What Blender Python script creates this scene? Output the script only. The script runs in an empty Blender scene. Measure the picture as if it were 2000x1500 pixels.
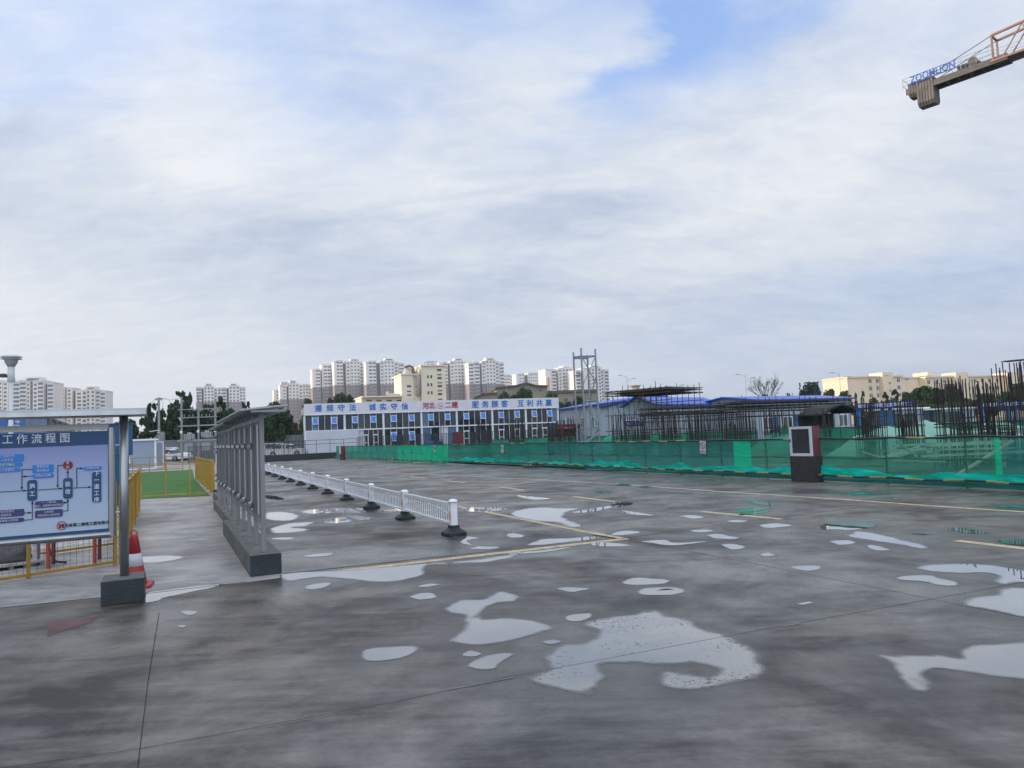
import bpy, bmesh, math, random
import numpy as np
from mathutils import Vector, Matrix, noise as mnoise
random.seed(7)
R = math.radians
S = bpy.context.scene
COL = S.collection
# ------------------------------------------------------------------ camera
F, PITCH, ROLL, EYE = 1420.0, math.atan(97 / 1420.0), 0.042, 1.55
cu, su = math.cos(PITCH), math.sin(PITCH)
fw = Vector((0, cu, su)); up0 = Vector((0, -su, cu)); r0 = Vector((1, 0, 0))
up = up0 * math.cos(ROLL) + r0 * math.sin(ROLL)
rt = r0 * math.cos(ROLL) - up0 * math.sin(ROLL)
CAM = Vector((0, 0, EYE))
cd = bpy.data.cameras.new('camera')
cam = bpy.data.objects.new('camera', cd); COL.objects.link(cam)
cd.sensor_width = 36; cd.lens = 36 * F / 2000; cd.clip_end = 6000; cd.clip_start = .05
cam.matrix_world = Matrix(((rt.x, up.x, -fw.x, 0), (rt.y, up.y, -fw.y, 0), (rt.z, up.z, -fw.z, EYE), (0, 0, 0, 1)))
S.camera = cam
def ray(px, py):
    return (fw + rt * ((px - 1000) / F) - up * ((py - 750) / F))
def G(px, py, z=0.0):
    d = ray(px, py); t = (z - EYE) / d.z
    return CAM + d * t
def at(px, py, Y):
    d = ray(px, py); return CAM + d * (Y / d.y)
class Plane:
    """vertical plane through a point, x axis at angle th; converts pixels to (s, z)"""
    def __init__(s, p, th):
        s.o = Vector((p[0], p[1], 0)); s.th = th
        s.x = Vector((math.cos(th), math.sin(th), 0)); s.n = Vector((-math.sin(th), math.cos(th), 0))
    def sz(s, px, py):
        d = ray(px, py); t = (s.o - CAM).dot(s.n) / d.dot(s.n); q = CAM + d * t - s.o
        return q.dot(s.x), q.z
# ------------------------------------------------------------------ sky and sun
SUN_EL, SUN_AZ = R(13), R(-86)      # azimuth from +Y towards +X
sd = Vector((math.sin(SUN_AZ) * math.cos(SUN_EL), math.cos(SUN_AZ) * math.cos(SUN_EL), math.sin(SUN_EL)))
W = bpy.data.worlds.new("World"); S.world = W; W.use_nodes = True
NT = W.node_tree; NT.nodes.clear()
def nd(t, **k):
    n = NT.nodes.new(t)
    for a, b in k.items(): setattr(n, a, b)
    return n
def lk(a, b): NT.links.new(a, b)
def sv(sock, v):
    if hasattr(v, 'is_linked') or hasattr(v, 'links'): NT.links.new(v, sock)
    else: sock.default_value = v
def mth(op, a, b=0.0, c=0.0, clamp=False):
    n = nd('ShaderNodeMath', operation=op, use_clamp=clamp)
    for i, v in enumerate((a, b, c)): sv(n.inputs[i], v)
    return n.outputs[0]
def mixc(f, a, b):
    n = nd('ShaderNodeMix', data_type='RGBA'); sv(n.inputs[0], f); sv(n.inputs[6], a); sv(n.inputs[7], b); return n.outputs[2]
sky = nd('ShaderNodeTexSky', sky_type='NISHITA', sun_disc=False, sun_elevation=R(32), sun_rotation=SUN_AZ, air_density=1.0, dust_density=.6, ozone_density=2.0)
geo = nd('ShaderNodeTexCoord')
sep = nd('ShaderNodeSeparateXYZ'); lk(geo.outputs['Generated'], sep.inputs[0])
dx, dy, dz = sep.outputs
zz = mth('ADD', mth('MAXIMUM', dz, 0.0), .30)
comb = nd('ShaderNodeCombineXYZ'); sv(comb.inputs[0], mth('DIVIDE', dx, zz)); sv(comb.inputs[1], mth('DIVIDE', dy, zz))
def noisew(vec, scale, detail=6, rough=.55, dist=0.0, off=(0, 0, 0), sc=(1, 1, 1), rot=0):
    m = nd('ShaderNodeMapping'); m.inputs['Location'].default_value = off; m.inputs['Scale'].default_value = sc
    m.inputs['Rotation'].default_value = (0, 0, rot); lk(vec, m.inputs[0])
    n = nd('ShaderNodeTexNoise'); n.inputs['Scale'].default_value = scale; n.inputs['Detail'].default_value = detail
    n.inputs['Roughness'].default_value = rough; n.inputs['Distortion'].default_value = dist; lk(m.outputs[0], n.inputs['Vector'])
    return n.outputs[0]
P = comb.outputs[0]
n_big = noisew(P, 1.15, 9, .56, .5, (3.1, 1.7, 0), (.8, 1.25, 1), R(-20))
n_wisp = noisew(P, 2.3, 10, .60, .8, (7.3, 4.4, 0), (.75, 1.5, 1), R(-28))
n_edge = noisew(P, 3.0, 8, .6, .4, (1.3, 9.4, 0), (.8, 1.4, 1), R(-20))
n_fine = noisew(P, 11.0, 6, .62, .6, (2.3, 5.4, 0), (.8, 1.5, 1), R(-15))
# wobbled azimuth / elevation, in units of photograph widths
az = mth('ARCTAN2', dx, dy); el = mth('ARCSINE', dz)
azw = mth('ADD', az, mth('MULTIPLY', mth('SUBTRACT', n_edge, .5), .60))
elw = mth('ADD', el, mth('MULTIPLY', mth('SUBTRACT', n_wisp, .5), .20))
def blob(px, py, rx, ry, tilt=0.0, soft=1.0):
    d = ray(px, py).normalized(); a0, e0 = math.atan2(d.x, d.y), math.asin(d.z)
    ca, sa = math.cos(R(tilt)), math.sin(R(tilt))
    a = mth('SUBTRACT', azw, a0); e = mth('SUBTRACT', elw, e0)
    u = mth('DIVIDE', mth('ADD', mth('MULTIPLY', a, ca), mth('MULTIPLY', e, sa)), rx / F)
    v = mth('DIVIDE', mth('SUBTRACT', mth('MULTIPLY', e, ca), mth('MULTIPLY', a, sa)), ry / F)
    q = mth('ADD', mth('MULTIPLY', u, u), mth('MULTIPLY', v, v))
    return mth('EXPONENT', mth('MULTIPLY', q, -soft))
def addall(l):
    o = l[0]
    for x in l[1:]: o = mth('ADD', o, x)
    return o
def sc(x, k): return mth('MULTIPLY', x, k)
blue = addall([sc(blob(1440, 60, 240, 80, 14), .85), sc(blob(1260, 120, 230, 45, 28), .5), sc(blob(860, 5, 120, 50, 0), .4), sc(blob(1180, 0, 320, 60, 0), .55), sc(blob(80, 80, 320, 110, 20), .42), sc(blob(1900, 60, 200, 60, 10), .2),
               sc(blob(620, 150, 170, 130, -30), .40), sc(blob(1880, 500, 260, 50, 8), .14), sc(blob(1300, 690, 900, 60, 3), .08)])
white = addall([sc(blob(470, 270, 300, 120, -12), .55), sc(blob(820, 390, 200, 80, 25), .4), sc(blob(1480, 400, 330, 90, 28), .5), sc(blob(980, 200, 260, 90, 30), .3),
                sc(blob(1080, 530, 210, 28, -6), .55), sc(blob(1800, 180, 350, 120, 20), .38), sc(blob(200, 200, 300, 60, 15), .3), sc(blob(1900, 640, 260, 40, 10), .3), sc(blob(1780, 460, 300, 50, 20), .3),
                sc(blob(120, 700, 420, 120, 0), .32), sc(blob(330, 620, 200, 50, 0), .15)])
grey = addall([sc(blob(1090, 440, 170, 60, 4), .55), sc(blob(250, 470, 420, 90, -6), .45), sc(blob(800, 610, 420, 80, 0), .38), sc(blob(1500, 620, 420, 100, 4), .4), sc(blob(620, 480, 260, 60, 0), .25),
               sc(blob(1680, 330, 240, 50, 20), .25), sc(blob(1650, 740, 500, 60, 4), .2)])
bmask = mth('MULTIPLY', blue, mth('MULTIPLY_ADD', mth('SUBTRACT', .58, n_wisp), 1.5, .66), clamp=True)
bmask = mth('MINIMUM', bmask, .78)
lum = addall([mth('MULTIPLY', mth('SUBTRACT', n_big, .5), 1.0), mth('MULTIPLY', mth('SUBTRACT', n_wisp, .5), .80), mth('MULTIPLY', mth('SUBTRACT', n_edge, .5), .60), mth('MULTIPLY', mth('SUBTRACT', n_fine, .5), .75), sc(white, .42), sc(grey, -.50)])
lum = mth('ADD', lum, .55, clamp=True)
ramp = nd('ShaderNodeValToRGB'); lk(lum, ramp.inputs[0])
e = ramp.color_ramp.elements; e[0].position = 0.0; e[0].color = (.42, .51, .66, 1); e[1].position = 1.0; e[1].color = (.83, .85, .88, 1)
x = e.new(.42); x.color = (.59, .655, .765, 1); x = e.new(.72); x.color = (.72, .76, .82, 1)
# low band above the horizon: paler and calmer
low = mth('EXPONENT', mth('MULTIPLY', mth('MAXIMUM', el, 0.0), -6.5))
azl = mth('MULTIPLY_ADD', az, -.95, .42, clamp=True)
lowc = mixc(azl, (.37, .455, .605, 1), (.65, .69, .74, 1))
cloudc = mixc(mth('MULTIPLY', low, .84), ramp.outputs[0], lowc)
bg1 = nd('ShaderNodeBackground'); lk(sky.outputs[0], bg1.inputs[0]); bg1.inputs[1].default_value = .14
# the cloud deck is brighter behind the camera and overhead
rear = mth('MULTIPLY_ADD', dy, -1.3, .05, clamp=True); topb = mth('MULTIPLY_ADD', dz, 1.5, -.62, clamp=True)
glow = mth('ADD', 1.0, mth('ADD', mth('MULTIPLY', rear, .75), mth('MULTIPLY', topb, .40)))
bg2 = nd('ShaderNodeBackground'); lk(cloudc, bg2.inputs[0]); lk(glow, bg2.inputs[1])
bgb = nd('ShaderNodeBackground'); bgb.inputs[0].default_value = (.10, .26, .68, 1); bgb.inputs[1].default_value = .60
adds = nd('ShaderNodeAddShader'); lk(bg1.outputs[0], adds.inputs[0]); lk(bgb.outputs[0], adds.inputs[1])
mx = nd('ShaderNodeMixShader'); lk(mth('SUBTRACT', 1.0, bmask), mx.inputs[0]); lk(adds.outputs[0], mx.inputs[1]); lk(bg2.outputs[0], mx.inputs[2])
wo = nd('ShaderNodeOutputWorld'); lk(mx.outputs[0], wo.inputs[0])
sl = bpy.data.lights.new('sun', 'SUN'); so = bpy.data.objects.new('sun', sl); COL.objects.link(so)
sl.energy = 4.4; sl.angle = R(10); sl.color = (1, .82, .64)
so.rotation_euler = (-sd).to_track_quat('-Z', 'Y').to_euler()
S.view_settings.view_transform = 'Standard'; S.view_settings.look = 'None'; S.view_settings.exposure = .12; S.view_settings.gamma = 1
try:
    S.cycles.max_bounces = 8; S.cycles.transparent_max_bounces = 24; S.cycles.use_denoising = True; S.cycles.caustics_reflective = False
except Exception: pass
# ------------------------------------------------------------------ materials
MATS = {}
def M(name, rgb, rough=.6, metal=0, var=.12, scale=2.0, bump=0.0, alpha=1.0, spec=.5, streak=0, dirt=0.0, transl=0.0, bscale=None, ior=1.45):
    if name in MATS: return MATS[name]
    m = bpy.data.materials.new(name); m.use_nodes = True; t = m.node_tree; b = t.nodes['Principled BSDF']; MATS[name] = m
    L = t.links.new
    tc = t.nodes.new('ShaderNodeTexCoord'); mp = t.nodes.new('ShaderNodeMapping'); L(tc.outputs['Object'], mp.inputs[0])
    mp.inputs['Scale'].default_value = (1, 1, .15) if streak else (1, 1, 1)
    n = t.nodes.new('ShaderNodeTexNoise'); n.inputs['Scale'].default_value = scale; n.inputs['Detail'].default_value = 7; n.inputs['Roughness'].default_value = .6; L(mp.outputs[0], n.inputs['Vector'])
    r = t.nodes.new('ShaderNodeValToRGB'); L(n.outputs[0], r.inputs[0])
    r.color_ramp.elements[0].position = .28; r.color_ramp.elements[1].position = .72
    lo = [max(0, c * (1 - var) * (1 - .1 * dirt)) for c in rgb]; hi = [min(1, c * (1 + var)) for c in rgb]
    if dirt: lo = [lo[0] * (1 - dirt * .5) + .06 * dirt, lo[1] * (1 - dirt * .6) + .05 * dirt, lo[2] * (1 - dirt * .7) + .04 * dirt]
    r.color_ramp.elements[0].color = (*lo, 1); r.color_ramp.elements[1].color = (*hi, 1)
    L(r.outputs[0], b.inputs['Base Color'])
    b.inputs['Metallic'].default_value = metal; b.inputs['IOR'].default_value = ior
    b.inputs['Specular IOR Level'].default_value = spec
    mr = t.nodes.new('ShaderNodeMapRange'); L(n.outputs[0], mr.inputs[0]); mr.inputs[3].default_value = min(1, rough * 1.25); mr.inputs[4].default_value = rough * .75
    L(mr.outputs[0], b.inputs['Roughness'])
    if bump:
        n2 = t.nodes.new('ShaderNodeTexNoise'); n2.inputs['Scale'].default_value = bscale or scale * 6; n2.inputs['Detail'].default_value = 5; L(tc.outputs['Object'], n2.inputs['Vector'])
        bp = t.nodes.new('ShaderNodeBump'); bp.inputs['Strength'].default_value = bump; bp.inputs['Distance'].default_value = .02; L(n2.outputs[0], bp.inputs['Height']); L(bp.outputs[0], b.inputs['Normal'])
    if alpha < 1 or transl:
        out = t.nodes['Material Output']; last = b.outputs[0]
        if transl:
            tr = t.nodes.new('ShaderNodeBsdfTranslucent'); L(r.outputs[0], tr.inputs[0]); ms = t.nodes.new('ShaderNodeMixShader'); ms.inputs[0].default_value = transl
            L(last, ms.inputs[1]); L(tr.outputs[0], ms.inputs[2]); last = ms.outputs[0]
        if alpha < 1:
            tp = t.nodes.new('ShaderNodeBsdfTransparent'); ms = t.nodes.new('ShaderNodeMixShader'); ms.inputs[0].default_value = alpha
            L(tp.outputs[0], ms.inputs[1]); L(last, ms.inputs[2]); last = ms.outputs[0]
        L(last, out.inputs[0])
    return m
# ------------------------------------------------------------------ mesh builder
class MB:
    def __init__(s): s.v = []; s.f = []; s.mi = []; s.m = 0
    def add(s, vs, fs):
        o = len(s.v); s.v += [tuple(v) for v in vs]; s.f += [tuple(i + o for i in f) for f in fs]; s.mi += [s.m] * len(fs); return s
    def box(s, x0, x1, y0, y1, z0, z1):
        return s.add([(x0, y0, z0), (x1, y0, z0), (x1, y1, z0), (x0, y1, z0), (x0, y0, z1), (x1, y0, z1), (x1, y1, z1), (x0, y1, z1)],
                     [(0, 3, 2, 1), (4, 5, 6, 7), (0, 1, 5, 4), (1, 2, 6, 5), (2, 3, 7, 6), (3, 0, 4, 7)])
    def bar(s, a, b, w, h=None, n=4, w2=None):
        """straight member between two points; n=4 square, n>4 round"""
        a = Vector(a); b = Vector(b); d = (b - a)
        if d.length < 1e-6: return s
        d.normalize(); h = h or w
        u = d.cross(Vector((0, 0, 1)))
        if u.length < .02: u = Vector((1, 0, 0))
        u.normalize(); v = u.cross(d)
        vs = []; k = math.pi / n if n == 4 else 0; q = math.sqrt(2) if n == 4 else 1
        for p, g in ((a, 1), (b, (w2 or w) / w)):
            for i in range(n):
                t = k + 2 * math.pi * i / n
                vs.append(p + u * (math.cos(t) * w * .5 * q * g) + v * (math.sin(t) * h * .5 * q * g))
        fs = [(i, (i + 1) % n, n + (i + 1) % n, n + i) for i in range(n)] + [tuple(range(n))[::-1], tuple(range(n, 2 * n))]
        return s.add(vs, fs)
    def tube(s, pts, w, n=8):
        """continuous round tube through points"""
        pts = [Vector(p) for p in pts]; vs = []
        for i, p in enumerate(pts):
            d = (pts[min(i + 1, len(pts) - 1)] - pts[max(i - 1, 0)]).normalized()
            u = d.cross(Vector((0, 0, 1)))
            if u.length < .02: u = Vector((1, 0, 0))
            u.normalize(); v = u.cross(d)
            for k in range(n):
                t = 2 * math.pi * k / n; vs.append(p + (u * math.cos(t) + v * math.sin(t)) * w * .5)
        fs = []
        for i in range(len(pts) - 1):
            for k in range(n): fs.append((i * n + k, i * n + (k + 1) % n, (i + 1) * n + (k + 1) % n, (i + 1) * n + k))
        fs += [tuple(range(n))[::-1], tuple(range((len(pts) - 1) * n, len(pts) * n))]
        return s.add(vs, fs)
    def lathe(s, prof, n=16, c=(0, 0, 0)):
        vs = [(c[0] + r * math.cos(2 * math.pi * k / n), c[1] + r * math.sin(2 * math.pi * k / n), c[2] + z) for r, z in prof for k in range(n)]
        fs = [(i * n + k, i * n + (k + 1) % n, (i + 1) * n + (k + 1) % n, (i + 1) * n + k) for i in range(len(prof) - 1) for k in range(n)]
        fs += [tuple(range(n))[::-1], tuple(range((len(prof) - 1) * n, len(prof) * n))]
        return s.add(vs, fs)
    def prism(s, poly, y0, y1, axis='y'):
        """polygon given in (x,z) extruded along y (or (x,y) along z)"""
        n = len(poly)
        if axis == 'y': vs = [(p[0], y0, p[1]) for p in poly] + [(p[0], y1, p[1]) for p in poly]
        elif axis == 'x': vs = [(y0, p[0], p[1]) for p in poly] + [(y1, p[0], p[1]) for p in poly]
        else: vs = [(p[0], p[1], y0) for p in poly] + [(p[0], p[1], y1) for p in poly]
        return s.add(vs, [tuple(range(n))[::-1], tuple(range(n, 2 * n))] + [(i, (i + 1) % n, n + (i + 1) % n, n + i) for i in range(n)])
    def build(s, name, mat, parent=None, smooth=False, bevel=0, loc=None, **props):
        me = bpy.data.meshes.new(name); me.from_pydata(s.v, [], s.f)
        mats = mat if isinstance(mat, (list, tuple)) else [mat]
        for m in mats: me.materials.append(m)
        if len(mats) > 1: me.polygons.foreach_set('material_index', s.mi)
        bm = bmesh.new(); bm.from_mesh(me); bmesh.ops.recalc_face_normals(bm, faces=bm.faces); bm.to_mesh(me); bm.free()
        if smooth: me.polygons.foreach_set('use_smooth', [True] * len(me.polygons))
        o = bpy.data.objects.new(name, me); COL.objects.link(o)
        if parent is not None: o.parent = parent
        if loc is not None: o.location = loc
        if bevel:
            b = o.modifiers.new('bevel', 'BEVEL'); b.width = bevel; b.segments = 2; b.limit_method = 'ANGLE'
        for k, v in props.items(): o[k] = v
        return o
def thing(name, label, cat, loc=(0, 0, 0), rz=0, group=None):
    o = bpy.data.objects.new(name, None); COL.objects.link(o); o.location = (loc[0], loc[1], loc[2] if len(loc) > 2 else 0); o.rotation_euler = (0, 0, rz)
    o['label'] = label; o['category'] = cat
    if group: o['group'] = group
    return o
def tag(o, label, cat, group=None):
    o['label'] = label; o['category'] = cat
    if group: o['group'] = group
    return o
def copy_tree(o, parent=None):
    c = o.copy(); COL.objects.link(c); c.parent = parent
    for ch in [x for x in KIDS.get(o.name, [])]: copy_tree(ch, c)
    return c
KIDS = {}
def index_kids(root):
    def rec(o):
        KIDS[o.name] = [x for x in S.objects if x.parent == o]
        for x in KIDS[o.name]: rec(x)
    rec(root)
def text(body, size, mat, parent, loc, xdir=(1, 0, 0), ydir=(0, 0, 1), bold=0.0, ext=.004, name='lettering', spacing=1.0, sx=1.0, align='CENTER', **props):
    cu_ = bpy.data.curves.new(name, 'FONT'); cu_.body = body; cu_.size = size; cu_.extrude = ext; cu_.offset = bold; cu_.align_x = align; cu_.align_y = 'CENTER'
    cu_.space_character = spacing; cu_.space_line = .95; cu_.resolution_u = 3
    o = bpy.data.objects.new(name, cu_); COL.objects.link(o)
    dg = bpy.context.evaluated_depsgraph_get(); me = bpy.data.meshes.new_from_object(o.evaluated_get(dg)); bpy.data.objects.remove(o); bpy.data.curves.remove(cu_)
    me.name = name; me.materials.clear(); me.materials.append(mat)
    X = Vector(xdir).normalized(); Y = Vector(ydir).normalized(); Z = X.cross(Y)
    mw = Matrix(((X.x * sx, Y.x, Z.x, loc[0]), (X.y * sx, Y.y, Z.y, loc[1]), (X.z * sx, Y.z, Z.z, loc[2]), (0, 0, 0, 1)))
    me.transform(mw)
    o = bpy.data.objects.new(name, me); COL.objects.link(o)
    if parent is not None: o.parent = parent
    for k, v in props.items(): o[k] = v
    return o
LOT = R(25.4)                                  # turn of the car park against the view
E1 = Vector((-math.sin(LOT), math.cos(LOT), 0)); E2 = Vector((math.cos(LOT), math.sin(LOT), 0))
# ------------------------------------------------------------------ ground, puddles, markings
def structure(o): o['kind'] = 'structure'; return o
PUD = [  # outlines measured on the photograph, turned into ground points
 [(553,1120),(680,1114),(800,1103),(900,1096),(1000,1083),(1030,1076),(1000,1090),(950,1098),(880,1102),(835,1106),(832,1120),(800,1132),(740,1137),(700,1134),(640,1128),(600,1131),(553,1137)],
 [(588,1086),(620,1081),(650,1081),(640,1086),(605,1089)],
 [(592,1146),(620,1139),(648,1139),(640,1146),(612,1151),(595,1150)],
 [(812,1146),(840,1141),(860,1141),(845,1146),(820,1149)],
 [(795,1167),(815,1160),(840,1158),(851,1165),(835,1170),(810,1172)],
 [(702,1280),(720,1265),(760,1263),(805,1262),(817,1267),(795,1280),(750,1291),(706,1291)],
 [(864,1186),(900,1172),(940,1171),(960,1158),(985,1157),(1020,1167),(1000,1176),(965,1180),(945,1195),(942,1208),(980,1208),(1030,1209),(1083,1224),(1060,1236),(1000,1252),(940,1260),(880,1257),(869,1251),(905,1229),(902,1203),(880,1198)],
 [(905,1278),(925,1271),(941,1276),(930,1282),(912,1282)],
 [(911,1298),(940,1283),(980,1274),(1004,1274),(1010,1278),(990,1290),(965,1307),(940,1310),(918,1306)],
 [(1107,1208),(1122,1201),(1155,1199),(1160,1206),(1140,1214),(1118,1215)],
 [(1213,1138),(1240,1129),(1275,1129),(1309,1133),(1295,1141),(1250,1143),(1225,1142)],
 [(1244,1155),(1265,1148),(1315,1147),(1338,1156),(1320,1163),(1270,1163),(1250,1160)],
 [(1090,1151),(1115,1146),(1146,1149),(1130,1154),(1115,1157)],
 [(1280,1154),(1300,1151),(1318,1153)],
 [(1060,1256),(1080,1251),(1100,1255),(1080,1260)],
 [(1252,1058),(1300,1054),(1320,1060),(1385,1057),(1360,1062),(1300,1066),(1270,1061)],
 [(1349,1036),(1375,1034),(1400,1037),(1380,1040),(1360,1040)],
 [(1380,1046),(1400,1043),(1444,1050),(1430,1054),(1395,1052)],
 [(1408,1064),(1430,1063),(1456,1069),(1435,1073),(1420,1071)],
 [(1484,1083),(1500,1080),(1518,1084),(1500,1087)],
 [(1481,1026),(1510,1022),(1545,1026),(1520,1031),(1495,1031)],
 [(1420,1019),(1440,1016),(1462,1018),(1445,1021)],
 [(1327,1009),(1350,1006),(1376,1011),(1350,1013)],
 [(1541,1108),(1565,1104),(1600,1106),(1604,1110),(1580,1116),(1560,1114)],
 [(1600,1030),(1620,1021),(1670,1020),(1712,1023),(1715,1028),(1690,1034),(1660,1037),(1700,1040),(1760,1053),(1812,1066),(1815,1071),(1790,1072),(1750,1063),(1700,1056),(1660,1050),(1650,1046),(1662,1040),(1640,1035),(1605,1035)],
 [(1620,1057),(1650,1055),(1668,1060),(1640,1064),(1625,1063)],
 [(1688,1067),(1705,1065),(1745,1074),(1720,1076),(1700,1073)],
 [(1782,1042),(1800,1040),(1823,1043),(1800,1045)],
 [(1848,1033),(1880,1031),(1934,1042),(1900,1043),(1865,1039)],
 [(1946,1056),(1965,1054),(2020,1055),(2060,1066),(2000,1067),(1960,1062)],
 [(1749,1130),(1775,1124),(1810,1124),(1840,1130),(1877,1141),(1860,1145),(1830,1142),(1800,1135),(1765,1133)],
 [(1781,1108),(1820,1102),(1890,1101),(1950,1106),(2000,1114),(2080,1118),(2080,1150),(2000,1138),(1955,1143),(1936,1136),(1948,1130),(1935,1120),(1890,1119),(1830,1119),(1800,1114)],
 [(1873,1176),(1900,1168),(1935,1162),(1950,1150),(2000,1148),(2080,1160),(2080,1225),(2000,1205),(1940,1192),(1890,1184)],
 [(1705,1276),(1740,1280),(1800,1282),(1820,1278),(1868,1284),(1866,1270),(1890,1258),(1950,1257),(2080,1260),(2080,1330),(1960,1326),(1900,1316),(1840,1307),(1805,1320),(1825,1344),(1800,1354),(1775,1350),(1750,1325),(1730,1295)],
 [(1000,999),(1050,991),(1100,993),(1135,992),(1110,1000),(1105,1010),(1130,1022),(1150,1026),(1115,1030),(1085,1021),(1030,1016),(1000,1008)],
 [(1215,997),(1235,999),(1280,1006),(1250,1007),(1225,1003)],
 [(1112,1001),(1150,994),(1185,988),(1205,980),(1236,981),(1232,986),(1195,993),(1150,1001)],
 [(1030,1063),(1060,1053),(1110,1051),(1150,1048),(1175,1050),(1140,1056),(1085,1062),(1045,1065)],
 [(1190,1042),(1230,1036),(1250,1040),(1215,1046)],
 [(1000,1080),(1060,1074),(1120,1068),(1070,1078),(1000,1083)],
 [(1150,1063),(1180,1058),(1230,1065),(1200,1068),(1165,1067)],
 [(586,1000),(600,996),(640,993),(690,992),(740,997),(700,1002),(650,1003),(600,1004)],
 [(632,1019),(660,1010),(700,1008),(735,1012),(700,1018),(670,1022),(640,1023)],
 [(742,998),(770,993),(800,992),(850,996),(800,1001),(760,1000)],
 [(896,994),(930,990),(970,991),(1000,994),(960,1000),(915,1000)],
 [(880,1048),(935,1050),(915,1056),(935,1066),(975,1068),(960,1073),(915,1073),(930,1067),(905,1062),(897,1057)],
 [(990,1044),(1005,1041),(1028,1048),(1000,1050)],
 [(520,1002),(555,1000),(585,1006),(570,1017),(520,1015)],
 [(530,1032),(560,1023),(610,1020),(600,1028),(570,1030),(605,1034),(575,1040),(530,1042)],
 [(530,1052),(560,1050),(573,1053),(550,1055)],
 [(1448,977),(1480,979),(1515,984),(1505,988),(1475,984)],[(1425,1000),(1450,994),(1490,991),(1508,993),(1490,998),(1450,1002)],
 [(1440,1006),(1460,1000),(1500,996),(1495,1002),(1455,1006)],
 [(540,969),(515,967),(515,972),(535,976),(560,975)],
 [(1010,967),(1060,972),(1080,974),(1040,976),(1015,971)],
 [(250,1092),(290,1086),(340,1085),(360,1089),(330,1096),(290,1100),(255,1099)],
 [(280,1160),(330,1151),(400,1143),(441,1141),(420,1148),(370,1157),(318,1171),(313,1196),(309,1196),(311,1176),(290,1178),(278,1176)],
 [(352,1193),(375,1191),(383,1196),(368,1202),(356,1200)],
 [(350,1222),(365,1221),(358,1226)],
 [(1200,947),(1215,945),(1235,948),(1215,949)],[(1245,951),(1260,949),(1275,951),(1262,952)],
 [(1160,961),(1180,959),(1200,963),(1175,964)],
 [(1950,989),(1990,987),(2020,990),(1990,993)],[(1650,964),(1680,962),(1700,965),(1675,966)],[(1738,974),(1755,973),(1752,975)],
 [(1558,1180),(1580,1175),(1590,1177),(1570,1181)],
]
BIGP = [(1133,1218),(1190,1205),(1235,1201),(1260,1190),(1288,1192),(1300,1202),(1350,1211),(1366,1222),(1385,1232),(1430,1246),(1470,1266),(1492,1295),(1500,1312),(1480,1328),(1430,1340),(1370,1348),(1310,1347),(1278,1330),(1292,1308),(1340,1314),(1380,1318),(1395,1305),(1360,1298),(1290,1300),(1240,1295),(1180,1300),(1185,1325),(1160,1356),(1110,1354),(1035,1334),(1030,1322),(1065,1304),(1052,1284),(1075,1268),(1100,1258),(1140,1256),(1165,1242),(1160,1230)]
def smooth_outline(poly, wob, seed, sub=6):
    pts = [G(*p) for p in poly]; n = len(pts); out = []
    for i in range(n):
        a, b, c, d = pts[i - 1], pts[i], pts[(i + 1) % n], pts[(i + 2) % n]
        for k in range(sub):
            t = k / sub
            q = .5 * ((2 * b) + (c - a) * t + (2 * a - 5 * b + 4 * c - d) * t * t + (3 * b - a - 3 * c + d) * t ** 3)
            w = mnoise.noise(Vector((q.x * 3.1, q.y * 3.1, seed))) * wob + mnoise.noise(Vector((q.x * 9, q.y * 9, seed + 5))) * wob * .5
            w2 = mnoise.noise(Vector((q.x * 3.3 + 9, q.y * 3.3, seed + 3))) * wob
            out.append((q.x + w, q.y + w2 * 1.3))
    return out
OUT = [smooth_outline(p, .03 + .0016 * G(*p[0]).y, i * 7.7) for i, p in enumerate(PUD)]
OUTB = smooth_outline(BIGP, .035, 99)
# fan grid for the car park with a dampness attribute
def fan(ys, ts, holes, z=0.0):
    Y, T = np.meshgrid(ys, ts, indexing='ij'); X = Y * T
    pts = np.stack([X.ravel(), Y.ravel()], 1)
    best = np.full(len(pts), 9.0)
    for poly in holes:
        a = np.array(poly); c = a.mean(0); rad = np.abs(a - c).max() * 1.5 + 1.2
        sel = np.where((np.abs(pts - c) < rad).all(1))[0]
        if not len(sel): continue
        p = pts[sel]; b = np.roll(a, -1, 0); inside = np.zeros(len(sel), bool); dmin = np.full(len(sel), 9.0)
        for (x0, y0), (x1, y1) in zip(a, b):
            dx_, dy_ = x1 - x0, y1 - y0; L2 = dx_ * dx_ + dy_ * dy_ + 1e-9
            t = np.clip(((p[:, 0] - x0) * dx_ + (p[:, 1] - y0) * dy_) / L2, 0, 1)
            dmin = np.minimum(dmin, np.hypot(p[:, 0] - x0 - t * dx_, p[:, 1] - y0 - t * dy_))
            if abs(dy_) > 1e-9:
                cr = ((y0 > p[:, 1]) != (y1 > p[:, 1])) & (p[:, 0] < dx_ * (p[:, 1] - y0) / dy_ + x0); inside ^= cr
        dmin[inside] = 0
        best[sel] = np.minimum(best[sel], dmin)
    nr, nc = Y.shape; idx = np.arange(nr * nc).reshape(nr, nc)
    f = np.stack([idx[:-1, :-1], idx[:-1, 1:], idx[1:, 1:], idx[1:, :-1]], -1).reshape(-1, 4)
    me = bpy.data.meshes.new('parking_lot'); me.from_pydata([(x, y, z) for x, y in pts], [], f.tolist())
    at_ = me.attributes.new('damp', 'FLOAT', 'POINT'); at_.data.foreach_set('value', (np.exp(-(best / .28) ** 1.2) * .9).astype(np.float32))
    return me
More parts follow.
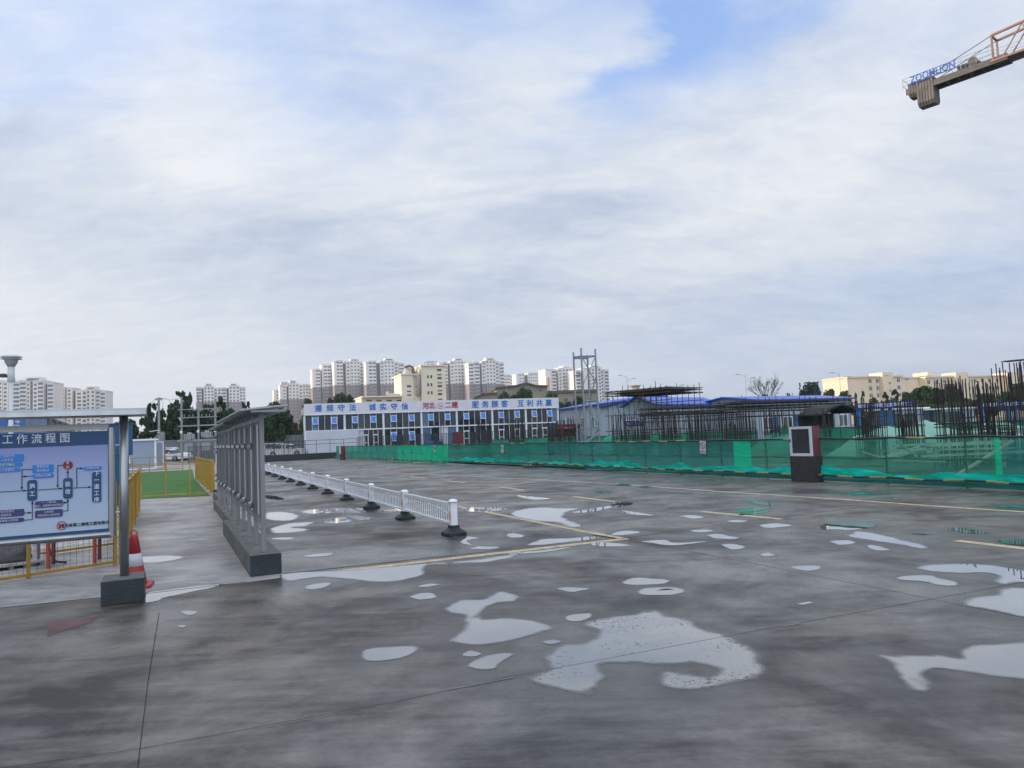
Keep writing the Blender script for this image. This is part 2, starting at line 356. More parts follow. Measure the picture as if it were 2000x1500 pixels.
def concrete(name, base, near_wet=True, dry=(.25, .25, .245), sheen=.30, seed=0.0, tv0=.44):
    m = bpy.data.materials.new(name); m.use_nodes = True; t = m.node_tree; b = t.nodes['Principled BSDF']; L = t.links.new
    def N(tp, **k):
        n = t.nodes.new(tp)
        for a, v in k.items(): setattr(n, a, v)
        return n
    tc = N('ShaderNodeTexCoord')
    def nz(scale, det=6, rough=.6, dist=0.0, sc_=(1, 1, 1), rot=LOT, off=0.0):
        mp = N('ShaderNodeMapping'); mp.inputs['Scale'].default_value = sc_; mp.inputs['Rotation'].default_value = (0, 0, rot); mp.inputs['Location'].default_value = (off + seed, off * 2, 0); L(tc.outputs['Object'], mp.inputs[0])
        n = N('ShaderNodeTexNoise'); n.inputs['Scale'].default_value = scale; n.inputs['Detail'].default_value = det; n.inputs['Roughness'].default_value = rough; n.inputs['Distortion'].default_value = dist
        L(mp.outputs[0], n.inputs['Vector']); return n.outputs[0]
    def mm(op, a, b_=0.0, c=0.0, clamp=False):
        n = N('ShaderNodeMath', operation=op, use_clamp=clamp)
        for i, v in enumerate((a, b_, c)):
            if hasattr(v, 'links'): L(v, n.inputs[i])
            else: n.inputs[i].default_value = v
        return n.outputs[0]
    def mc(f, a, b_, blend='MIX'):
        n = N('ShaderNodeMix', data_type='RGBA', blend_type=blend)
        for i, v in ((0, f), (6, a), (7, b_)):
            if hasattr(v, 'links'): L(v, n.inputs[i])
            else: n.inputs[i].default_value = v
        return n.outputs[2]
    big = nz(.32, 6, .6, .8); mid = nz(1.3, 8, .65, .5, off=4.0); fine = nz(26, 9, .78, 0); brush = nz(3.0, 6, .6, .3, (.35, 2.4, 1), LOT + R(8), 7.0); tone = nz(.14, 3, .5, .3, off=11.0)
    brush2 = nz(9.0, 5, .6, .1, (.12, 3.0, 1), LOT + R(96), 3.0)
    att = N('ShaderNodeAttribute', attribute_name='damp')
    w = mm('ADD', mm('MULTIPLY', mm('SUBTRACT', big, .5), 3.2), mm('MULTIPLY', mm('SUBTRACT', mid, .5), 2.6))
    w = mm('ADD', w, mm('MULTIPLY', mm('SUBTRACT', brush, .5), 1.0))
    w = mm('ADD', w, .56, clamp=True)
    pt = nz(.55, 7, .62, 1.2, off=21.0); pm = mm('MULTIPLY_ADD', mm('SUBTRACT', pt, .53), 9.0, 0.0, clamp=True); w = mm('SUBTRACT', w, mm('MULTIPLY', pm, .45), clamp=True)
    dk = nz(.8, 8, .66, .9, off=37.0); dm = mm('MULTIPLY_ADD', mm('SUBTRACT', dk, .56), 8.0, 0.0, clamp=True); w = mm('ADD', w, mm('MULTIPLY', dm, .5), clamp=True)
    wet = mm('MAXIMUM', w, mm('MULTIPLY', att.outputs['Fac'], 1.0), clamp=True) if near_wet else w
    c1 = mc(wet, (*dry, 1), (*base, 1))
    tv = mm('ADD', mm('ADD', mm('MULTIPLY', mm('SUBTRACT', pt, .5), 2.4), mm('MULTIPLY', mm('SUBTRACT', mid, .5), 2.2)), mm('ADD', mm('MULTIPLY', mm('SUBTRACT', dk, .5), 2.2), mm('MULTIPLY', mm('SUBTRACT', brush, .5), 1.6)))
    tv = mm('ADD', tv, tv0, clamp=True)
    if near_wet: tv = mm('MULTIPLY', tv, mm('MULTIPLY_ADD', att.outputs['Fac'], -.9, 1.0), clamp=True)
    c1 = mc(tv, (*base, 1), (*dry, 1))
    warm = mc(mm('MULTIPLY_ADD', mm('SUBTRACT', tone, .5), 3.0, .5, clamp=True), (1.12, 1.0, .90, 1), (.97, .99, 1.01, 1))
    c2 = mc(1.0, c1, warm, 'MULTIPLY')
    sp = mc(mm('MULTIPLY_ADD', mm('SUBTRACT', fine, .5), 1.6, .5, clamp=True), (.62, .62, .63, 1), (1.30, 1.30, 1.28, 1))
    c3 = mc(1.0, c2, sp, 'MULTIPLY')
    bs = mc(mm('MULTIPLY_ADD', mm('SUBTRACT', brush2, .5), 2.0, .5, clamp=True), (.90, .90, .90, 1), (1.10, 1.10, 1.10, 1))
    c4 = mc(1.0, c3, bs, 'MULTIPLY')
    L(c4, b.inputs['Base Color'])
    rn1 = nz(.45, 6, .6, .8, off=51.0); rg = mm('MULTIPLY_ADD', mm('SUBTRACT', rn1, .5), 1.5, sheen + .10); rg = mm('SUBTRACT', rg, mm('MULTIPLY', att.outputs['Fac'], .15))
    rg = mm('ADD', rg, mm('MULTIPLY', mm('SUBTRACT', mid, .5), -.35)); rg = mm('MAXIMUM', mm('MINIMUM', rg, .95), .16)
    L(rg, b.inputs['Roughness']); b.inputs['Specular IOR Level'].default_value = .5; b.inputs['IOR'].default_value = 1.5
    bp = N('ShaderNodeBump'); bp.inputs['Strength'].default_value = .35; bp.inputs['Distance'].default_value = .006
    L(mm('ADD', fine, mm('MULTIPLY', brush2, .8)), bp.inputs['Height']); L(bp.outputs[0], b.inputs['Normal'])
    return m
CONC = concrete('damp concrete', (.034, .034, .033), dry=(.172, .167, .160), sheen=.36)
CONC2 = concrete('pale walkway concrete', (.19, .195, .205), near_wet=True, dry=(.42, .42, .425), sheen=.42, tv0=.55, seed=31.0)
EARTH = M('bare earth', (.15, .13, .11), .95, var=.35, scale=.25, bump=.4)
g = MB().add([(-1300, -150, -.06), (1300, -150, -.06), (1300, 1500, -.06), (-1300, 1500, -.06)], [(0, 1, 2, 3)]).build('ground', EARTH); structure(g)
apron = MB().add([(-60, -40, -.012), (70, -40, -.012), (70, 110, -.012), (-60, 110, -.012)], [(0, 1, 2, 3)]).build('concrete_apron', CONC); structure(apron)
me = fan(np.geomspace(.9, 88, 300), np.linspace(-.95, .95, 300), OUT + [OUTB]); me.materials.append(CONC)
lot = bpy.data.objects.new('parking_lot', me); COL.objects.link(lot); structure(lot)
C0 = G(1210, 1052)
def LOC(a, b, z=0.0): p = C0 + E1 * a + E2 * b; return Vector((p.x, p.y, z))
def strip(name, a, b, w, z, mat, dark=0):
    a = Vector((a[0], a[1], 0)); b = Vector((b[0], b[1], 0)); d = (b - a).normalized(); n = Vector((-d.y, d.x, 0)) * w * .5
    N_ = max(2, int((b - a).length / .5)); vs = []
    for i in range(N_ + 1):
        p = a.lerp(b, i / N_); j = mnoise.noise(p * 2.3) * w * .12
        vs += [(p.x + n.x + j, p.y + n.y, z), (p.x - n.x + j, p.y - n.y, z)]
    o = MB().add(vs, [(2 * i, 2 * i + 1, 2 * i + 3, 2 * i + 2) for i in range(N_)]).build(name, mat); return structure(o)
# pale walkway slab
wp = [G(-700, 1262), G(0, 1187), G(200, 1166), G(470, 1139), G(552, 1128), G(545, 1090), G(497, 1020), G(470, 975), G(452, 935), G(445, 905), G(200, 900), G(-200, 905), G(-700, 960)]
wk = MB().add([(p.x, p.y, .001) for p in wp], [tuple(range(len(wp)))]).build('walkway', CONC2); structure(wk)
PAINT = M('worn yellow road paint', (.54, .44, .27), .55, var=.30, scale=9, dirt=.45)
JOINT = M('dark slab joint', (.014, .014, .014), .9, var=.6, scale=3, alpha=.6)
EDGE = M('pale slab joint edge', (.20, .20, .20), .7, var=.3, scale=6)
for a, b, w in (((891, 988), (1215, 1052), .13), ((668, 1115), (1225, 1052), .15), ((1370, 999), (1527, 1014), .14), ((1868, 1056), (2100, 1083), .15), ((1120, 970), (1203, 980), .14),
                ((975, 951), (1022, 957), .14), ((872, 939), (910, 943), .14), ((800, 931), (832, 934), .14), ((1200, 945), (1420, 961), .12), ((1420, 961), (1640, 975), .12), ((1640, 975), (1860, 991), .12), ((1860, 991), (2100, 1006), .12),
                ((700, 921), (900, 929), .1), ((900, 929), (1200, 945), .10)):
    strip('road_marking', G(*a), G(*b), w, .0017 if w > .11 else .0015, PAINT)
for a, b, w in (((311, 1196), (288, 1340), .007), ((288, 1340), (262, 1560), .006), ((-60, 1510), (275, 1463), .006), ((275, 1463), (770, 1372), .007), ((770, 1372), (1000, 1322), .009), ((1000, 1322), (1440, 1239), .006),
                ((1440, 1239), (1822, 1170), .009), ((1822, 1170), (2080, 1122), .009), ((1215, 1053), (1500, 1106), .013), ((1500, 1106), (1822, 1171), .010), ((1822, 1171), (2080, 1222), .009),
                ((-300, 1215), (0, 1188), .03), ((0, 1188), (200, 1167), .02), ((276, 1161), (480, 1137), .03), ((553, 1121), (800, 1094), .05), ((800, 1094), (1000, 1072), .03), ((1225, 1050), (1500, 1013), .016), ((1500, 1013), (1750, 983), .02), ((1750, 983), (1960, 964), .02),
                ((891, 986), (1160, 1040), .02), ((1160, 1045), (1205, 1052), .08), ((1215, 1052), (1300, 1041), .014)):
    strip('slab_joint', G(*a), G(*b), w, .0034, JOINT)
for a, b, w in (((500, 1426), (700, 1388), .006), ((880, 1348), (1000, 1325), .012), ((1529, 1225), (1560, 1219), .02)):
    p, q = G(*a), G(*b); strip('slab_joint', (p.x + .01, p.y + .012), (q.x + .01, q.y + .012), w, .0036, EDGE)
# puddles
def water_mat(name, specks):
    m = bpy.data.materials.new(name); m.use_nodes = True; t = m.node_tree; b = t.nodes['Principled BSDF']; L = t.links.new
    b.inputs['Base Color'].default_value = (.13, .14, .15, 1); b.inputs['Roughness'].default_value = .012; b.inputs['IOR'].default_value = 1.50; b.inputs['Specular IOR Level'].default_value = .5
    b.inputs['Coat Weight'].default_value = .8; b.inputs['Coat Roughness'].default_value = .01; b.inputs['Coat IOR'].default_value = 1.6
    tc = t.nodes.new('ShaderNodeTexCoord'); n = t.nodes.new('ShaderNodeTexNoise'); n.inputs['Scale'].default_value = 2.2; n.inputs['Detail'].default_value = 2; L(tc.outputs['Object'], n.inputs['Vector'])
    bp = t.nodes.new('ShaderNodeBump'); bp.inputs['Strength'].default_value = .03; bp.inputs['Distance'].default_value = .01; L(n.outputs[0], bp.inputs['Height'])
    L(bp.outputs[0], b.inputs['Normal']); L(bp.outputs[0], b.inputs['Coat Normal'])
    last = b.outputs[0]
    sh = t.nodes.new('ShaderNodeAttribute'); sh.attribute_name = 'shore'; en = t.nodes.new('ShaderNodeTexNoise'); en.inputs['Scale'].default_value = 7; en.inputs['Detail'].default_value = 6; L(tc.outputs['Object'], en.inputs['Vector'])
    ea = t.nodes.new('ShaderNodeMath'); ea.operation = 'MULTIPLY_ADD'; L(en.outputs[0], ea.inputs[0]); ea.inputs[1].default_value = .7; L(sh.outputs['Fac'], ea.inputs[2])
    er = t.nodes.new('ShaderNodeMapRange'); er.interpolation_type = 'SMOOTHSTEP'; L(ea.outputs[0], er.inputs[0]); er.inputs[1].default_value = .28; er.inputs[2].default_value = .98
    if specks:
        mp = t.nodes.new('ShaderNodeMapping'); mp.inputs['Scale'].default_value = (1, 1.2, 1); L(tc.outputs['Object'], mp.inputs[0])
        v = t.nodes.new('ShaderNodeTexNoise'); v.inputs['Scale'].default_value = 26; v.inputs['Detail'].default_value = 4; v.inputs['Roughness'].default_value = .7; L(mp.outputs[0], v.inputs['Vector'])
        g2 = t.nodes.new('ShaderNodeTexNoise'); g2.inputs['Scale'].default_value = 1.6; g2.inputs['Detail'].default_value = 3; L(mp.outputs[0], g2.inputs['Vector'])
        ad = t.nodes.new('ShaderNodeMath'); ad.operation = 'MULTIPLY_ADD'; L(g2.outputs[0], ad.inputs[0]); ad.inputs[1].default_value = .55; L(v.outputs[0], ad.inputs[2])
        r = t.nodes.new('ShaderNodeMapRange'); L(ad.outputs[0], r.inputs[0]); r.inputs[1].default_value = .885; r.inputs[2].default_value = .925
        c = bpy.data.materials.new(name + ' grain'); b2 = t.nodes.new('ShaderNodeBsdfPrincipled'); b2.inputs['Base Color'].default_value = (.07, .073, .077, 1); b2.inputs['Roughness'].default_value = .5
        ms = t.nodes.new('ShaderNodeMixShader'); L(r.outputs[0], ms.inputs[0]); L(b.outputs[0], ms.inputs[1]); L(b2.outputs[0], ms.inputs[2]); last = ms.outputs[0]
        bpy.data.materials.remove(c)
    tp = t.nodes.new('ShaderNodeBsdfTransparent'); me_ = t.nodes.new('ShaderNodeMixShader'); L(er.outputs[0], me_.inputs[0]); L(tp.outputs[0], me_.inputs[1]); L(last, me_.inputs[2]); L(me_.outputs[0], t.nodes['Material Output'].inputs[0])
    return m
WATER = water_mat('rain water', False); WATERS = water_mat('shallow rain water', True)
from mathutils.geometry import delaunay_2d_cdt
def puddle(poly, mat, z=.0024, wmax=.11):
    a = np.array(poly); n = len(a); x0, y0 = a.min(0); x1, y1 = a.max(0); b = np.roll(a, -1, 0)
    area = abs((a[:, 0] * b[:, 1] - b[:, 0] * a[:, 1]).sum()) / 2; per = np.hypot(*(b - a).T).sum(); w = min(wmax * (1 + y0 * .03), area / per * .6)
    g_ = max(w * .9, math.sqrt(max(area, .01) / 500)); gx, gy = np.meshgrid(np.arange(x0, x1, g_), np.arange(y0, y1, g_)); q = np.stack([gx.ravel(), gy.ravel()], 1)
    inside = np.zeros(len(q), bool)
    def dist(p):
        d_ = np.full(len(p), 99.0)
        for (ax, ay), (bx, by) in zip(a, b):
            ex, ey = bx - ax, by - ay; t = np.clip(((p[:, 0] - ax) * ex + (p[:, 1] - ay) * ey) / (ex * ex + ey * ey + 1e-12), 0, 1); d_ = np.minimum(d_, np.hypot(p[:, 0] - ax - t * ex, p[:, 1] - ay - t * ey))
        return d_
    for (ax, ay), (bx, by) in zip(a, b):
        if abs(by - ay) > 1e-12: inside ^= ((ay > q[:, 1]) != (by > q[:, 1])) & (q[:, 0] < (bx - ax) * (q[:, 1] - ay) / (by - ay) + ax)
    q = q[inside]; q = q[dist(q) > g_ * .35] if len(q) else q
    co = [Vector(p) for p in a.tolist()] + [Vector(p) for p in q.tolist()]
    v, e_, f, *_ = delaunay_2d_cdt(co, [], [list(range(n))], 1, 1e-5)
    va = np.array([(p.x, p.y) for p in v]); sh = np.clip(dist(va) / w, 0, 1)
    me = bpy.data.meshes.new('puddle_water'); fl = []
    for t in f:
        p = [va[k] for k in t[:3]]; cr = (p[1][0] - p[0][0]) * (p[2][1] - p[0][1]) - (p[1][1] - p[0][1]) * (p[2][0] - p[0][0]); fl.append(tuple(t) if cr > 0 else tuple(t)[::-1])
    me.from_pydata([(x, y, z) for x, y in va], [], fl); me.materials.append(mat)
    at_ = me.attributes.new('shore', 'FLOAT', 'POINT'); at_.data.foreach_set('value', sh.tolist())
    o = bpy.data.objects.new('puddle_water', me); COL.objects.link(o); return structure(o)
for o_ in OUT: puddle(o_, WATER)
puddle(OUTB, WATERS, wmax=.10)
rp = [G(*p) for p in ((95, 1216), (140, 1210), (188, 1200), (194, 1205), (180, 1216), (130, 1230), (92, 1244))]
structure(MB().add([(p.x, p.y, .002) for p in rp], [tuple(range(len(rp)))]).build('red_reflection_patch', M('maroon painted puddle reflection', (.10, .035, .035), .45, var=.4, scale=5)))  # red reflection in the wet floor, painted as a flat maroon patch
# ------------------------------------------------------------------ near things
STEEL = M('brushed stainless steel', (.36, .39, .41), .32, .85, var=.18, scale=5, streak=1)
STEEL2 = M('dull galvanised steel', (.27, .285, .30), .42, .5, var=.2, scale=6, streak=1, dirt=.2)
BLACKC = M('black painted concrete block', (.022, .034, .042), .5, var=.35, scale=6, bump=.3, dirt=.15)
CTOP = M('bare concrete block top', (.13, .135, .13), .75, var=.35, scale=8, bump=.5)
NAVY = M('navy print', (.022, .075, .19), .35, var=.04); BLUEP = M('bright blue print', (.03, .22, .62), .35, var=.04); PURP = M('violet print', (.055, .055, .18), .35, var=.05)
REDP = M('dark red print', (.24, .018, .02), .4, var=.05); WHITEP = M('white print', (.62, .68, .80), .5, var=.03); INK = M('black ink', (.01, .012, .02), .5)
YEL = M('yellow painted steel', (.44, .27, .04), .45, var=.2, scale=4, dirt=.25, bump=.05)
def grad_panel():
    m = bpy.data.materials.new('printed panel fading from violet blue to pale blue'); m.use_nodes = True; t = m.node_tree; b = t.nodes['Principled BSDF']
    tc = t.nodes.new('ShaderNodeTexCoord'); s_ = t.nodes.new('ShaderNodeSeparateXYZ'); t.links.new(tc.outputs['Object'], s_.inputs[0])
    mr = t.nodes.new('ShaderNodeMapRange'); t.links.new(s_.outputs[2], mr.inputs[0]); mr.inputs[1].default_value = .6; mr.inputs[2].default_value = 1.6
    r = t.nodes.new('ShaderNodeValToRGB'); t.links.new(mr.outputs[0], r.inputs[0]); e_ = r.color_ramp.elements
    e_[0].color = (.47, .57, .69, 1); e_[1].color = (.26, .31, .60, 1); k = e_.new(.55); k.color = (.39, .49, .67, 1)
    t.links.new(r.outputs[0], b.inputs['Base Color']); b.inputs['Roughness'].default_value = .28
    return m
def block(mb_parent, x0, x1, y0, y1, h, name='base_block'):
    b = MB(); b.m = 0; b.box(x0, x1, y0, y1, 0, h)
    o = b.build(name, [BLACKC, CTOP], mb_parent, bevel=.008)
    for p in o.data.polygons:
        if p.normal.z > .5 or p.normal.x < -.5: p.material_index = 1
    return o
def sign():
    PL = Plane(LOC(-.12, -6.2), LOT)
    T = thing('notice_board', 'large blue work flow chart board under a steel canopy at the left edge', 'notice board', PL.o, LOT)
    def sz(px, py): return PL.sz(px, py)
    sr, _ = sz(218, 950)
    zb = sz(120, 1051)[1]; zt = sz(120, 842)[1]
    L0 = sr - 2.75
    # frame with rounded outer edge
    f = MB(); w = .045
    f.tube([(L0, 0, zb), (sr, 0, zb)], .075, 12); f.tube([(sr, 0, zb - .02), (sr, 0, zt + .02)], .075, 12); f.tube([(L0, 0, zb), (L0, 0, zt)], .075, 12)
    MB().prism([(-.028, zt + .004), (.04, zt + .004), (.05, zt + .058), (.01, zt + .066)], L0, sr - .03, axis='x').build('top_trim', M('steel trim with painted sky reflection', (.62, .63, .62), .4, .1, var=.1, scale=2), T)  # sky mirrored by the steel is put in as a bright matte colour
    f.build('frame', STEEL, T, smooth=False)
    MB().box(L0 + .03, sr - .03, -.018, .02, zb + .03, zt - .01).build('panel', grad_panel(), T)
    zh = sz(120, 871)[1]
    MB().box(L0 + .035, sr - .03, -.024, -.0185, zh, zt - .012).build('header', NAVY, T)
    MB().box(L0 + .035, sr - .03, -.024, -.0185, zb + .035, zb + .062).build('footer_band', NAVY, T)
    for ch, x, y in zip('工作流程图', (16, 44, 72.4, 99.7, 127.3), (859.5, 858.9, 858.2, 857, 856.5)):
        s_, z_ = sz(x, y); text(ch, .104, WHITEP, T, (s_, -.028, z_), bold=.0010, name='title_lettering', sx=.92)
    def zpx(x, y): return (x / 6.52, 830 + y / 6.52)
    def rrect(x0, y0, x1, y1, mat, name='chart_box', rad=.3):
        (xc, yc) = zpx((x0 + x1) / 2, (y0 + y1) / 2)
        s0 = sz(*zpx(x0, (y0 + y1) / 2))[0]; s1 = sz(*zpx(x1, (y0 + y1) / 2))[0]
        z1 = sz(*zpx((x0 + x1) / 2, y0))[1]; z0 = sz(*zpx((x0 + x1) / 2, y1))[1]
        r = min(s1 - s0, z1 - z0) * rad; poly = []
        for cx, cz, a0 in ((s1 - r, z1 - r, 0), (s0 + r, z1 - r, 90), (s0 + r, z0 + r, 180), (s1 - r, z0 + r, 270)):
            for k in range(5): a = R(a0 + k * 22.5); poly.append((cx + r * math.cos(a), cz + r * math.sin(a)))
        MB().prism(poly, -.026, -.0185).build(name, mat, T)
        return (s0 + s1) / 2, (z0 + z1) / 2, z1 - z0, s1 - s0
    def lines(c, strs, size, mat=WHITEP, lead=1.15, bold=.0, y=-.029):
        n = len(strs)
        for i, s_ in enumerate(strs): text(s_, size * .84, mat, T, (c[0], y, c[1] + (n - 1) * .5 * size * lead - i * size * lead), bold=bold, name='chart_lettering', ext=.001, sx=.9)
    lines(rrect(-150, 378, 305, 475, BLUEP, rad=.12), ['施工员组织作', '业人员交底'], .034)
    lines(rrect(-150, 487, 290, 535, BLUEP, rad=.45), ['全体签字确认'], .036); lines(rrect(-150, 552, 268, 600, BLUEP, rad=.45), ['作业人员登记'], .036)
    lines(rrect(418, 505, 685, 605, BLUEP, rad=.12), ['悬挂安全', '警示标识'], .036); lines(rrect(418, 617, 685, 672, BLUEP, rad=.45), ['风险公示牌'], .036)
    lines(rrect(1068, 527, 1297, 573, BLUEP, rad=.45), ['验收标识牌'], .031)
    lines(rrect(353, 698, 478, 962, NAVY), ['施', '工'], .066, bold=.0008); lines(rrect(808, 673, 928, 935, NAVY), ['验', '收'], .066, bold=.0008)
    lines(rrect(1175, 592, 1292, 982, NAVY), list('下一道工序'), .066, bold=.0008, lead=1.02)
    lines(rrect(450, 962, 802, 1045, PURP, rad=.2), ['一、二级风险', '施工、监理单位组织验收'], .028); lines(rrect(450, 1078, 802, 1172, PURP, rad=.2), ['三级风险', '项目负责人组织验收'], .028)
    lines(rrect(-150, 1080, 312, 1170, PURP, rad=.2), ['安全风险进行', '监督检查'], .03); lines(rrect(-150, 1193, 312, 1245, PURP, rad=.4), ['项目部管理人员带班'], .03)
    c = sz(*zpx(868, 510)); rr = (sz(*zpx(868, 456))[1] - c[1])
    MB().prism([(c[0] + rr * 1.0 * math.cos(t * math.pi / 12), c[1] + rr * math.sin(t * math.pi / 12)) for t in range(24)], -.026, -.0185).build('chart_circle', REDP, T)
    lines(c, ['整', '改'], .04)
    def seg(p, q, head=False):
        ar = MB()
        a = sz(*zpx(*p)); b = sz(*zpx(*q)); ar.bar((a[0], -.021, a[1]), (b[0], -.021, b[1]), .0055)
        if head:
            d = Vector((b[0] - a[0], 0, b[1] - a[1])).normalized(); n = Vector((-d.z, 0, d.x)); B_ = Vector((b[0], -.022, b[1]))
            ar.add([B_ + d * .006, B_ - d * .028 + n * .011, B_ - d * .028 - n * .011, B_ + d * .006 + Vector((0, .002, 0)), B_ - d * .028 + n * .011 + Vector((0, .002, 0)), B_ - d * .028 - n * .011 + Vector((0, .002, 0))], [(0, 1, 2), (3, 5, 4), (0, 3, 4, 1), (1, 4, 5, 2), (2, 5, 3, 0)])
        ar.build('chart_arrow' if head else 'chart_line', INK, T)
    for p, q, h in (((0, 852), (345, 832), 1), ((415, 562), (285, 568), 0), ((285, 568), (283, 822), 1), ((418, 648), (292, 656), 1), ((485, 826), (798, 806), 1), ((868, 668), (866, 575), 1), ((803, 512), (740, 514), 0),
                    ((740, 514), (738, 795), 1), ((932, 802), (1165, 788), 1), ((982, 798), (980, 552), 0), ((980, 552), (1062, 550), 1), ((416, 1200), (416, 968), 1), ((314, 1116), (405, 1114), 1), ((314, 1209), (416, 1200), 0),
                    ((868, 1092), (866, 940), 1), ((803, 988), (856, 984), 1), ((803, 1094), (868, 1090), 0)): seg(p, q, h)
    c = sz(*zpx(788, 1278)); r1 = .043; ring = []
    lg = MB()
    for i in range(24):
        a, b = i * math.pi / 12, (i + 1) * math.pi / 12
        q = [(c[0] + rr_ * math.cos(t), y_, c[1] + rr_ * math.sin(t)) for y_ in (-.025, -.019) for rr_, t in ((r1, a), (r1, b), (r1 * .86, b), (r1 * .86, a))]
        lg.add(q, [(0, 1, 2, 3), (4, 7, 6, 5), (0, 4, 5, 1), (2, 6, 7, 3)])
    for x0 in (-.024, .006):
        for k in (0, .009): lg.box(c[0] + x0 + k, c[0] + x0 + k + .007, -.025, -.019, c[1] - .022, c[1] + .02 - k * .7)
        lg.box(c[0] + x0, c[0] + x0 + .018, -.0255, -.0185, c[1] - .024, c[1] - .018)
    lg.build('emblem', M('emblem red print', (.42, .02, .03), .4, var=.04), T)
    s_, z_ = sz(*zpx(1112, 1258)); text('河北省第二建筑工程有限公司', .036, INK, T, (s_, -.024, z_), bold=.0004, name='company_lettering', ext=.002)
    # posts, blocks, brackets and canopy; one post in view, its twin beyond the frame
    for px_ in (sr + .115, L0 - .115):
        p = MB(); p.tube([(px_, 0, .24), (px_, 0, 1.93)], .085, 16); p.build('post', STEEL, T, smooth=True)
        block(T, px_ - .20, px_ + .19, -.26, .16, .245)
        for zz_ in (sz(225, 870)[1], sz(225, 1001)[1]):
            sg = 1 if px_ > 0 or px_ > L0 + .5 else -1
            MB().tube([(px_ - sg * .115, 0, zz_), (px_, 0, zz_)], .022, 8).build('bracket', STEEL, T)
    cp = MB()
    prof = [(-.26, 1.915), (-.235, 1.96), (-.12, 1.985), (0, 1.992), (.12, 1.985), (.235, 1.96), (.26, 1.915), (.23, 1.905), (0, 1.935), (-.23, 1.905)]
    cp.prism([(a * .8, b) for a, b in prof], L0 - .35, sr + .33, axis='x'); cp.build('canopy', STEEL, T)
sign()
# ---- bulletin board shelters, seen almost end on
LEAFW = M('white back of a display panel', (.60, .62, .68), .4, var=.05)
def shelter(a0, a1, stations, roof=True, h=1.95, blk=.25, lab='', bb=-4.75, wid=.36, rw=.54):
    T = thing('bulletin_board_shelter', lab, 'bulletin board', LOC(a0, bb), LOT + math.pi / 2, 'roofed bulletin boards standing in a row'); L_ = a1 - a0   # local x runs away from the camera, y to the left
    b = MB().box(0, L_, -wid / 2, wid / 2, 0, blk); o = b.build('base_block', [BLACKC, CTOP], T, bevel=.01)
    for p in o.data.polygons:
        if p.normal.z > .5 or p.normal.y > .5: p.material_index = 1
    for i, s_ in enumerate(stations):
        x = s_ - a0
        p = MB(); p.box(x - .03, x + .03, -.026, .026, blk, h)
        p.build('post', STEEL2, T, bevel=.004)
        if s_ > stations[0] + .1:
            for z_ in (blk + .52, h - .42): MB().lathe([(.001, -.05), (.045, -.02), (.045, .02), (.001, .05)], 6, (x - .02, .06, z_)).build('clamp', STEEL, T)
    for s0, s1 in zip(stations[:-1], stations[1:]):
        x0, x1 = s0 - a0 + .05, s1 - a0 - .05
        f = MB()
        for z0_, z1_ in ((blk + .34, blk + .39), (h - .12, h - .07)): f.box(x0 - .03, x1 + .03, -.02, .02, z0_, z1_)
        f.box(x0, x0 + .04, -.035, .035, blk + .39, h - .12); f.box(x1 - .04, x1, -.035, .035, blk + .39, h - .12); f.build('frame', STEEL2, T)
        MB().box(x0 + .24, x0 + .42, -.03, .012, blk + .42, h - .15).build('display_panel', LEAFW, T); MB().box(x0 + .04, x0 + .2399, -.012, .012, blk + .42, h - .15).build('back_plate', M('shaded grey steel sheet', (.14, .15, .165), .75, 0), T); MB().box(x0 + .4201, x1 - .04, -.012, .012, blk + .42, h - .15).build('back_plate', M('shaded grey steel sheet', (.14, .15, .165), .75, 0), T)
    if roof:
        r = MB(); r.prism([(-rw / 2, h + .05), (rw / 2, h + .0), (rw / 2, h + .022), (-rw / 2, h + .07)], -.12, L_ + .1, axis='x'); r.build('roof', STEEL, T)
        n_ = int(L_ / .45)
        for k in range(n_ + 1): MB().box(-.1 + k * (L_ + .15) / n_, -.06 + k * (L_ + .15) / n_, -rw / 2 + .02, rw / 2 - .12, h - .02, h + .006).build('roof_rib', STEEL2, T)
shelter(.34, 5.0, (.53, 1.33, 2.25, 3.1, 4.05, 4.85), lab='nearest roofed bulletin board seen end on, on a long black block in the foreground')
shelter(5.12, 10.9, (5.35, 6.3, 7.3, 8.3, 9.3, 10.3), lab='second roofed bulletin board seen end on, directly behind the nearest one', blk=.2, bb=-4.68, wid=.2, rw=.42)
shelter(11.35, 14.7, (12.1, 14.2), h=1.80, blk=.19, bb=-4.48, wid=.24, rw=.5, lab='small bulletin board with a low flat roof, farthest of the row beside the lawn fence')
# ---- traffic cone
def cone():
    p = G(262, 1147); T = thing('traffic_cone', 'red and white traffic cone behind the black base block of the notice board', 'traffic cone', p, R(20))
    red = M('faded red cone plastic', (.42, .035, .035), .5, var=.15, scale=8, dirt=.12); wh = M('white reflective sleeve', (.62, .65, .72), .35, var=.06, scale=10)
    b = MB(); b.prism([(-.19, -.15), (-.15, -.19), (.15, -.19), (.19, -.15), (.19, .15), (.15, .19), (-.15, .19), (-.19, .15)], 0, .035, axis='z'); b.build('base', red, T, bevel=.006)
    def r(z): return .135 - (z - .03) / .55 * .095
    MB().lathe([(r(.03), .03), (r(.24), .24)], 24).build('lower_body', red, T, smooth=True)
    MB().lathe([(r(.24) + .002, .24), (r(.38) + .002, .38)], 24).build('reflective_band', wh, T, smooth=True)
    MB().lathe([(r(.38), .38), (r(.55), .55), (r(.57), .575), (.018, .59)], 24).build('upper_body', red, T, smooth=True)
    MB().tube([(.035 * math.cos(t), 0, .60 + .035 * math.sin(t)) for t in [k * math.pi / 6 - .6 for k in range(12)]], .014, 6).build('ring', red, T)
cone()
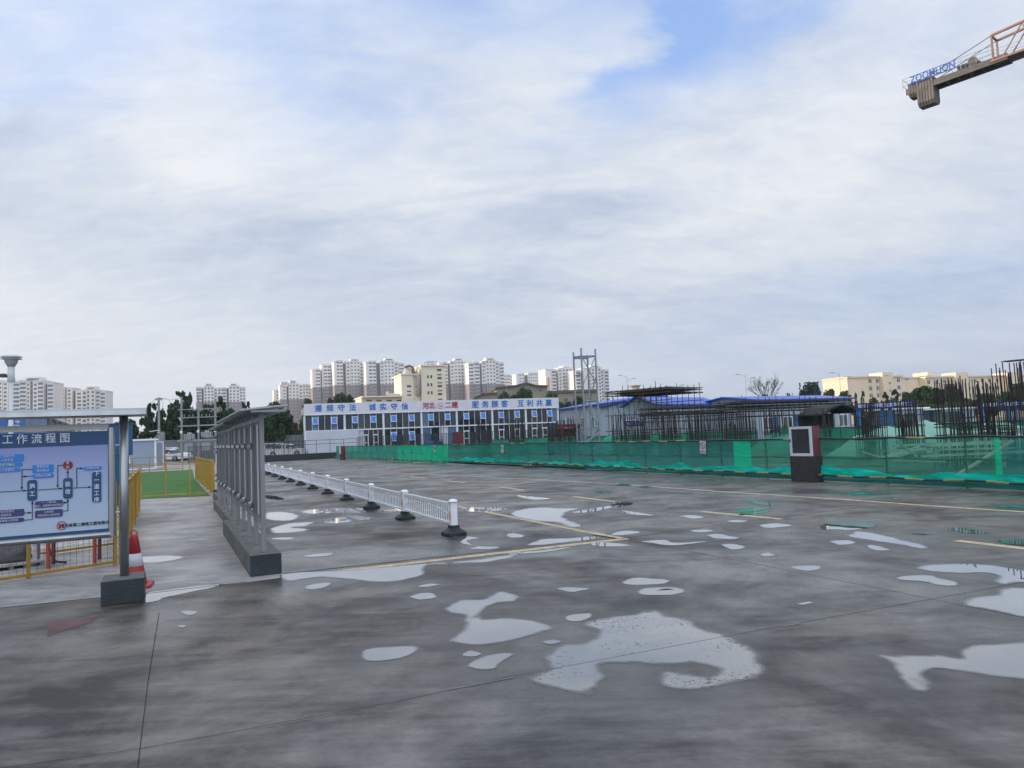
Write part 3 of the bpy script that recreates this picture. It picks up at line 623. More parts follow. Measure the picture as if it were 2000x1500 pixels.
# ---- yellow mesh fence behind the board
WIRE = M('thin grey wire', (.10, .11, .115), .5, .5)
def mesh_panel(T, x0, x1, z0, z1, wires=True, n_post=(), rot=None):
    f = MB(); w = .035
    f.box(x0, x1, -w / 2, w / 2, z0, z0 + w); f.box(x0, x1, -w / 2, w / 2, z1 - w, z1); f.build('rail', YEL, T)
    for x in n_post: MB().box(x - w / 2, x + w / 2, -w / 2 - .003, w / 2 + .003, 0.0, z1 + .002).build('post', YEL, T)
    if wires:
        g_ = MB(); k = x0
        while k < x1: g_.box(k, k + .003, -.0015, .0015, z0, z1); k += .075
        k = z0
        while k < z1: g_.box(x0, x1, -.004, -.001, k, k + .003); k += .075
        g_.build('wire_mesh', WIRE, T)
PA = Plane(LOC(2.3, -6.4), math.atan2((G(225, 1103) - G(0, 1138)).y, (G(225, 1103) - G(0, 1138)).x))
T = thing('mesh_fence', 'low yellow framed wire mesh fence behind the notice board', 'fence', G(225, 1104), PA.th); mesh_panel(T, -4.6, 0, .03, 1.12, True, (0, -1.02, -2.04, -3.06, -4.5))
T = thing('mesh_fence', 'yellow framed mesh fence farther back, behind the orange trestle', 'fence', G(226, 1067), PA.th); mesh_panel(T, -5.5, 0, .03, 1.12, True, (-.9, -1.9, -2.9, -3.9))
def picket(lab, p, q, h=1.05, sp=.12, group='yellow fences round the lawn', pw=.05, solid=False, mat=YEL):
    p = Vector((p[0], p[1], 0)); q = Vector((q[0], q[1], 0)); d = q - p; L_ = d.length
    T = thing('picket_fence', lab, 'fence', p, math.atan2(d.y, d.x), group)
    f = MB(); f.box(0, L_, -.02, .02, .08, .12); f.box(0, L_, -.02, .02, h - .04, h)
    k = .08
    while k < L_: f.box(k, k + pw, -.012, .012, .1201, h - .0401); k += sp
    f.build('picket_panel', mat, T)
    n_ = max(1, round(L_ / 2.0))
    for i in range(n_ + 1): MB().box(i * L_ / n_ - .025, i * L_ / n_ + .025, -.026, .026, 0, h + .03).build('post', mat, T)
    return T
picket('yellow picket fence running away from the camera right behind the notice board post', LOC(2.6, -6.38), LOC(11.9, -6.46), sp=.16)
picket('yellow picket fence along the right side of the lawn', LOC(15.9, -4.5), LOC(29, -4.62), h=1.08, sp=.15)
GR = M('artificial turf', (.055, .16, .030), .95, var=.45, scale=2.2, bump=.6, bscale=60)
lw = [LOC(16.9, -6.9), LOC(16.1, -4.62), LOC(29, -4.66), LOC(46, -4.3), LOC(46, -10), LOC(16.9, -10)]
lm = GR.node_tree; o = MB().add([(p.x, p.y, .012) for p in lw], [tuple(range(len(lw)))]).build('lawn', GR); o['kind'] = 'structure'
def railf(lab, p, q, h, nb, mat=YEL, mid=(), w=.03, group='yellow fences round the lawn'):
    p = Vector((p[0], p[1], 0)); q = Vector((q[0], q[1], 0)); d = q - p; L_ = d.length
    T = thing('rail_fence', lab, 'fence', p, math.atan2(d.y, d.x), group)
    for z_ in (.10, h - w) + tuple(mid): MB().box(0, L_, -w / 2, w / 2, z_, z_ + w).build('rail', mat, T)
    for i in range(nb + 1): MB().box(i * L_ / nb - w / 2, i * L_ / nb + w / 2, -w / 2 - .003, w / 2 + .003, 0, h + .01).build('post', mat, T)
    return T
railf('low open yellow rail fence along the near edge of the lawn', LOC(16.85, -8.6), LOC(16.0, -4.5), 1.05, 6, w=.026)
railf('low yellow rail fence along the far edge of the lawn', LOC(46.2, -10), LOC(46.2, -4.9), 1.0, 5, w=.05, mid=(.5,))
tag(MB().box(-.1, .1, -.1, .1, 0, .2).build('fence_foot', BLACKC, None, loc=LOC(15.75, -4.42), bevel=.01), 'black block at the near corner of the lawn fence', 'concrete block')
# ---- orange trestle, sack pile, hose behind the mesh fence
def trestle():
    ORG = M('orange red painted steel', (.48, .085, .045), .5, var=.2, scale=5, dirt=.2); MAR = M('dark maroon steel', (.14, .035, .035), .5, var=.2)
    fl, fr = G(94, 1111), G(185, 1103); bl, br = G(104, 1102), G(194, 1092)
    o_ = fl; T = thing('steel_trestle', 'orange red steel trestle standing behind the yellow mesh fence', 'trestle', (o_.x, o_.y, 0))
    def l(p, z=0): return (p.x - o_.x, p.y - o_.y, z)
    H_ = .95
    for p, m_ in ((fl, ORG), (fr, ORG), (bl, MAR), (br, MAR)): MB().bar(l(p), (l(p)[0] + (.02 if m_ is MAR else 0), l(p)[1], H_), .036).build('leg', m_, T)
    MB().bar(l(bl, .33), l(br, .33), .04).build('cross_rail', MAR, T); MB().bar(l(fl, .36), l(bl, .34), .03).build('cross_rail', ORG, T); MB().bar(l(fr, .36), l(br, .34), .03).build('cross_rail', ORG, T)
    tp = MB(); tp.add([l(fl, H_), l(fr, H_), l(br, H_), l(bl, H_), l(fl, H_ + .04), l(fr, H_ + .04), l(br, H_ + .04), l(bl, H_ + .04)], [(0, 3, 2, 1), (4, 5, 6, 7), (0, 1, 5, 4), (1, 2, 6, 5), (2, 3, 7, 6), (3, 0, 4, 7)]); tp.build('table_top', ORG, T)
trestle()
def lump(name, c, r3, mat, seed, lab=None, cat=None, parent=None, n=3, amp=.3):
    bm = bmesh.new(); bmesh.ops.create_icosphere(bm, subdivisions=n, radius=1)
    for v in bm.verts:
        k = 1 + amp * mnoise.fractal(v.co * 1.6 + Vector((seed, 0, 0)), 1, 2, 4)
        v.co = Vector((v.co.x * r3[0] * k, v.co.y * r3[1] * k, max(-.02, v.co.z * r3[2] * k + r3[2] * .55)))
    me_ = bpy.data.meshes.new(name); bm.to_mesh(me_); bm.free(); me_.materials.append(mat); me_.polygons.foreach_set('use_smooth', [True] * len(me_.polygons))
    o_ = bpy.data.objects.new(name, me_); COL.objects.link(o_); o_.location = c
    if parent: o_.parent = parent
    if lab: tag(o_, lab, cat)
    return o_
SACK = M('dark grey tarpaulin', (.085, .085, .09), .8, var=.4, scale=5, bump=.6); PAL = M('whitish wet timber', (.42, .42, .42), .7, var=.25, scale=6, bump=.3)
p0 = G(22, 1107)
T = thing('pallet', 'whitish flat pallet on the wet floor under the notice board', 'pallet', p0, PA.th)
b = MB(); b.box(-.55, .32, -.3, .35, .04, .075); b.build('deck', PAL, T); b = MB()
for x in (-.5, -.1, .27): b.box(x, x + .05, -.28, .33, 0, .04)
b.build('bearer', PAL, T)
lump('tarpaulin_bundle', (p0.x - .08, p0.y + .02, .075), (.34, .26, .15), SACK, 3, 'crumpled dark grey tarpaulin bundle lying on the whitish pallet', 'bundle', amp=.35)
q = G(66, 1105); T = thing('equipment_rack', 'white upright metal frame beside the tarpaulin bundle', 'frame', q, PA.th)
f = MB(); f.box(0, .04, 0, .04, 0, 1.0); f.box(-.12, .04, 0, .04, 0.0, .03); f.build('upright', M('white painted metal', (.6, .62, .66), .4, var=.08), T); MB().box(.05, .085, .02, .05, 0, 1.0).build('grey_upright', STEEL2, T)
h_ = [G(75, 1075)]; hq = G(92, 1107)
hz = [Vector((q.x + .10, q.y + .1, 1.0)), Vector((q.x + .10, q.y + .1, .55)), Vector((q.x + .12, q.y + .1, .3)), Vector((q.x + .19, q.y + .08, .13)), Vector((q.x + .28, q.y + .05, .035)), Vector((q.x + .42, q.y + .05, .02))]
tag(MB().tube(hz, .03, 8).build('black_hose', M('black rubber', (.012, .014, .018), .5), smooth=True), 'black hose curving down to the floor left of the orange trestle', 'hose')
# ---- white crowd barriers
WPL = M('white coated barrier steel', (.84, .87, .92), .35, var=.07, scale=6, dirt=.08); RUB = M('black rubber foot', (.018, .026, .03), .55, var=.3, scale=8, bump=.2); AMB = M('amber reflector', (.62, .26, .03), .25, var=.1)
BLU = M('blue baluster strip', (.10, .19, .40), .35)
def barrier(i, full=True):
    names = ['nearest white barrier section, its round capped end post standing alone on the right', 'second white barrier section from the near end']
    T = thing('traffic_barrier', '', 'barrier', (0, 0, 0), 0, 'linked white traffic barriers crossing the car park')
    H_ = .56
    MB().prism([(-.045, -.055), (.045, -.055), (.055, -.045), (.055, .045), (.045, .055), (-.045, .055), (-.055, .045), (-.055, -.045)], .13, H_ - .045, axis='z').build('post', WPL, T)
    MB().lathe([(.075, H_ - .05), (.078, H_ - .035), (.06, H_ - .012), (.028, H_), (.002, H_ + .004)], 20).build('cap', WPL, T, smooth=True)
    ft = MB()
    def ring(w, z, c=.3): k = w * (1 - c); return [(w, -k, z), (w, k, z), (k, w, z), (-k, w, z), (-w, k, z), (-w, -k, z), (-k, -w, z), (k, -w, z)]
    lv = [(.17, 0), (.17, .045), (.16, .055), (.08, .11), (.078, .155)]
    vs = [p for w, z in lv for p in ring(w, z)]; fs = [(k * 8 + j, k * 8 + (j + 1) % 8, k * 8 + 8 + (j + 1) % 8, k * 8 + 8 + j) for k in range(len(lv) - 1) for j in range(8)] + [tuple(range(8))[::-1], tuple(range(32, 40))]
    ft.add(vs, fs).build('foot', RUB, T, bevel=.004)
    for y_, nm in ((-.058, 0), (.058, 1)): MB().prism([(-.012, .27), (.012, .26), (.014, .36), (-.002, .38), (-.014, .36)], y_ - .009, y_ + .009).build('reflector', AMB, T)
    return T
def panel(T, L_=2.8):
    # local +x runs to the next post
    f = MB(); x0, x1 = .055, L_ - .055
    f.box(x0, x1, -.02, .02, .462, .496); f.box(x0, x1, -.014, .014, .43, .449); f.box(x0, x1, -.018, .018, .158, .19)
    f.build('rail', WPL, T)
    n_ = 23
    for k in range(n_):
        x = x0 + (k + .5) * (x1 - x0) / n_; arch = .36 + .055 * math.sin(math.pi * (k + .5) / n_)
        b_ = MB(); b_.m = 0; b_.box(x - .012, x + .012, -.006, .006, .1901, .4299); b_.m = 1
        b_.box(x + .0125, x + .019, -.0065, .0065, .20, arch * .86); b_.build('baluster', [WPL, BLU], T)
    a_ = MB(); a_.tube([(x0 + (x1 - x0) * t, 0, .30 + .10 * math.sin(math.pi * t)) for t in [k / 16 for k in range(17)]], .011, 6); a_.build('arch_rail', WPL, T)
proto = barrier(0); panel(proto)
index_kids(proto)
ords = ['nearest', 'second', 'third', 'fourth', 'fifth', 'sixth', 'seventh', 'eighth', 'ninth', 'tenth', 'eleventh', 'twelfth', 'thirteenth', 'fourteenth', 'fifteenth', 'sixteenth']
bp = [LOC(2.06 + 2.78 * i, -1.73 + .052 * i) for i in range(16)]
dth = math.atan2((bp[5] - bp[0]).y, (bp[5] - bp[0]).x)
for i, p in enumerate(bp):
    T = proto if i == 0 else copy_tree(proto)
    T.location = p; T.rotation_euler = (0, 0, dth)
    T['label'] = 'nearest white barrier section, with the free capped end post on a black foot' if i == 0 else f'{ords[i]} white barrier section counted from the near free end' if i < 15 else 'farthest white barrier section of the line'
# ---- fire cabinet
def cabinet():
    p, q = G(1553, 940), G(1606, 942); p = (p + q) * .5; p = Vector((p.x + .02, p.y + .12, 0))
    th = R(-60); H0, H1 = .66, 1.42
    BR = M('sooty dark brick plinth', (.034, .034, .037), .85, var=.4, scale=7, bump=.5)
    t = BR.node_tree; br = t.nodes.new('ShaderNodeTexBrick'); br.inputs['Scale'].default_value = 9; br.inputs['Mortar Size'].default_value = .03; br.inputs['Color1'].default_value = (.045, .042, .045, 1); br.inputs['Color2'].default_value = (.024, .024, .028, 1); br.inputs['Mortar'].default_value = (.06, .06, .065, 1)
    tc = t.nodes.new('ShaderNodeTexCoord'); mp = t.nodes.new('ShaderNodeMapping'); mp.inputs['Rotation'].default_value = (math.pi / 2, 0, 0); t.links.new(tc.outputs['Object'], mp.inputs[0]); t.links.new(mp.outputs[0], br.inputs[0])
    mx_ = t.nodes.new('ShaderNodeMix'); mx_.data_type = 'RGBA'; mx_.inputs[0].default_value = .55; bs = t.nodes['Principled BSDF']
    old = bs.inputs['Base Color'].links[0].from_socket; t.links.new(old, mx_.inputs[6]); t.links.new(br.outputs[0], mx_.inputs[7]); t.links.new(mx_.outputs[2], bs.inputs['Base Color'])
    T = thing('brick_plinth', 'dark brick plinth carrying the fire hose cabinet at the green netting', 'plinth', p, th)
    MB().box(-.36, .36, -.17, .2, 0, H0).build('plinth_body', BR, T, bevel=.006)
    C = thing('fire_cabinet', 'maroon fire hose cabinet with a white framed glass door on the brick plinth', 'cabinet', (p.x, p.y, H0 + .002), th)
    RED = M('dull maroon painted metal', (.155, .040, .055), .45, var=.15, scale=4, dirt=.15); WF = M('white powder coated frame', (.58, .61, .66), .4, var=.06)
    h_ = H1 - H0
    s = MB(); s.box(-.34, -.32, -.13, .17, 0, h_); s.box(.32, .34, -.13, .17, 0, h_); s.box(-.32, .32, .15, .17, 0, h_); s.box(-.32, .32, -.13, .15, 0, .02); s.box(-.32, .32, -.13, .15, h_ - .02, h_); s.build('body', RED, C)
    D = thing('door', '', ''); del D['label']; del D['category']; D.parent = C
    d_ = MB(); d_.box(-.34, -.27, -.165, -.131, 0, h_); d_.box(.27, .34, -.165, -.131, 0, h_); d_.box(-.27, .27, -.165, -.131, 0, .07); d_.box(-.27, .27, -.165, -.131, h_ - .065, h_); d_.build('door_frame', WF, D)
    MB().box(-.27, .27, -.15, -.142, .07, h_ - .065).build('pane', M('dirty cabinet glass', (.06, .06, .075), .12, var=.3, alpha=.8, scale=3), D)
    MB().box(-.325, -.305, -.185, -.166, .36, .44).build('handle', INK, D)
    hr = MB()
    for k in range(9): rr_ = .16 - k * .014; hr.tube([(rr_ * math.cos(a), .02, .25 + rr_ * math.sin(a)) for a in [j * math.pi / 10 for j in range(21)]], .013, 5)
    hr.build('hose_reel', M('off white canvas hose', (.42, .38, .34), .8, var=.2), C)
cabinet()
# ------------------------------------------------------------------ green netting fence
BAM = M('black and yellow scaffold tube', (.03, .035, .035), .5, var=.3)
YB = M('yellow band on scaffold tube', (.32, .25, .09), .5, var=.35, dirt=.4); OLV = M('olive green tube', (.10, .13, .05), .5, var=.3)
DKT = M('dark green painted tube', (.035, .075, .06), .5, var=.3, dirt=.2)
def net_mat(name, rgb, a, sc_=1.0):
    m = bpy.data.materials.new(name); m.use_nodes = True; t = m.node_tree; L = t.links.new; b = t.nodes['Principled BSDF']; out = t.nodes['Material Output']
    tc = t.nodes.new('ShaderNodeTexCoord'); mp = t.nodes.new('ShaderNodeMapping'); mp.inputs['Scale'].default_value = (.35, .35, 7); L(tc.outputs['Object'], mp.inputs[0])
    n = t.nodes.new('ShaderNodeTexNoise'); n.inputs['Scale'].default_value = 3.5; n.inputs['Detail'].default_value = 6; n.inputs['Roughness'].default_value = .65; L(mp.outputs[0], n.inputs['Vector'])
    n2 = t.nodes.new('ShaderNodeTexNoise'); n2.inputs['Scale'].default_value = .9; n2.inputs['Detail'].default_value = 4; L(tc.outputs['Object'], n2.inputs['Vector'])
    r = t.nodes.new('ShaderNodeValToRGB'); L(n.outputs[0], r.inputs[0]); r.color_ramp.elements[0].position = .3; r.color_ramp.elements[1].position = .72
    r.color_ramp.elements[0].color = (*[c * .75 for c in rgb], 1); r.color_ramp.elements[1].color = (*[min(1, c * 1.25) for c in rgb], 1)
    L(r.outputs[0], b.inputs['Base Color']); b.inputs['Roughness'].default_value = .6; b.inputs['Specular IOR Level'].default_value = .2
    tr = t.nodes.new('ShaderNodeBsdfTranslucent'); L(r.outputs[0], tr.inputs[0]); ms = t.nodes.new('ShaderNodeMixShader'); ms.inputs[0].default_value = .4; L(b.outputs[0], ms.inputs[1]); L(tr.outputs[0], ms.inputs[2])
    tp = t.nodes.new('ShaderNodeBsdfTransparent'); tp.inputs[0].default_value = (.60, .88, .80, 1)
    mr = t.nodes.new('ShaderNodeMapRange'); L(n2.outputs[0], mr.inputs[0]); mr.inputs[1].default_value = .3; mr.inputs[2].default_value = .7; mr.inputs[3].default_value = max(0, a - .12); mr.inputs[4].default_value = min(1, a + .12)
    m2 = t.nodes.new('ShaderNodeMixShader'); L(mr.outputs[0], m2.inputs[0]); L(tp.outputs[0], m2.inputs[1]); L(ms.outputs[0], m2.inputs[2]); L(m2.outputs[0], out.inputs[0])
    return m
NETA = net_mat('dark green safety netting', (.045, .25, .225), .68); NETB = net_mat('mid green safety netting', (.07, .30, .21), .60)
NETC = net_mat('bright green doubled netting', (.012, .62, .34), .90); NETD = net_mat('loose turquoise green netting', (.010, .74, .60), .95); NETE = net_mat('pale sea green netting', (.05, .40, .30), .85)
FP = [G(x, y) for x, y in ((657, 895.6), (718, 898.5), (790, 902), (860, 905.5), (949, 908.5), (1072, 912.8), (1159, 917.6), (1269, 924), (1360, 928.3), (1414, 930.6), (1508, 935.5), (1620, 941), (1753, 947.6), (1918, 955.6), (2080, 964))]
fd = [0]
for a, b_ in zip(FP[:-1], FP[1:]): fd.append(fd[-1] + (b_ - a).length)
def fpt(s, z=0.0, off=0.0):
    s = max(0, min(fd[-1] - 1e-4, s)); i = max(k for k in range(len(fd)) if fd[k] <= s); i = min(i, len(FP) - 2)
    d = (FP[i + 1] - FP[i]).normalized(); p = FP[i] + d * (s - fd[i]); n = Vector((-d.y, d.x, 0))
    return Vector((p.x + n.x * off, p.y + n.y * off, z))
def fs_at(px):   # distance along the fence at an image column
    best = min(range(0, 2000), key=lambda k: abs(px_of(fpt(fd[-1] * k / 2000)) - px)); return fd[-1] * best / 2000
def px_of(p): d = p - CAM; w = d.dot(fw); return 1000 + F * d.dot(rt) / w
HF = 1.09
T = thing('netting_fence', 'long green safety netting fence on scaffold tubes along the construction pit', 'fence', (0, 0, 0))
def sag(s): return .012 * math.sin(s * 3.4) + .01 * mnoise.noise(Vector((s * .9, 0, 0)))
n_ = int(fd[-1] / 1.8)
for i in range(n_ + 1):
    s = fd[-1] * i / n_; p = MB(); lean = random.uniform(-.03, .03)
    a, b_ = fpt(s, 0, .03), fpt(s + lean, HF + random.uniform(.0, .05), .03); p.bar(a, b_, .048, n=8); p.build('post', DKT if i % 3 else OLV, T)
for z0_, nm, off in ((HF - .005, 'top_rail', -.02), (.60, 'middle_rail', .065), (.17, 'bottom_rail', -.17)):
    s = 0; k = 0; m_ = MB()
    while s < fd[-1]:
        e_ = min(fd[-1], s + .45); m_.m = 1 if (k % 2 and (mnoise.noise(Vector((s * .4, z0_ * 9, 0))) > (.15 if z0_ > 1 else .0 if z0_ > .5 else -.35))) else 0
        m_.bar(fpt(s, z0_ + sag(s), off), fpt(e_ + .004, z0_ + sag(e_), off), .046, n=8); s = e_; k += 1
    m_.build(nm, [BAM, YB], T)
def netstrip(s0, s1, z0f, z1f, off, amp, mat, name='netting', step=.12, rows=9, seed=0):
    vs = []; N_ = max(2, int((s1 - s0) / step)); fs = []
    for i in range(N_ + 1):
        s = s0 + (s1 - s0) * i / N_; z0_, z1_ = z0f(s), z1f(s)
        for j in range(rows):
            t = j / (rows - 1); z = z0_ + (z1_ - z0_) * t
            o_ = off + amp * (mnoise.fractal(Vector((s * 1.1, z * 2.2, seed)), 1, 2, 3) + .35 * mnoise.fractal(Vector((s * 5, z * 9, seed + 4)), 1, 2, 3)) * (1 - .6 * t)
            vs.append(fpt(s, z, o_))
    for i in range(N_):
        for j in range(rows - 1): q = i * rows + j; fs.append((q, q + rows, q + rows + 1, q + 1))
    return MB().add(vs, fs).build(name, mat, T, smooth=True)
sx_ = {p: fs_at(p) for p in (657, 668, 778, 876, 1060, 1437, 1470, 1950, 1962)}
zb_ = lambda s: .20 + .05 * mnoise.noise(Vector((s * .8, 3, 0)))
zt_ = lambda s: HF + sag(s) - .01
netstrip(0, sx_[778], lambda s: .05, zt_, .0, .05, NETE, seed=1)
netstrip(sx_[778], sx_[876], lambda s: .06, zt_, .0, .09, NETC, seed=2)
netstrip(sx_[876], sx_[1060], lambda s: .10, zt_, .0, .04, NETE if 0 else net_mat('teal safety netting', (.035, .28, .22), .72), seed=3)
netstrip(sx_[1060], sx_[1437], zb_, zt_, .0, .02, NETA, seed=4)
netstrip(sx_[1437], sx_[1470], zb_, zt_, -.012, .03, NETC, seed=5)
netstrip(sx_[1470], sx_[1950], zb_, zt_, .0, .02, NETB, seed=6)
netstrip(sx_[1950] - .02, sx_[1962], zb_, zt_, -.012, .02, NETC, seed=7)
netstrip(sx_[1962], fd[-1], zb_, zt_, .0, .02, NETA, seed=8)
def hump(s): return .26 + .16 * mnoise.noise(Vector((s * .55, 1.5, 0))) + .10 * mnoise.noise(Vector((s * 1.6, 8, 0))) + .06 * max(0, math.sin(s * 1.25))
netstrip(sx_[876], fd[-1], lambda s: .165 + .01 * mnoise.noise(Vector((s * 2, 0, 4))), lambda s: max(.2, hump(s)), -.07, .10, NETD, name='loose_netting', seed=9, rows=12, step=.08)
netstrip(sx_[1060], fd[-1], lambda s: .02, lambda s: .16 + .05 * mnoise.noise(Vector((s * 1.3, 2, 4))), -.02, .05, NETA, name='loose_netting', seed=12, rows=5)
# prohibition signs hung on the fence
def ban_sign(px, py0, py1, wpx, lab, txt='禁止翻越'):
    s = fs_at(px); p = fpt(s, 0, -.05); d = (fpt(s + .3) - fpt(s - .3)).normalized(); th = math.atan2(d.y, d.x)
    PL = Plane(p, th); z1 = PL.sz(px, py0)[1]; z0 = PL.sz(px, py1)[1]; x0 = PL.sz(px - wpx / 2, (py0 + py1) / 2)[0]; x1 = PL.sz(px + wpx / 2, (py0 + py1) / 2)[0]
    w = min(x1 - x0, (z1 - z0) * .72) if wpx < 11 else x1 - x0; h_ = z1 - z0
    Q = thing('prohibition_sign', lab, 'sign', (p.x, p.y, z0), th, 'prohibition signs on the netting fence'); Q.rotation_euler = (0, R(4), th)
    MB().box(-w / 2, w / 2, -.006, 0, 0, h_).build('plate', M('white enamel plate', (.62, .62, .64), .4, var=.08), Q, bevel=.002)
    rr = w * .40; c = (0, h_ * .64); rg = MB()
    rg.tube([(c[0] + rr * math.cos(k * math.pi / 12), -.007, c[1] + rr * math.sin(k * math.pi / 12)) for k in range(25)], rr * .22, 6); rg.bar((-rr * .7, -.007, c[1] + rr * .7), (rr * .7, -.007, c[1] - rr * .7), rr * .16, .004); rg.build('red_ring', REDP, Q)
    f = MB(); f.bar((0, -.0075, c[1] + rr * .35), (-rr * .1, -.0075, c[1] - rr * .15), rr * .28, .004); f.bar((-rr * .1, -.0075, c[1] - rr * .1), (rr * .3, -.0075, c[1] - rr * .6), rr * .16, .003); f.bar((-rr * .1, -.0075, c[1] - rr * .1), (-rr * .4, -.0075, c[1] - rr * .55), rr * .16, .003); f.bar((-rr * .35, -.0075, c[1] + rr * .3), (rr * .4, -.0075, c[1] + rr * .15), rr * .14, .003)
    f.lathe([(rr * .14, -.002), (rr * .14, .002)], 10, (0, -.008, c[1] + rr * .58)); f.build('pictogram', INK, Q)
    MB().box(-w * .4, w * .4, -.009, -.006, h_ * .07, h_ * .24).build('caption_band', REDP, Q)
    text(txt, w * .17, WHITEP, Q, (0, -.0105, h_ * .155), ext=.0008, bold=.0006, name='caption_lettering')
ban_sign(1377.5, 861.5, 886, 11.5, 'white prohibition sign on the netting fence nearest the fire cabinet')
ban_sign(984, 869, 885, 4.5, 'small white prohibition sign in the middle of the netting fence')
ban_sign(851.5, 870, 883, 3.2, 'small white prohibition sign on the bright green stretch of netting')
# ------------------------------------------------------------------ pit, debris, rebar cages
DUST = M('green dust sheet over soil', (.04, .13, .09), .85, var=.45, scale=.5, bump=.5)
def sheet(name, pts, fn, mat, nx=60, ny=30):
    a, b_, c, d = [Vector((p[0], p[1], 0)) for p in pts]; vs = []; fs = []
    for i in range(nx + 1):
        for j in range(ny + 1):
            u, v = i / nx, j / ny; p = (a * (1 - u) + b_ * u) * (1 - v) + (d * (1 - u) + c * u) * v; vs.append((p.x, p.y, fn(p.x, p.y, u, v)))
    for i in range(nx):
        for j in range(ny): q = i * (ny + 1) + j; fs.append((q, q + ny + 1, q + ny + 2, q + 1))
    return MB().add(vs, fs).build(name, mat, None, smooth=True)
o = sheet('pit_ground', (fpt(0, 0, .5), fpt(fd[-1], 0, .5), (60, 45), (4, 92)), lambda x, y, u, v: .02 + (.10 + .28 * v) * (mnoise.fractal(Vector((x * .25, y * .25, 0)), 1, 2, 4) * .5 + .5), DUST, 90, 50); o['kind'] = 'structure'
PALE = M('pale green dust sheet', (.22, .42, .35), .8, var=.22, scale=.6, bump=.5); LGREEN = M('green sheeting screen', (.03, .25, .17), .8, var=.25, scale=.8, bump=.3)
def mound(c, L_, Wd, H_, mat, lab, seed, th=LOT, name='covered_heap', cat='covered heap'):
    o = MB(); nx, ny = 26, 14; vs = []; fs = []
    for i in range(nx + 1):
        for j in range(ny + 1):
            u, v = i / nx * 2 - 1, j / ny * 2 - 1; k = max(0, 1 - u * u) ** .8 * max(0, 1 - v * v) ** .7
            vs.append((u * L_ / 2, v * Wd / 2, H_ * k * (1 + .3 * mnoise.fractal(Vector((u * 2 + seed, v * 1.6, seed)), 1, 2, 3))))
    for i in range(nx):
        for j in range(ny): q = i * (ny + 1) + j; fs.append((q, q + ny + 1, q + ny + 2, q + 1))
    o.add(vs, fs); ob = o.build(name, mat, None, smooth=True, loc=c); ob.rotation_euler = (0, 0, th); tag(ob, lab, cat); return ob
def gpt(px, Y, z=0.0): p = at(px, 850, Y); return Vector((p.x, p.y, z))
mound(gpt(1740, 30), 5, 3, 1.2, PALE, 'pale green covered heap between the two tall rebar cages beside the fire cabinet', 1)
mound(gpt(1830, 33), 9, 3, 1.2, PALE, 'long pale green covered heap behind the rebar cages at the right', 5)
mound(gpt(1970, 31), 7, 3, 1.15, PALE, 'pale green covered heap at the right edge behind the dense rebar', 8)
mound(gpt(1530, 36), 4, 2.4, 1.0, LGREEN, 'green covered heap left of the fire cabinet', 12)
mound(gpt(1195, 50), 3, 2, 1.1, LGREEN, 'small green covered heap right of the lattice mast', 21)
# timber boards and panels lying in the pit behind the netting
TIM = M('pale weathered timber board', (.40, .40, .33), .75, var=.25, scale=3, bump=.3); PLY = M('pale formwork panel', (.38, .42, .42), .6, var=.2, scale=2)
def plank(px, Y, z, L_, w, t, rz, ry, lab, mat=TIM):
    p = gpt(px, Y, z); o = MB().box(-L_ / 2, L_ / 2, -w / 2, w / 2, -t / 2, t / 2).build('timber_board', mat, None, bevel=.004, loc=p); o.rotation_euler = (0, ry, rz); tag(o, lab, 'timber board', 'loose boards behind the netting'); return o
for k, (px, Y, z, L_, w, t, rz, ry, lab, mt) in enumerate([(1745, 19.5, .42, 2.3, .5, .03, R(-8), R(4), 'pale formwork panel lying flat behind the netting right of the fire cabinet', PLY), (1775, 20, .62, 1.6, .6, .03, R(10), R(-12), 'tilted pale formwork panel leaning on the flat one behind the netting', PLY),
    (1713, 19, .55, .9, .1, .05, R(5), R(18), 'short pale board end sticking up left of the formwork panels', TIM), (1770, 19, .72, .6, .07, .05, R(0), R(42), 'thin steep board propped on the tilted formwork panel', TIM), (1860, 20, .78, 3.2, .12, .06, R(-3), R(0), 'uppermost long pale board behind the netting at the right', TIM),
    (1850, 19.6, .64, 3.4, .1, .05, R(-3), R(1), 'second long pale board below the uppermost one', TIM), (1905, 19.4, .5, 3.0, .1, .06, R(2), R(0), 'long pale board low behind the netting near the right edge', TIM), (1900, 18.2, .32, 2.6, .09, .05, R(12), R(-24), 'long board slanting up to the right behind the netting', TIM),
    (1500, 22.5, .25, 2.2, .1, .05, R(20), R(2), 'low board on the ground behind the netting left of the fire cabinet', TIM), (1650, 20, .3, 1.8, .08, .05, R(-14), R(3), 'narrow board just right of the brick plinth behind the netting', TIM)]): plank(px, Y, z, L_, w, t, rz, ry, lab, mt)
T2 = thing('work_bench', 'rough timber bench standing behind the netting at the right', 'bench', gpt(1880, 19.8, .1), R(0))
MB().box(-1.0, 1.0, -.3, .3, .62, .66).build('bench_top', TIM, T2)
for x in (-.9, -.1, .9): MB().box(x - .04, x + .04, -.25, -.19, 0, .6199).build('leg', TIM, T2)
REB = M('rusty dark reinforcing bar', (.026, .024, .025), .7, var=.4, scale=5)
bar_mesh = {}
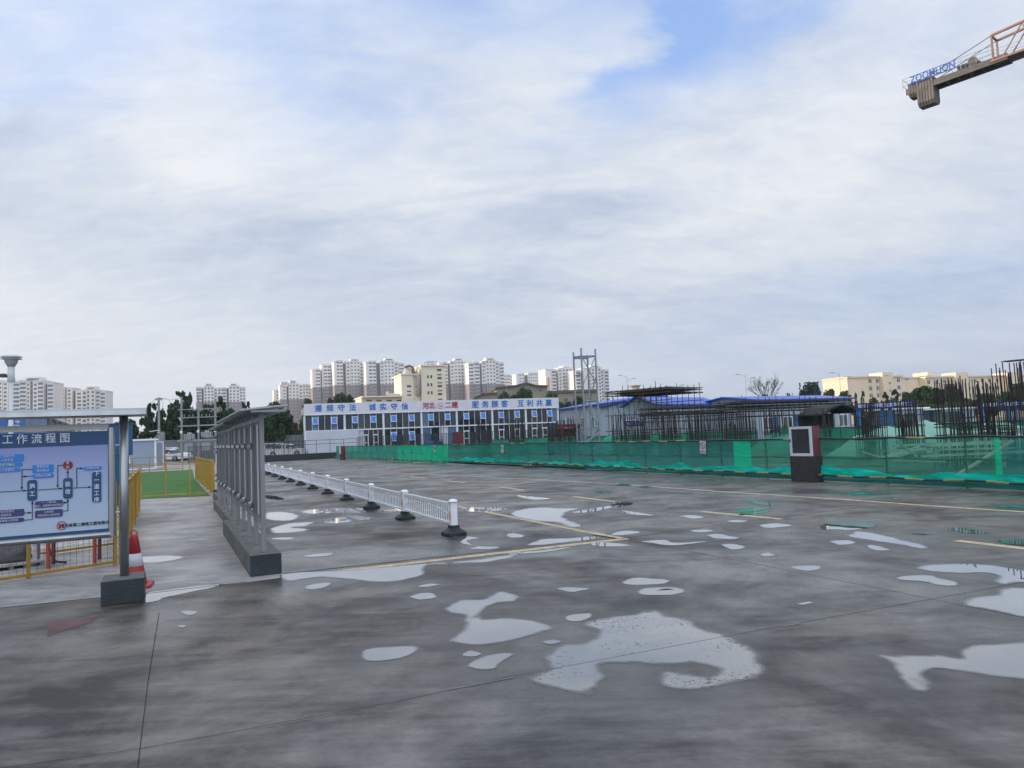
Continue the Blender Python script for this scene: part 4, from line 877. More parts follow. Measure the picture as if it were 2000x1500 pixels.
def rebar_cage(px0, px1, Y, top, lab, nrow=9, ncol=3, depth=1.0, seed=0, hoops=(.35, .8, 1.2, 1.6), lean=0.0, topfn=None, bd=.030, rz=None, short=.0):
    rn = random.Random(seed); a = gpt(px0, Y); b_ = gpt(px1, Y); c = (a + b_) / 2; W_ = (b_ - a).length
    Q = thing('rebar_cage', lab, 'rebar cage', c, rz if rz is not None else 0, 'rebar cages rising from the pit')
    key = (round(bd, 3)); me_ = bar_mesh.get(key)
    if me_ is None:
        tmp = MB().bar((0, 0, 0), (0, 0, 1), bd, n=6).build('bar', REB); me_ = tmp.data; bpy.data.objects.remove(tmp); bar_mesh[key] = me_
    for i in range(nrow):
        for j in range(ncol):
            if 0 < i < nrow - 1 and 0 < j < ncol - 1 and rn.random() < .5: continue
            x = -W_ / 2 + W_ * i / (nrow - 1) + rn.uniform(-.02, .02); y = (j - (ncol - 1) / 2) * depth / max(1, ncol - 1) + rn.uniform(-.02, .02)
            h_ = (topfn(x / W_ + .5) if topfn else top) * rn.uniform(.92, 1.02)
            if rn.random() < short: h_ *= rn.uniform(.6, .8)
            o_ = bpy.data.objects.new('bar', me_); COL.objects.link(o_); o_.parent = Q; o_.location = (x, y, .0); o_.scale = (1, 1, h_)
            o_.rotation_euler = (rn.uniform(-.02, .02), lean + rn.uniform(-.03, .03), 0)
    for z in hoops:
        x0, x1, y0, y1 = -W_ / 2 - .02 + lean * z, W_ / 2 + .02 + lean * z, -depth / 2 - .02, depth / 2 + .02
        MB().tube([(x0, y0, z), (x1, y0, z + .02), (x1, y1, z + .03), (x0, y1, z), (x0, y0, z)], .022, 5).build('hoop', REB, Q)
        if z < 1.3:
            MB().tube([(x0, y0, z + .08), (x1, y0, z + .07), (x1, y1, z + .1), (x0, y1, z + .09), (x0, y0, z + .08)], .02, 5).build('hoop', REB, Q)
rebar_cage(1684, 1719, 26, 2.15, 'rebar cage just right of the fire cabinet', 11, 4, .9, 1, short=.3)
rebar_cage(1762, 1795, 26, 2.25, 'narrow rebar cage standing clear between two pale heaps', 11, 4, .8, 2, short=.3)
rebar_cage(1844, 1882, 20.5, 2.62, 'tall widely spaced rebar cage, first of the tall ones at the right', 8, 3, .8, 3, hoops=(.9, 1.22, 1.3), bd=.030, short=.1)
rebar_cage(1891, 1923, 21, 2.55, 'second tall rebar cage at the right, dense in its lower half', 8, 4, .9, 4, hoops=(.9, 1.1, 1.3, 1.45), bd=.030, short=.25)
rebar_cage(1934, 1962, 21.5, 2.45, 'third tall rebar cage at the right, before the second blue sign', 7, 4, .9, 6, hoops=(.9, 1.1, 1.3), bd=.030, short=.25)
rebar_cage(1974, 2024, 20, 2.9, 'high rebar cage cut by the right edge, carrying flat top bars', 10, 3, .9, 5, hoops=(1.0, 1.3), bd=.030)
q_ = thing('rebar_mat', 'flat bundle of bars lying on top of the cage at the right edge', 'rebar mat', gpt(1990, 20, 2.93)); m_ = MB()
for k in range(6): m_.bar((-.35 + k * .05, -.3 + k * .1, k * .012), (1.2, -.25 + k * .1, .09 + k * .008), .028, n=6)
for k in range(4): m_.bar((-.1 + .3 * k, -.35, .02 + .02 * k), (-.1 + .3 * k, .3, .05 + .02 * k), .028, n=6)
m_.build('bars', REB, q_)
for i, (x0, x1, Y, tp, nr, nc, lab) in enumerate([
    (1598, 1612, 34, 2.1, 5, 4, 'small rebar cage directly behind the fire cabinet'), (1531, 1545, 38, 2.2, 6, 4, 'slim rebar cage left of the fire cabinet, third from it'), (1500, 1522, 36, 2.25, 9, 4, 'rebar cage in front of the blue door of the long shed'),
    (1443, 1470, 38, 2.25, 10, 4, 'rebar cage right under the gap between the two blue roofs'), (1408, 1440, 36, 2.25, 12, 5, 'dense rebar cage below the right end of the low blue roof'), (1346, 1395, 34, 2.2, 16, 4, 'wide rebar cage behind the nearest prohibition sign'),
    (1290, 1326, 37, 2.3, 12, 5, 'very dense dark rebar cage right of the white gabled shed'), (1225, 1268, 40, 2.3, 14, 4, 'rebar cage in front of the white gabled shed, by the small blue sign'), (1198, 1222, 42, 2.5, 9, 4, 'rebar cage standing right of the lattice mast'),
    (1100, 1130, 50, 2.6, 10, 4, 'rebar cage left of the lattice mast, before the red stall'), (1070, 1096, 46, 2.3, 10, 4, 'rebar cage at the right end of the office block'), (995, 1023, 48, 2.6, 11, 5, 'dark rebar cage before the sixth bay of the office block'),
    (934, 958, 50, 2.6, 10, 5, 'dark rebar cage before the fifth bay of the office block'), (848, 864, 54, 2.5, 6, 3, 'thin rebar cage near the blue bin')]):
    rebar_cage(x0, x1, Y, tp, lab, nr, max(3, nc - 1), 1.2, 20 + i, short=.35, bd=.031, hoops=(.6, 1.0, 1.3))
mk = M('weathered grey debris', (.06, .06, .06), .8, var=.4, scale=6)
dp = G(1045, 913); T3 = thing('debris_pile', 'small dark debris pile lying at the foot of the netting fence', 'debris', (dp.x, dp.y, 0), R(15))
MB().box(-.5, .42, -.22, .2, 0, .1).build('slab_piece', mk, T3, bevel=.02); o_ = MB().box(-.3, .45, -.03, .03, .14, .17).build('stick', TIM, T3); o_.rotation_euler = (0, R(-8), R(12)); lump('rubble', (.05, .02, .1), (.25, .15, .09), mk, 4, parent=T3, n=2)
tag(MB().add([(p.x, p.y, .03) for p in (G(1142, 917), G(1196, 918), G(1199, 920), G(1172, 919.5), G(1150, 918.5))], [(0, 1, 2, 3, 4)]).build('blue_tarpaulin', M('light blue tarpaulin', (.16, .36, .66), .5, var=.15)), 'light blue tarpaulin strip on the ground below the netting fence', 'tarpaulin')
rp_ = G(669.5, 898); T4 = thing('fire_point_box', 'narrow maroon cabinet standing at the far end of the netting fence', 'cabinet', (rp_.x, rp_.y, 0), R(-20))
MB().box(-.17, .17, -.15, .15, 0, 1.13).build('body', M('dull maroon painted metal', (.155, .040, .055)), T4, bevel=.01); MB().box(-.17, -.09, -.17, -.15, .5, 1.1).build('door_frame', WPL, T4)
# ------------------------------------------------------------------ lattice mast
def mast():
    p = at(1150, 870, 41.5); T = thing('lattice_mast', 'tall galvanised lattice mast of four tubes with open top, standing in the pit', 'mast', (p.x, p.y, 0), R(24))
    ZM = at(1143, 682, 41.5).z; w = .46; GALV = M('bright galvanised tube', (.26, .30, .34), .42, .4, var=.15, scale=5)
    cs = [(-w, -w), (w, -w), (w, w), (-w, w)]
    hs = (0, -.04, -.28, -.12)
    for (x, y), dh in zip(cs, hs): MB().bar((x, y, 0), (x, y, ZM + dh), .10, n=10).build('leg', GALV, T)
    def ringz(z, sides=(0, 1, 2, 3)):
        for k in sides: a, b_ = cs[k], cs[(k + 1) % 4]; MB().bar((*a, z), (*b_, z + .02), .07, n=6).build('cross_bar', GALV, T)
    n_ = 4; zs = [ZM - .45, ZM - 1.5, ZM - 3.0, ZM - 4.5, .9, .1]
    ringz(zs[0]); ringz(zs[1], (3,)); ringz(zs[2], (0, 1)); ringz(zs[3], (0,)); ringz(zs[4]); ringz(.5, (0, 3))
    for k, z0, z1 in ((0, zs[1] - .6, zs[0]), (0, zs[0], zs[1] - .6), (1, zs[1], zs[2]), (0, zs[2], zs[3]), (1, zs[3], zs[2]), (3, zs[3], zs[2]), (0, .9, zs[3] - .3), (1, zs[3], .9), (2, .9, zs[3]), (3, .1, 2.0), (0, 0.1, .9)):
        a, b_ = cs[k], cs[(k + 1) % 4]; MB().bar((*a, z0), (*b_, z1), .05, n=6).build('brace', GALV, T)
    st = MB(); st.box(-w, w, w - .1, w + .05, ZM - .52, ZM - .36); st.build('top_plate', GALV, T)
mast()
# ------------------------------------------------------------------ scaffold
RUST = M('rusty scaffold tube', (.085, .065, .055), .75, .2, var=.5, scale=3); DARKN = M('dark debris netting', (.025, .03, .03), .9, var=.4, alpha=.9)
def scaffold(lab, px0, px1, Y0, Y1, levels, ntop, depth=3.0, nx=8, dark=(), roofz=None, tall=0.0, xbr=(), name='scaffold'):
    a = gpt(px0, Y0); b_ = gpt(px1, Y1); d = b_ - a; L_ = d.length; th = math.atan2(d.y, d.x); T = thing(name, lab, 'scaffold', a, th, 'tube scaffolds round the sheds')
    z1 = ntop
    nx = max(4, int(nx * .8))
    for i in range(nx + 1):
        x = L_ * i / nx
        for y in (0, depth): MB().bar((x, y, 0), (x + random.uniform(-.05, .05), y, z1 + random.uniform(.0, .35) * (1 + tall)), .05, n=5).build('standard', RUST, T)
    for z in levels:
        for y in (-.04, depth + .04): MB().bar((-.3, y, z + random.uniform(-.05, .05)), (L_ + .3, y, z + random.uniform(-.05, .05)), .06, n=5).build('ledger', RUST, T)
    for z in levels[-2:]:
        m_ = MB()
        for i in range(0, nx + 1, 1): m_.bar((L_ * i / nx + .05, -.4, z + .05), (L_ * i / nx + .05, depth + .4, z + .05), .05, n=5)
        m_.build('transom', RUST, T, kind='stuff')
    for z, t in dark: MB().box(-.2, L_ + .2, -.1, depth + .1, z, z + t).build('platform', DARKN if t > .3 else M('dark platform boards', (.04, .038, .036), .9, var=.4), T)
    for x, x2, z0, z1_ in xbr: MB().bar((x * L_, -.07, z0), (x2 * L_, -.07, z1_), .055, n=5).build('brace', RUST, T)
    return T
# ------------------------------------------------------------------ trees
LG = [M('dark green foliage', (.048, .090, .040), .8, var=.55, scale=1.1, transl=.15), M('mid green foliage', (.045, .085, .030), .8, var=.5, scale=.8, transl=.15), M('yellow green foliage', (.13, .17, .045), .8, var=.45, scale=.8, transl=.15), M('blue green conifer foliage', (.04, .075, .055), .85, var=.45, scale=1.0)]
BARK = M('grey brown bark', (.10, .085, .07), .9, var=.3, bump=.5)
def crown_mesh(kind, seed, n=2600):
    rn = random.Random(seed); vs = []; fs = []
    cl = []
    if kind == 'cone':
        for i in range(46):
            z = rn.random() ** 1.15; r = (1 - z) ** .62 * .47 * (.55 + .5 * rn.random()) + .02; a = rn.random() * 6.28; cl.append((r * math.cos(a), r * math.sin(a), .06 + z * .92, .13 * (1.15 - z * .75)))
        cl += [(0, 0, .96, .035), (.01, 0, .9, .05)]
    elif kind == 'column':
        for i in range(50):
            z = rn.random(); r = .30 * math.sqrt(max(.02, math.sin(math.pi * min(.98, z * .85 + .12)))) * (.5 + .5 * rn.random()); a = rn.random() * 6.28; cl.append((r * math.cos(a), r * math.sin(a), .05 + z * .93, .11 * (1.1 - z * .6)))
        for k in range(5): a = rn.random() * 6.28; cl.append((.14 * math.cos(a), .14 * math.sin(a), .9 + rn.random() * .08, .035))
    else:
        for i in range(44):
            a = rn.random() * 6.28; e_ = rn.uniform(-.3, 1.5); r = rn.random() ** .4
            cl.append((.42 * r * math.cos(a) * math.cos(e_), .42 * r * math.sin(a) * math.cos(e_), .45 + .46 * r * math.sin(e_), rn.uniform(.09, .17)))
        if kind == 'spiky':
            for k in range(16): a = rn.random() * 6.28; r = rn.uniform(.05, .35); [cl.append((r * math.cos(a), r * math.sin(a), .65 + .06 * q, .045 - q * .005)) for q in range(7)]
    tot = sum(c[3] ** 2 for c in cl)
    for cx, cy, cz, cr in cl:
        for k in range(max(6, int(n * cr * cr / tot))):
            d = Vector((rn.gauss(0, 1), rn.gauss(0, 1), rn.gauss(0, 1))).normalized() * cr * rn.random() ** .35
            p = Vector((cx, cy, cz)) + Vector((d.x, d.y, d.z * .9)); s_ = rn.uniform(.018, .042)
            u = Vector((rn.gauss(0, 1), rn.gauss(0, 1), rn.gauss(0, .7))).normalized(); w = u.cross(Vector((rn.gauss(0, 1), rn.gauss(0, 1), 1))).normalized()
            o_ = len(vs); vs += [tuple(p + u * s_), tuple(p + w * s_ * .8), tuple(p - u * s_), tuple(p - w * s_ * .8)]; fs.append((o_, o_ + 1, o_ + 2, o_ + 3))
    me_ = bpy.data.meshes.new('crown'); me_.from_pydata(vs, [], fs); return me_
CM = {}
for kd in ('cone', 'column', 'round', 'spiky'):
    for sd_ in range(3): CM[kd, sd_] = crown_mesh(kd, sd_ * 11 + len(kd), 6500)
tree_n = [0]
def tree(px, Y, pytop, wpx, kind, col, lab, group, grow=1.0, z0=0.0):
    tree_n[0] += 1; i = tree_n[0]; p = at(px, pytop, Y); H_ = p.z; Wd = wpx / F * Y
    T = thing({'cone': 'conifer_tree', 'column': 'poplar_tree', 'round': 'broadleaf_tree', 'spiky': 'pine_tree'}[kind], lab, 'tree', (p.x, p.y, 0), i * 1.3, group)
    me_ = CM[kind, i % 3].copy(); me_.materials.clear(); me_.materials.append(LG[col])
    o_ = bpy.data.objects.new('crown', me_); COL.objects.link(o_); o_.parent = T; k = 1.45 * Wd / (.95 if kind != 'column' else .72); z_ = H_ * .06
    o_.location = (0, 0, z_); o_.scale = (k, k, (H_ - z_) / 1.0)
    MB().lathe([(.02 * H_, 0), (.014 * H_, H_ * .4), (.004 * H_, H_ * .85)], 7).build('trunk', BARK, T)
gl = 'dark trees behind the grey hoarding'
for a in [(256, 111, 816, 22, 'round', 0, 'low rounded tree partly behind the notice board post', gl), (238, 126, 822, 40, 'round', 0, 'low dark tree beyond the blue container', gl), (298, 108, 788, 34, 'column', 0, 'first tall dark poplar right of the notice board post', gl), (318, 112, 800, 22, 'cone', 0, 'short pointed tree right behind the single utility pole', gl),
          (336, 108, 789, 24, 'column', 0, 'slim dark tree left of the tallest poplar', gl), (353, 106, 765, 34, 'column', 0, 'tallest dark poplar behind the left transformer pole', gl), (371, 110, 769, 20, 'cone', 0, 'narrow pointed tree beside the tallest poplar', gl), (386, 109, 800, 30, 'round', 0, 'dark tree behind the middle transformer pole', gl),
          (408, 108, 790, 30, 'column', 0, 'dark tree left of the right transformer pole', gl), (430, 106, 777, 34, 'cone', 0, 'pointed dark tree before the middle apartment towers', gl), (449, 111, 797, 32, 'round', 0, 'dark tree right before the bulletin board roof', gl), (480, 116, 785, 22, 'column', 0, 'tree top showing above the bulletin board roof', gl),
          (497, 116, 805, 26, 'round', 0, 'dark tree hidden behind the bulletin board roof', gl), (537, 102, 784, 36, 'round', 0, 'tall dark tree right of the bulletin board roof', gl), (556, 104, 800, 30, 'round', 0, 'round dark tree left of the office block', gl), (574, 108, 822, 20, 'round', 2, 'yellowish small tree at the left end of the office block', gl),
          (522, 100, 805, 26, 'round', 0, 'dark tree under the dark sloping roof', gl)]: tree(*a)
gl = 'trees looking over the roof of the office block'
for a in [(600, 150, 777, 22, 'round', 0, 'tree at the left corner of the office roof', gl), (664, 150, 764, 34, 'round', 0, 'large tree looking over the slogan roof at the left', gl), (680, 150, 770, 26, 'round', 1, 'tree right beside the large one over the roof', gl), (646, 155, 775, 20, 'round', 1, 'small tree left of the large one over the roof', gl),
          (984, 150, 762, 26, 'round', 0, 'tree before the left gable of the brown roofed hall', gl), (1022, 150, 756, 34, 'round', 0, 'tree before the curved gable of the brown roofed hall', gl), (1005, 152, 768, 20, 'round', 1, 'small tree between the two over the office roof', gl), (1078, 145, 763, 28, 'round', 0, 'tree at the right corner of the office roof', gl),
          (1096, 120, 785, 16, 'round', 0, 'dark bush behind the right end of the office block', gl), (1130, 125, 772, 24, 'round', 0, 'tree behind the lattice mast', gl), (1110, 125, 782, 18, 'round', 1, 'small tree between office block and lattice mast', gl)]: tree(*a)
gl = 'trees along the far road'
rn_ = random.Random(5)
for px, top, w, k, c, lab in [(1286, 768, 10, 'cone', 0, 'small pointed tree behind the rusty scaffold platform'), (1300, 765, 10, 'column', 0, 'slim tree at the right end of the rusty scaffold platform'), (1336, 777, 14, 'round', 0, 'low dark tree right of the scaffold platform'), (1400, 778, 10, 'cone', 0, 'tiny tree top above the low blue roof'), (1448, 773, 6, 'cone', 0, 'tiny pointed tree top left of the long blue roof'),
        (1494, 767, 16, 'round', 0, 'small green tree below the bare tree'), (1541, 770, 12, 'spiky', 3, 'small spiky tree top above the long blue roof'), (1583, 749, 38, 'spiky', 3, 'large spiky pine above the long blue roof'), (1567, 762, 20, 'round', 0, 'rounded tree left of the large spiky pine'), (1621, 759, 24, 'round', 0, 'tree just right of the large spiky pine'), (1650, 762, 22, 'round', 0, 'tree at the left corner of the cream apartment block'),
        (1671, 768, 10, 'cone', 0, 'small conifer in front of the sunny end wall'), (1685, 764, 12, 'cone', 0, 'second conifer in front of the sunny end wall'), (1705, 775, 16, 'round', 0, 'low tree behind the blue sign gate'), (1728, 767, 20, 'cone', 1, 'conifer right of the sunny end wall'), (1747, 761, 22, 'cone', 0, 'pointed tree before the first bay of cream windows'),
        (1770, 764, 24, 'round', 0, 'rounded tree over the right end of the blue sign'), (1802, 752, 44, 'round', 0, 'large dense tree in front of the cream block'), (1830, 758, 34, 'round', 1, 'broad tree right of the large dense one'), (1856, 752, 30, 'spiky', 0, 'tree behind the tallest rebar cage'), (1888, 776, 26, 'round', 0, 'dark tree low behind the widely spaced rebar'), (1920, 768, 36, 'round', 0, 'dark tree behind the dense rebar'),
        (1962, 764, 26, 'round', 0, 'tree between the last two rebar cages'), (1990, 745, 40, 'round', 0, 'tall dark tree at the right edge')]: tree(px, rn_.uniform(110, 135), top, w, k, c, lab, gl)
for px, top, w, lab in [(1800, 783, 22, 'yellow green bush right of the blue sign gate'), (1822, 788, 22, 'second yellow green bush, before the white sheds'), (1845, 784, 20, 'third yellow green bush, beside the tallest rebar cage'), (1880, 785, 26, 'yellow green bush seen through the rebar'), (1745, 776, 16, 'small yellow green bush over the blue sign')]: tree(px, 100, top, w, 'round', 2, lab, 'yellow green bushes before the cream block')
def bare_tree():
    p = at(1494, 735, 118); T = thing('bare_tree', 'leafless tree with fine upright twigs above the blue roofs', 'tree', (p.x, p.y, 0)); rn = random.Random(3)
    m_ = MB(); H_ = p.z
    MB().lathe([(.16, 0), (.12, H_ * .45)], 7).build('trunk', BARK, T)
    def br(a, d, L_, w, k):
        b_ = a + d * L_; m_.bar(a, b_, w, n=4, w2=w * .7)
        if k: 
            for _ in range(rn.choice((2, 3, 3))):
                d2 = (d + Vector((rn.gauss(0, .38), rn.gauss(0, .38), rn.uniform(.0, .35)))).normalized(); br(a + d * L_ * rn.uniform(.6, 1), d2, L_ * rn.uniform(.6, .8), w * .62, k - 1)
    for k in range(7): a = k * .9; br(Vector((0, 0, H_ * .44)), Vector((math.cos(a) * .48, math.sin(a) * .48, 1)).normalized(), H_ * .23, .10, 4)
    m_.build('branches', BARK, T)
bare_tree()
# ------------------------------------------------------------------ office block
WHT = M('white panel steel', (.80, .83, .88), .45, var=.06, scale=1.2, dirt=.06); WHT2 = M('light grey sandwich panel', (.56, .60, .68), .5, var=.07, scale=.8)
GLD = M('dark tinted glass', (.012, .025, .032), .06, var=.4, scale=.5); GL2 = M('lighter tinted glass', (.04, .06, .075), .12, var=.6, scale=.6); GL3 = M('glass with painted sky reflection', (.09, .17, .28), .06, var=.4, scale=.4); GLB = M('sash glass with painted sky blue', (.05, .22, .70), .15, var=.12, scale=.8); GRYP = M('grey lettering panel', (.68, .70, .77), .45, var=.08, scale=1.5)  # sky reflections are painted into the base colour of lighter and blue panes
SIGNB = M('blue raised lettering', (.02, .16, .55), .4, var=.08); SIGNR = M('red raised lettering', (.42, .02, .03), .4, var=.08)
def office():
    A = at(597, 887, 102); B = at(1091.5, 865, 114.5); th = math.atan2(B.y - A.y, B.x - A.x); PL = Plane((A.x, A.y), th); L_ = math.hypot(B.x - A.x, B.y - A.y)
    T = thing('office_block', 'two storey white prefabricated office block with blue slogan lettering along its roof', 'building', PL.o, th)
    sx = lambda x, y=830: PL.sz(x, y)[0]
    H_ = PL.sz(597, 789)[1]; D = 7.0; k = H_ / 6.85
    zP, zT, zM1, zM0 = H_ * .79, H_ * .765, H_ * .455, H_ * .43
    cols = [sx(x) for x in (595.5, 674, 750, 824.4, 893.5, 963, 1028.6, 1091.5)]
    L_ = cols[-1]; x00 = cols[0]
    MB().box(x00 + .12, L_ - .12, .30, D, 0, zP).build('body', WHT2, T)
    MB().box(x00 - .1, L_ + .1, -.12, .10, zP, H_).build('parapet_panel', GRYP, T); MB().box(x00 - .1, L_ + .1, .1001, D, zP, zP + .12).build('roof', WHT, T); MB().box(x00 - .1, x00 - .0, .1001, D, zP + .1201, H_ * .93).build('parapet_panel', GRYP, T)
    MB().box(x00 - .12, L_ + .12, -.14, .29, zT, zP - .001).build('beam', WHT, T); MB().box(x00 - .02, L_ + .02, -.06, .29, zM0, zM1).build('beam', WHT, T)
    for i, x in enumerate(cols):
        w = .13 if 0 < i < 7 else .10
        MB().box(x - w - .06, x + w - .06 if i < 7 else x + .06, -.03, .29, zM1 + .0005, zT - .0005).build('column', WHT, T)
        if i != 1: MB().box(x - w - .06, x + w - .06 if i < 7 else x + .06, -.03, .29, 0, zM0 - .0005).build('column', WHT, T)
    def bay(x0, x1, z0, z1, pattern, open_=True, base=False):
        n = len(pattern); w = (x1 - x0) / n
        for j, ch in enumerate(pattern):
            a, b_ = x0 + j * w, x0 + (j + 1) * w
            if ch in 'gv': MB().box(a + .03, b_ - .03, .20, .22, z0, z1).build('window', random.choice((GLD, GLD, GLD, GLD, GL2, GL2, GL3)), T)
            if ch == 'v' and open_:
                zt_, zb__ = z1 - (z1 - z0) * .16, z1 - (z1 - z0) * .62
                W_ = thing('hopper_window', '', ''); del W_['label']; del W_['category']; W_.parent = T; W_.location = ((a + b_) / 2, .12, zt_); W_.rotation_euler = (R(-14) - 0, 0, 0); ww = (b_ - a) / 2 - .03; hh = zt_ - zb__
                f = MB(); f.box(-ww, ww, -.04, .0, -.07, 0); f.box(-ww, ww, -.04, .0, -hh, -hh + .07); f.box(-ww, -ww + .07, -.04, .0, -hh + .07, -.07); f.box(ww - .07, ww, -.04, .0, -hh + .07, -.07); f.build('sash', WHT, W_)
                MB().box(-ww + .07, ww - .07, -.03, -.02, -hh + .07, -.07).build('pane', GLB, W_)
            if ch == 'p': MB().box(a, b_, .10, .28, z0, z1).build('wall_panel', WHT2, T)
            if ch == 'd':
                MB().box(a + .03, b_ - .03, .20, .22, z0, z1).build('window', GLD, T); f = MB(); f.box(a + .06, a + .14, .08, .17, 0, z1 * .78); f.box(b_ - .14, b_ - .06, .08, .17, 0, z1 * .78); f.box(a + .14, b_ - .14, .08, .17, z1 * .73, z1 * .78); f.box(a + .14, b_ - .14, .08, .17, z1 * .36, z1 * .4); f.build('door', WHT, T)
            if ch != 'p' or j == n - 1:
                if j < n - 1: MB().box(b_ - .028, b_ + .028, .12, .20, z0, z1).build('mullion', WHT, T)
    for i in range(7): bay(cols[i] + .13, cols[i + 1] - .2, zM1, zT, 'gvggvg')
    pats = ['p', 'pdgdg', 'gvggvg', 'ggpg', 'gdgggg', 'gdggdg', 'gdgdgg']
    xs = cols[:]; xs[1] = sx(700)
    for i in range(7): bay((cols[0] if i == 0 else xs[i]) + .07, (xs[1] if i == 0 else cols[i + 1]) - .2, .06, zM0 - .001, pats[i], open_=(i == 2 or i == 3))
    MB().box(cols[0] - .02, sx(700), -.25, .0999, 0, zM0 + .12).build('wall_panel', WHT2, T); MB().box(cols[0] - .10, cols[0] + .12, -.28, -.2501, 0, zM0 + .12).build('column', WHT, T)
    def word(s_, pxs, yc, mat, size, name='slogan_lettering'):
        for ch, x in zip(s_, pxs):
            X_, Z_ = PL.sz(x, yc(x)); text(ch, size, mat, T, (X_, -.15, Z_), bold=.018 * k, ext=.025, name=name)
    yc = lambda x: 798.5 + (x - 620) * (-11.2 / 460)
    word('遵规守法', (621.5, 644.2, 666.5, 688.5), yc, SIGNB, 1.02); word('诚实守信', (727, 748, 769.5, 790.5), yc, SIGNB, 1.02)
    word('服务顾客', (928, 947.5, 966, 985), yc, SIGNB, 1.10); word('互利共赢', (1016.5, 1034.5, 1053, 1071), yc, SIGNB, 1.10)
    word('河北', (831, 843.5), yc, SIGNR, .98); word('二建', (875, 888), lambda x: yc(x) - .5, SIGNR, 1.0)
    X_, Z_ = PL.sz(860, yc(860)); rg = MB(); rg.tube([(X_ + .42 * math.cos(t * math.pi / 12), -.15, Z_ + .42 * math.sin(t * math.pi / 12)) for t in range(25)], .06, 6); rg.build('emblem_ring', SIGNR, T)
    MB().prism([(X_ + .39 * math.cos(t * math.pi / 12), Z_ + .39 * math.sin(t * math.pi / 12)) for t in range(24)], -.14, -.121).build('emblem_disc', WHT, T)
    for dx_ in (-.18, .06):
        e_ = MB(); e_.box(X_ + dx_, X_ + dx_ + .05, -.17, -.141, Z_ - .2, Z_ + .2); e_.box(X_ + dx_ + .0501, X_ + dx_ + .14, -.17, -.141, Z_ - .2, Z_ - .14); e_.box(X_ + dx_ + .0501, X_ + dx_ + .14, -.17, -.141, Z_ - .02, Z_ + .04); e_.box(X_ + dx_ + .1401, X_ + dx_ + .18, -.17, -.141, Z_ - .2, Z_ + .04); e_.build('emblem_mark', SIGNR, T)
    return PL, H_
OPL, OH = office()
# steel palisade before the office
IRON = M('dark grey palisade steel', (.05, .06, .07), .5, .3, var=.2)
picket('dark steel palisade fence in front of the office block, right part', at(700, 880, 76), at(1120, 860, 84), h=1.9, sp=.17, pw=.07, mat=IRON, group='dark palisade fences')
railf('thin dark rail fence in front of the blank wall of the office block', at(480, 893, 74), at(698, 885, 77), 1.75, 8, IRON, mid=(1.3,), w=.045, group='dark palisade fences')
picket('dark palisade fence before the parked silver cars', at(470, 890, 76), at(597, 888, 77), h=1.7, sp=.16, pw=.035, mat=IRON, group='dark palisade fences')
picket('dark palisade fence below the transformers', at(368, 893, 70), at(428, 891, 71), h=1.6, sp=.15, pw=.04, mat=IRON, group='dark palisade fences')
cb = [G(470, 905), G(655, 895)]; d_ = (cb[1] - cb[0]); T = thing('kerb_wall', 'low dark kerb wall between the car park and the parked silver cars', 'wall', cb[0], math.atan2(d_.y, d_.x)); MB().box(0, d_.length + .3, 0, .35, 0, .55).build('wall_body', BLACKC, T, bevel=.02)
tag(MB().box(-.9, .9, -.4, .4, 0, 1.1).build('blue_bin', M('blue plastic', (.02, .16, .55), .4, var=.1), None, bevel=.08, loc=gpt(848.5, 80)), 'blue bin behind the palisade before the fourth office bay', 'bin')
tag(MB().box(-.55, .55, -.4, .4, 0, 2.0).build('dark_red_cabinet', M('dark red painted steel', (.10, .02, .025), .5, var=.2), None, bevel=.03, loc=gpt(895, 78)), 'dark red cabinet standing before the office block below the fifth bay', 'cabinet')
def stall():
    p = gpt(1118, 82); T = thing('red_stall', 'small open red steel stall between office block and lattice mast', 'stall', p, R(18)); rd = M('crimson painted steel', (.22, .02, .04), .5, var=.2)
    MB().box(-1.6, 1.6, -.9, .9, 2.0, 2.35).build('roof', rd, T)
    for x in (-1.5, 1.5):
        for y in (-.8, .8): MB().box(x - .06, x + .06, y - .06, y + .06, 0, 2.0).build('post', rd, T)
    MB().box(-1.44, 1.44, .75, .8, .2, 1.9).build('back_panel', rd, T)
stall()
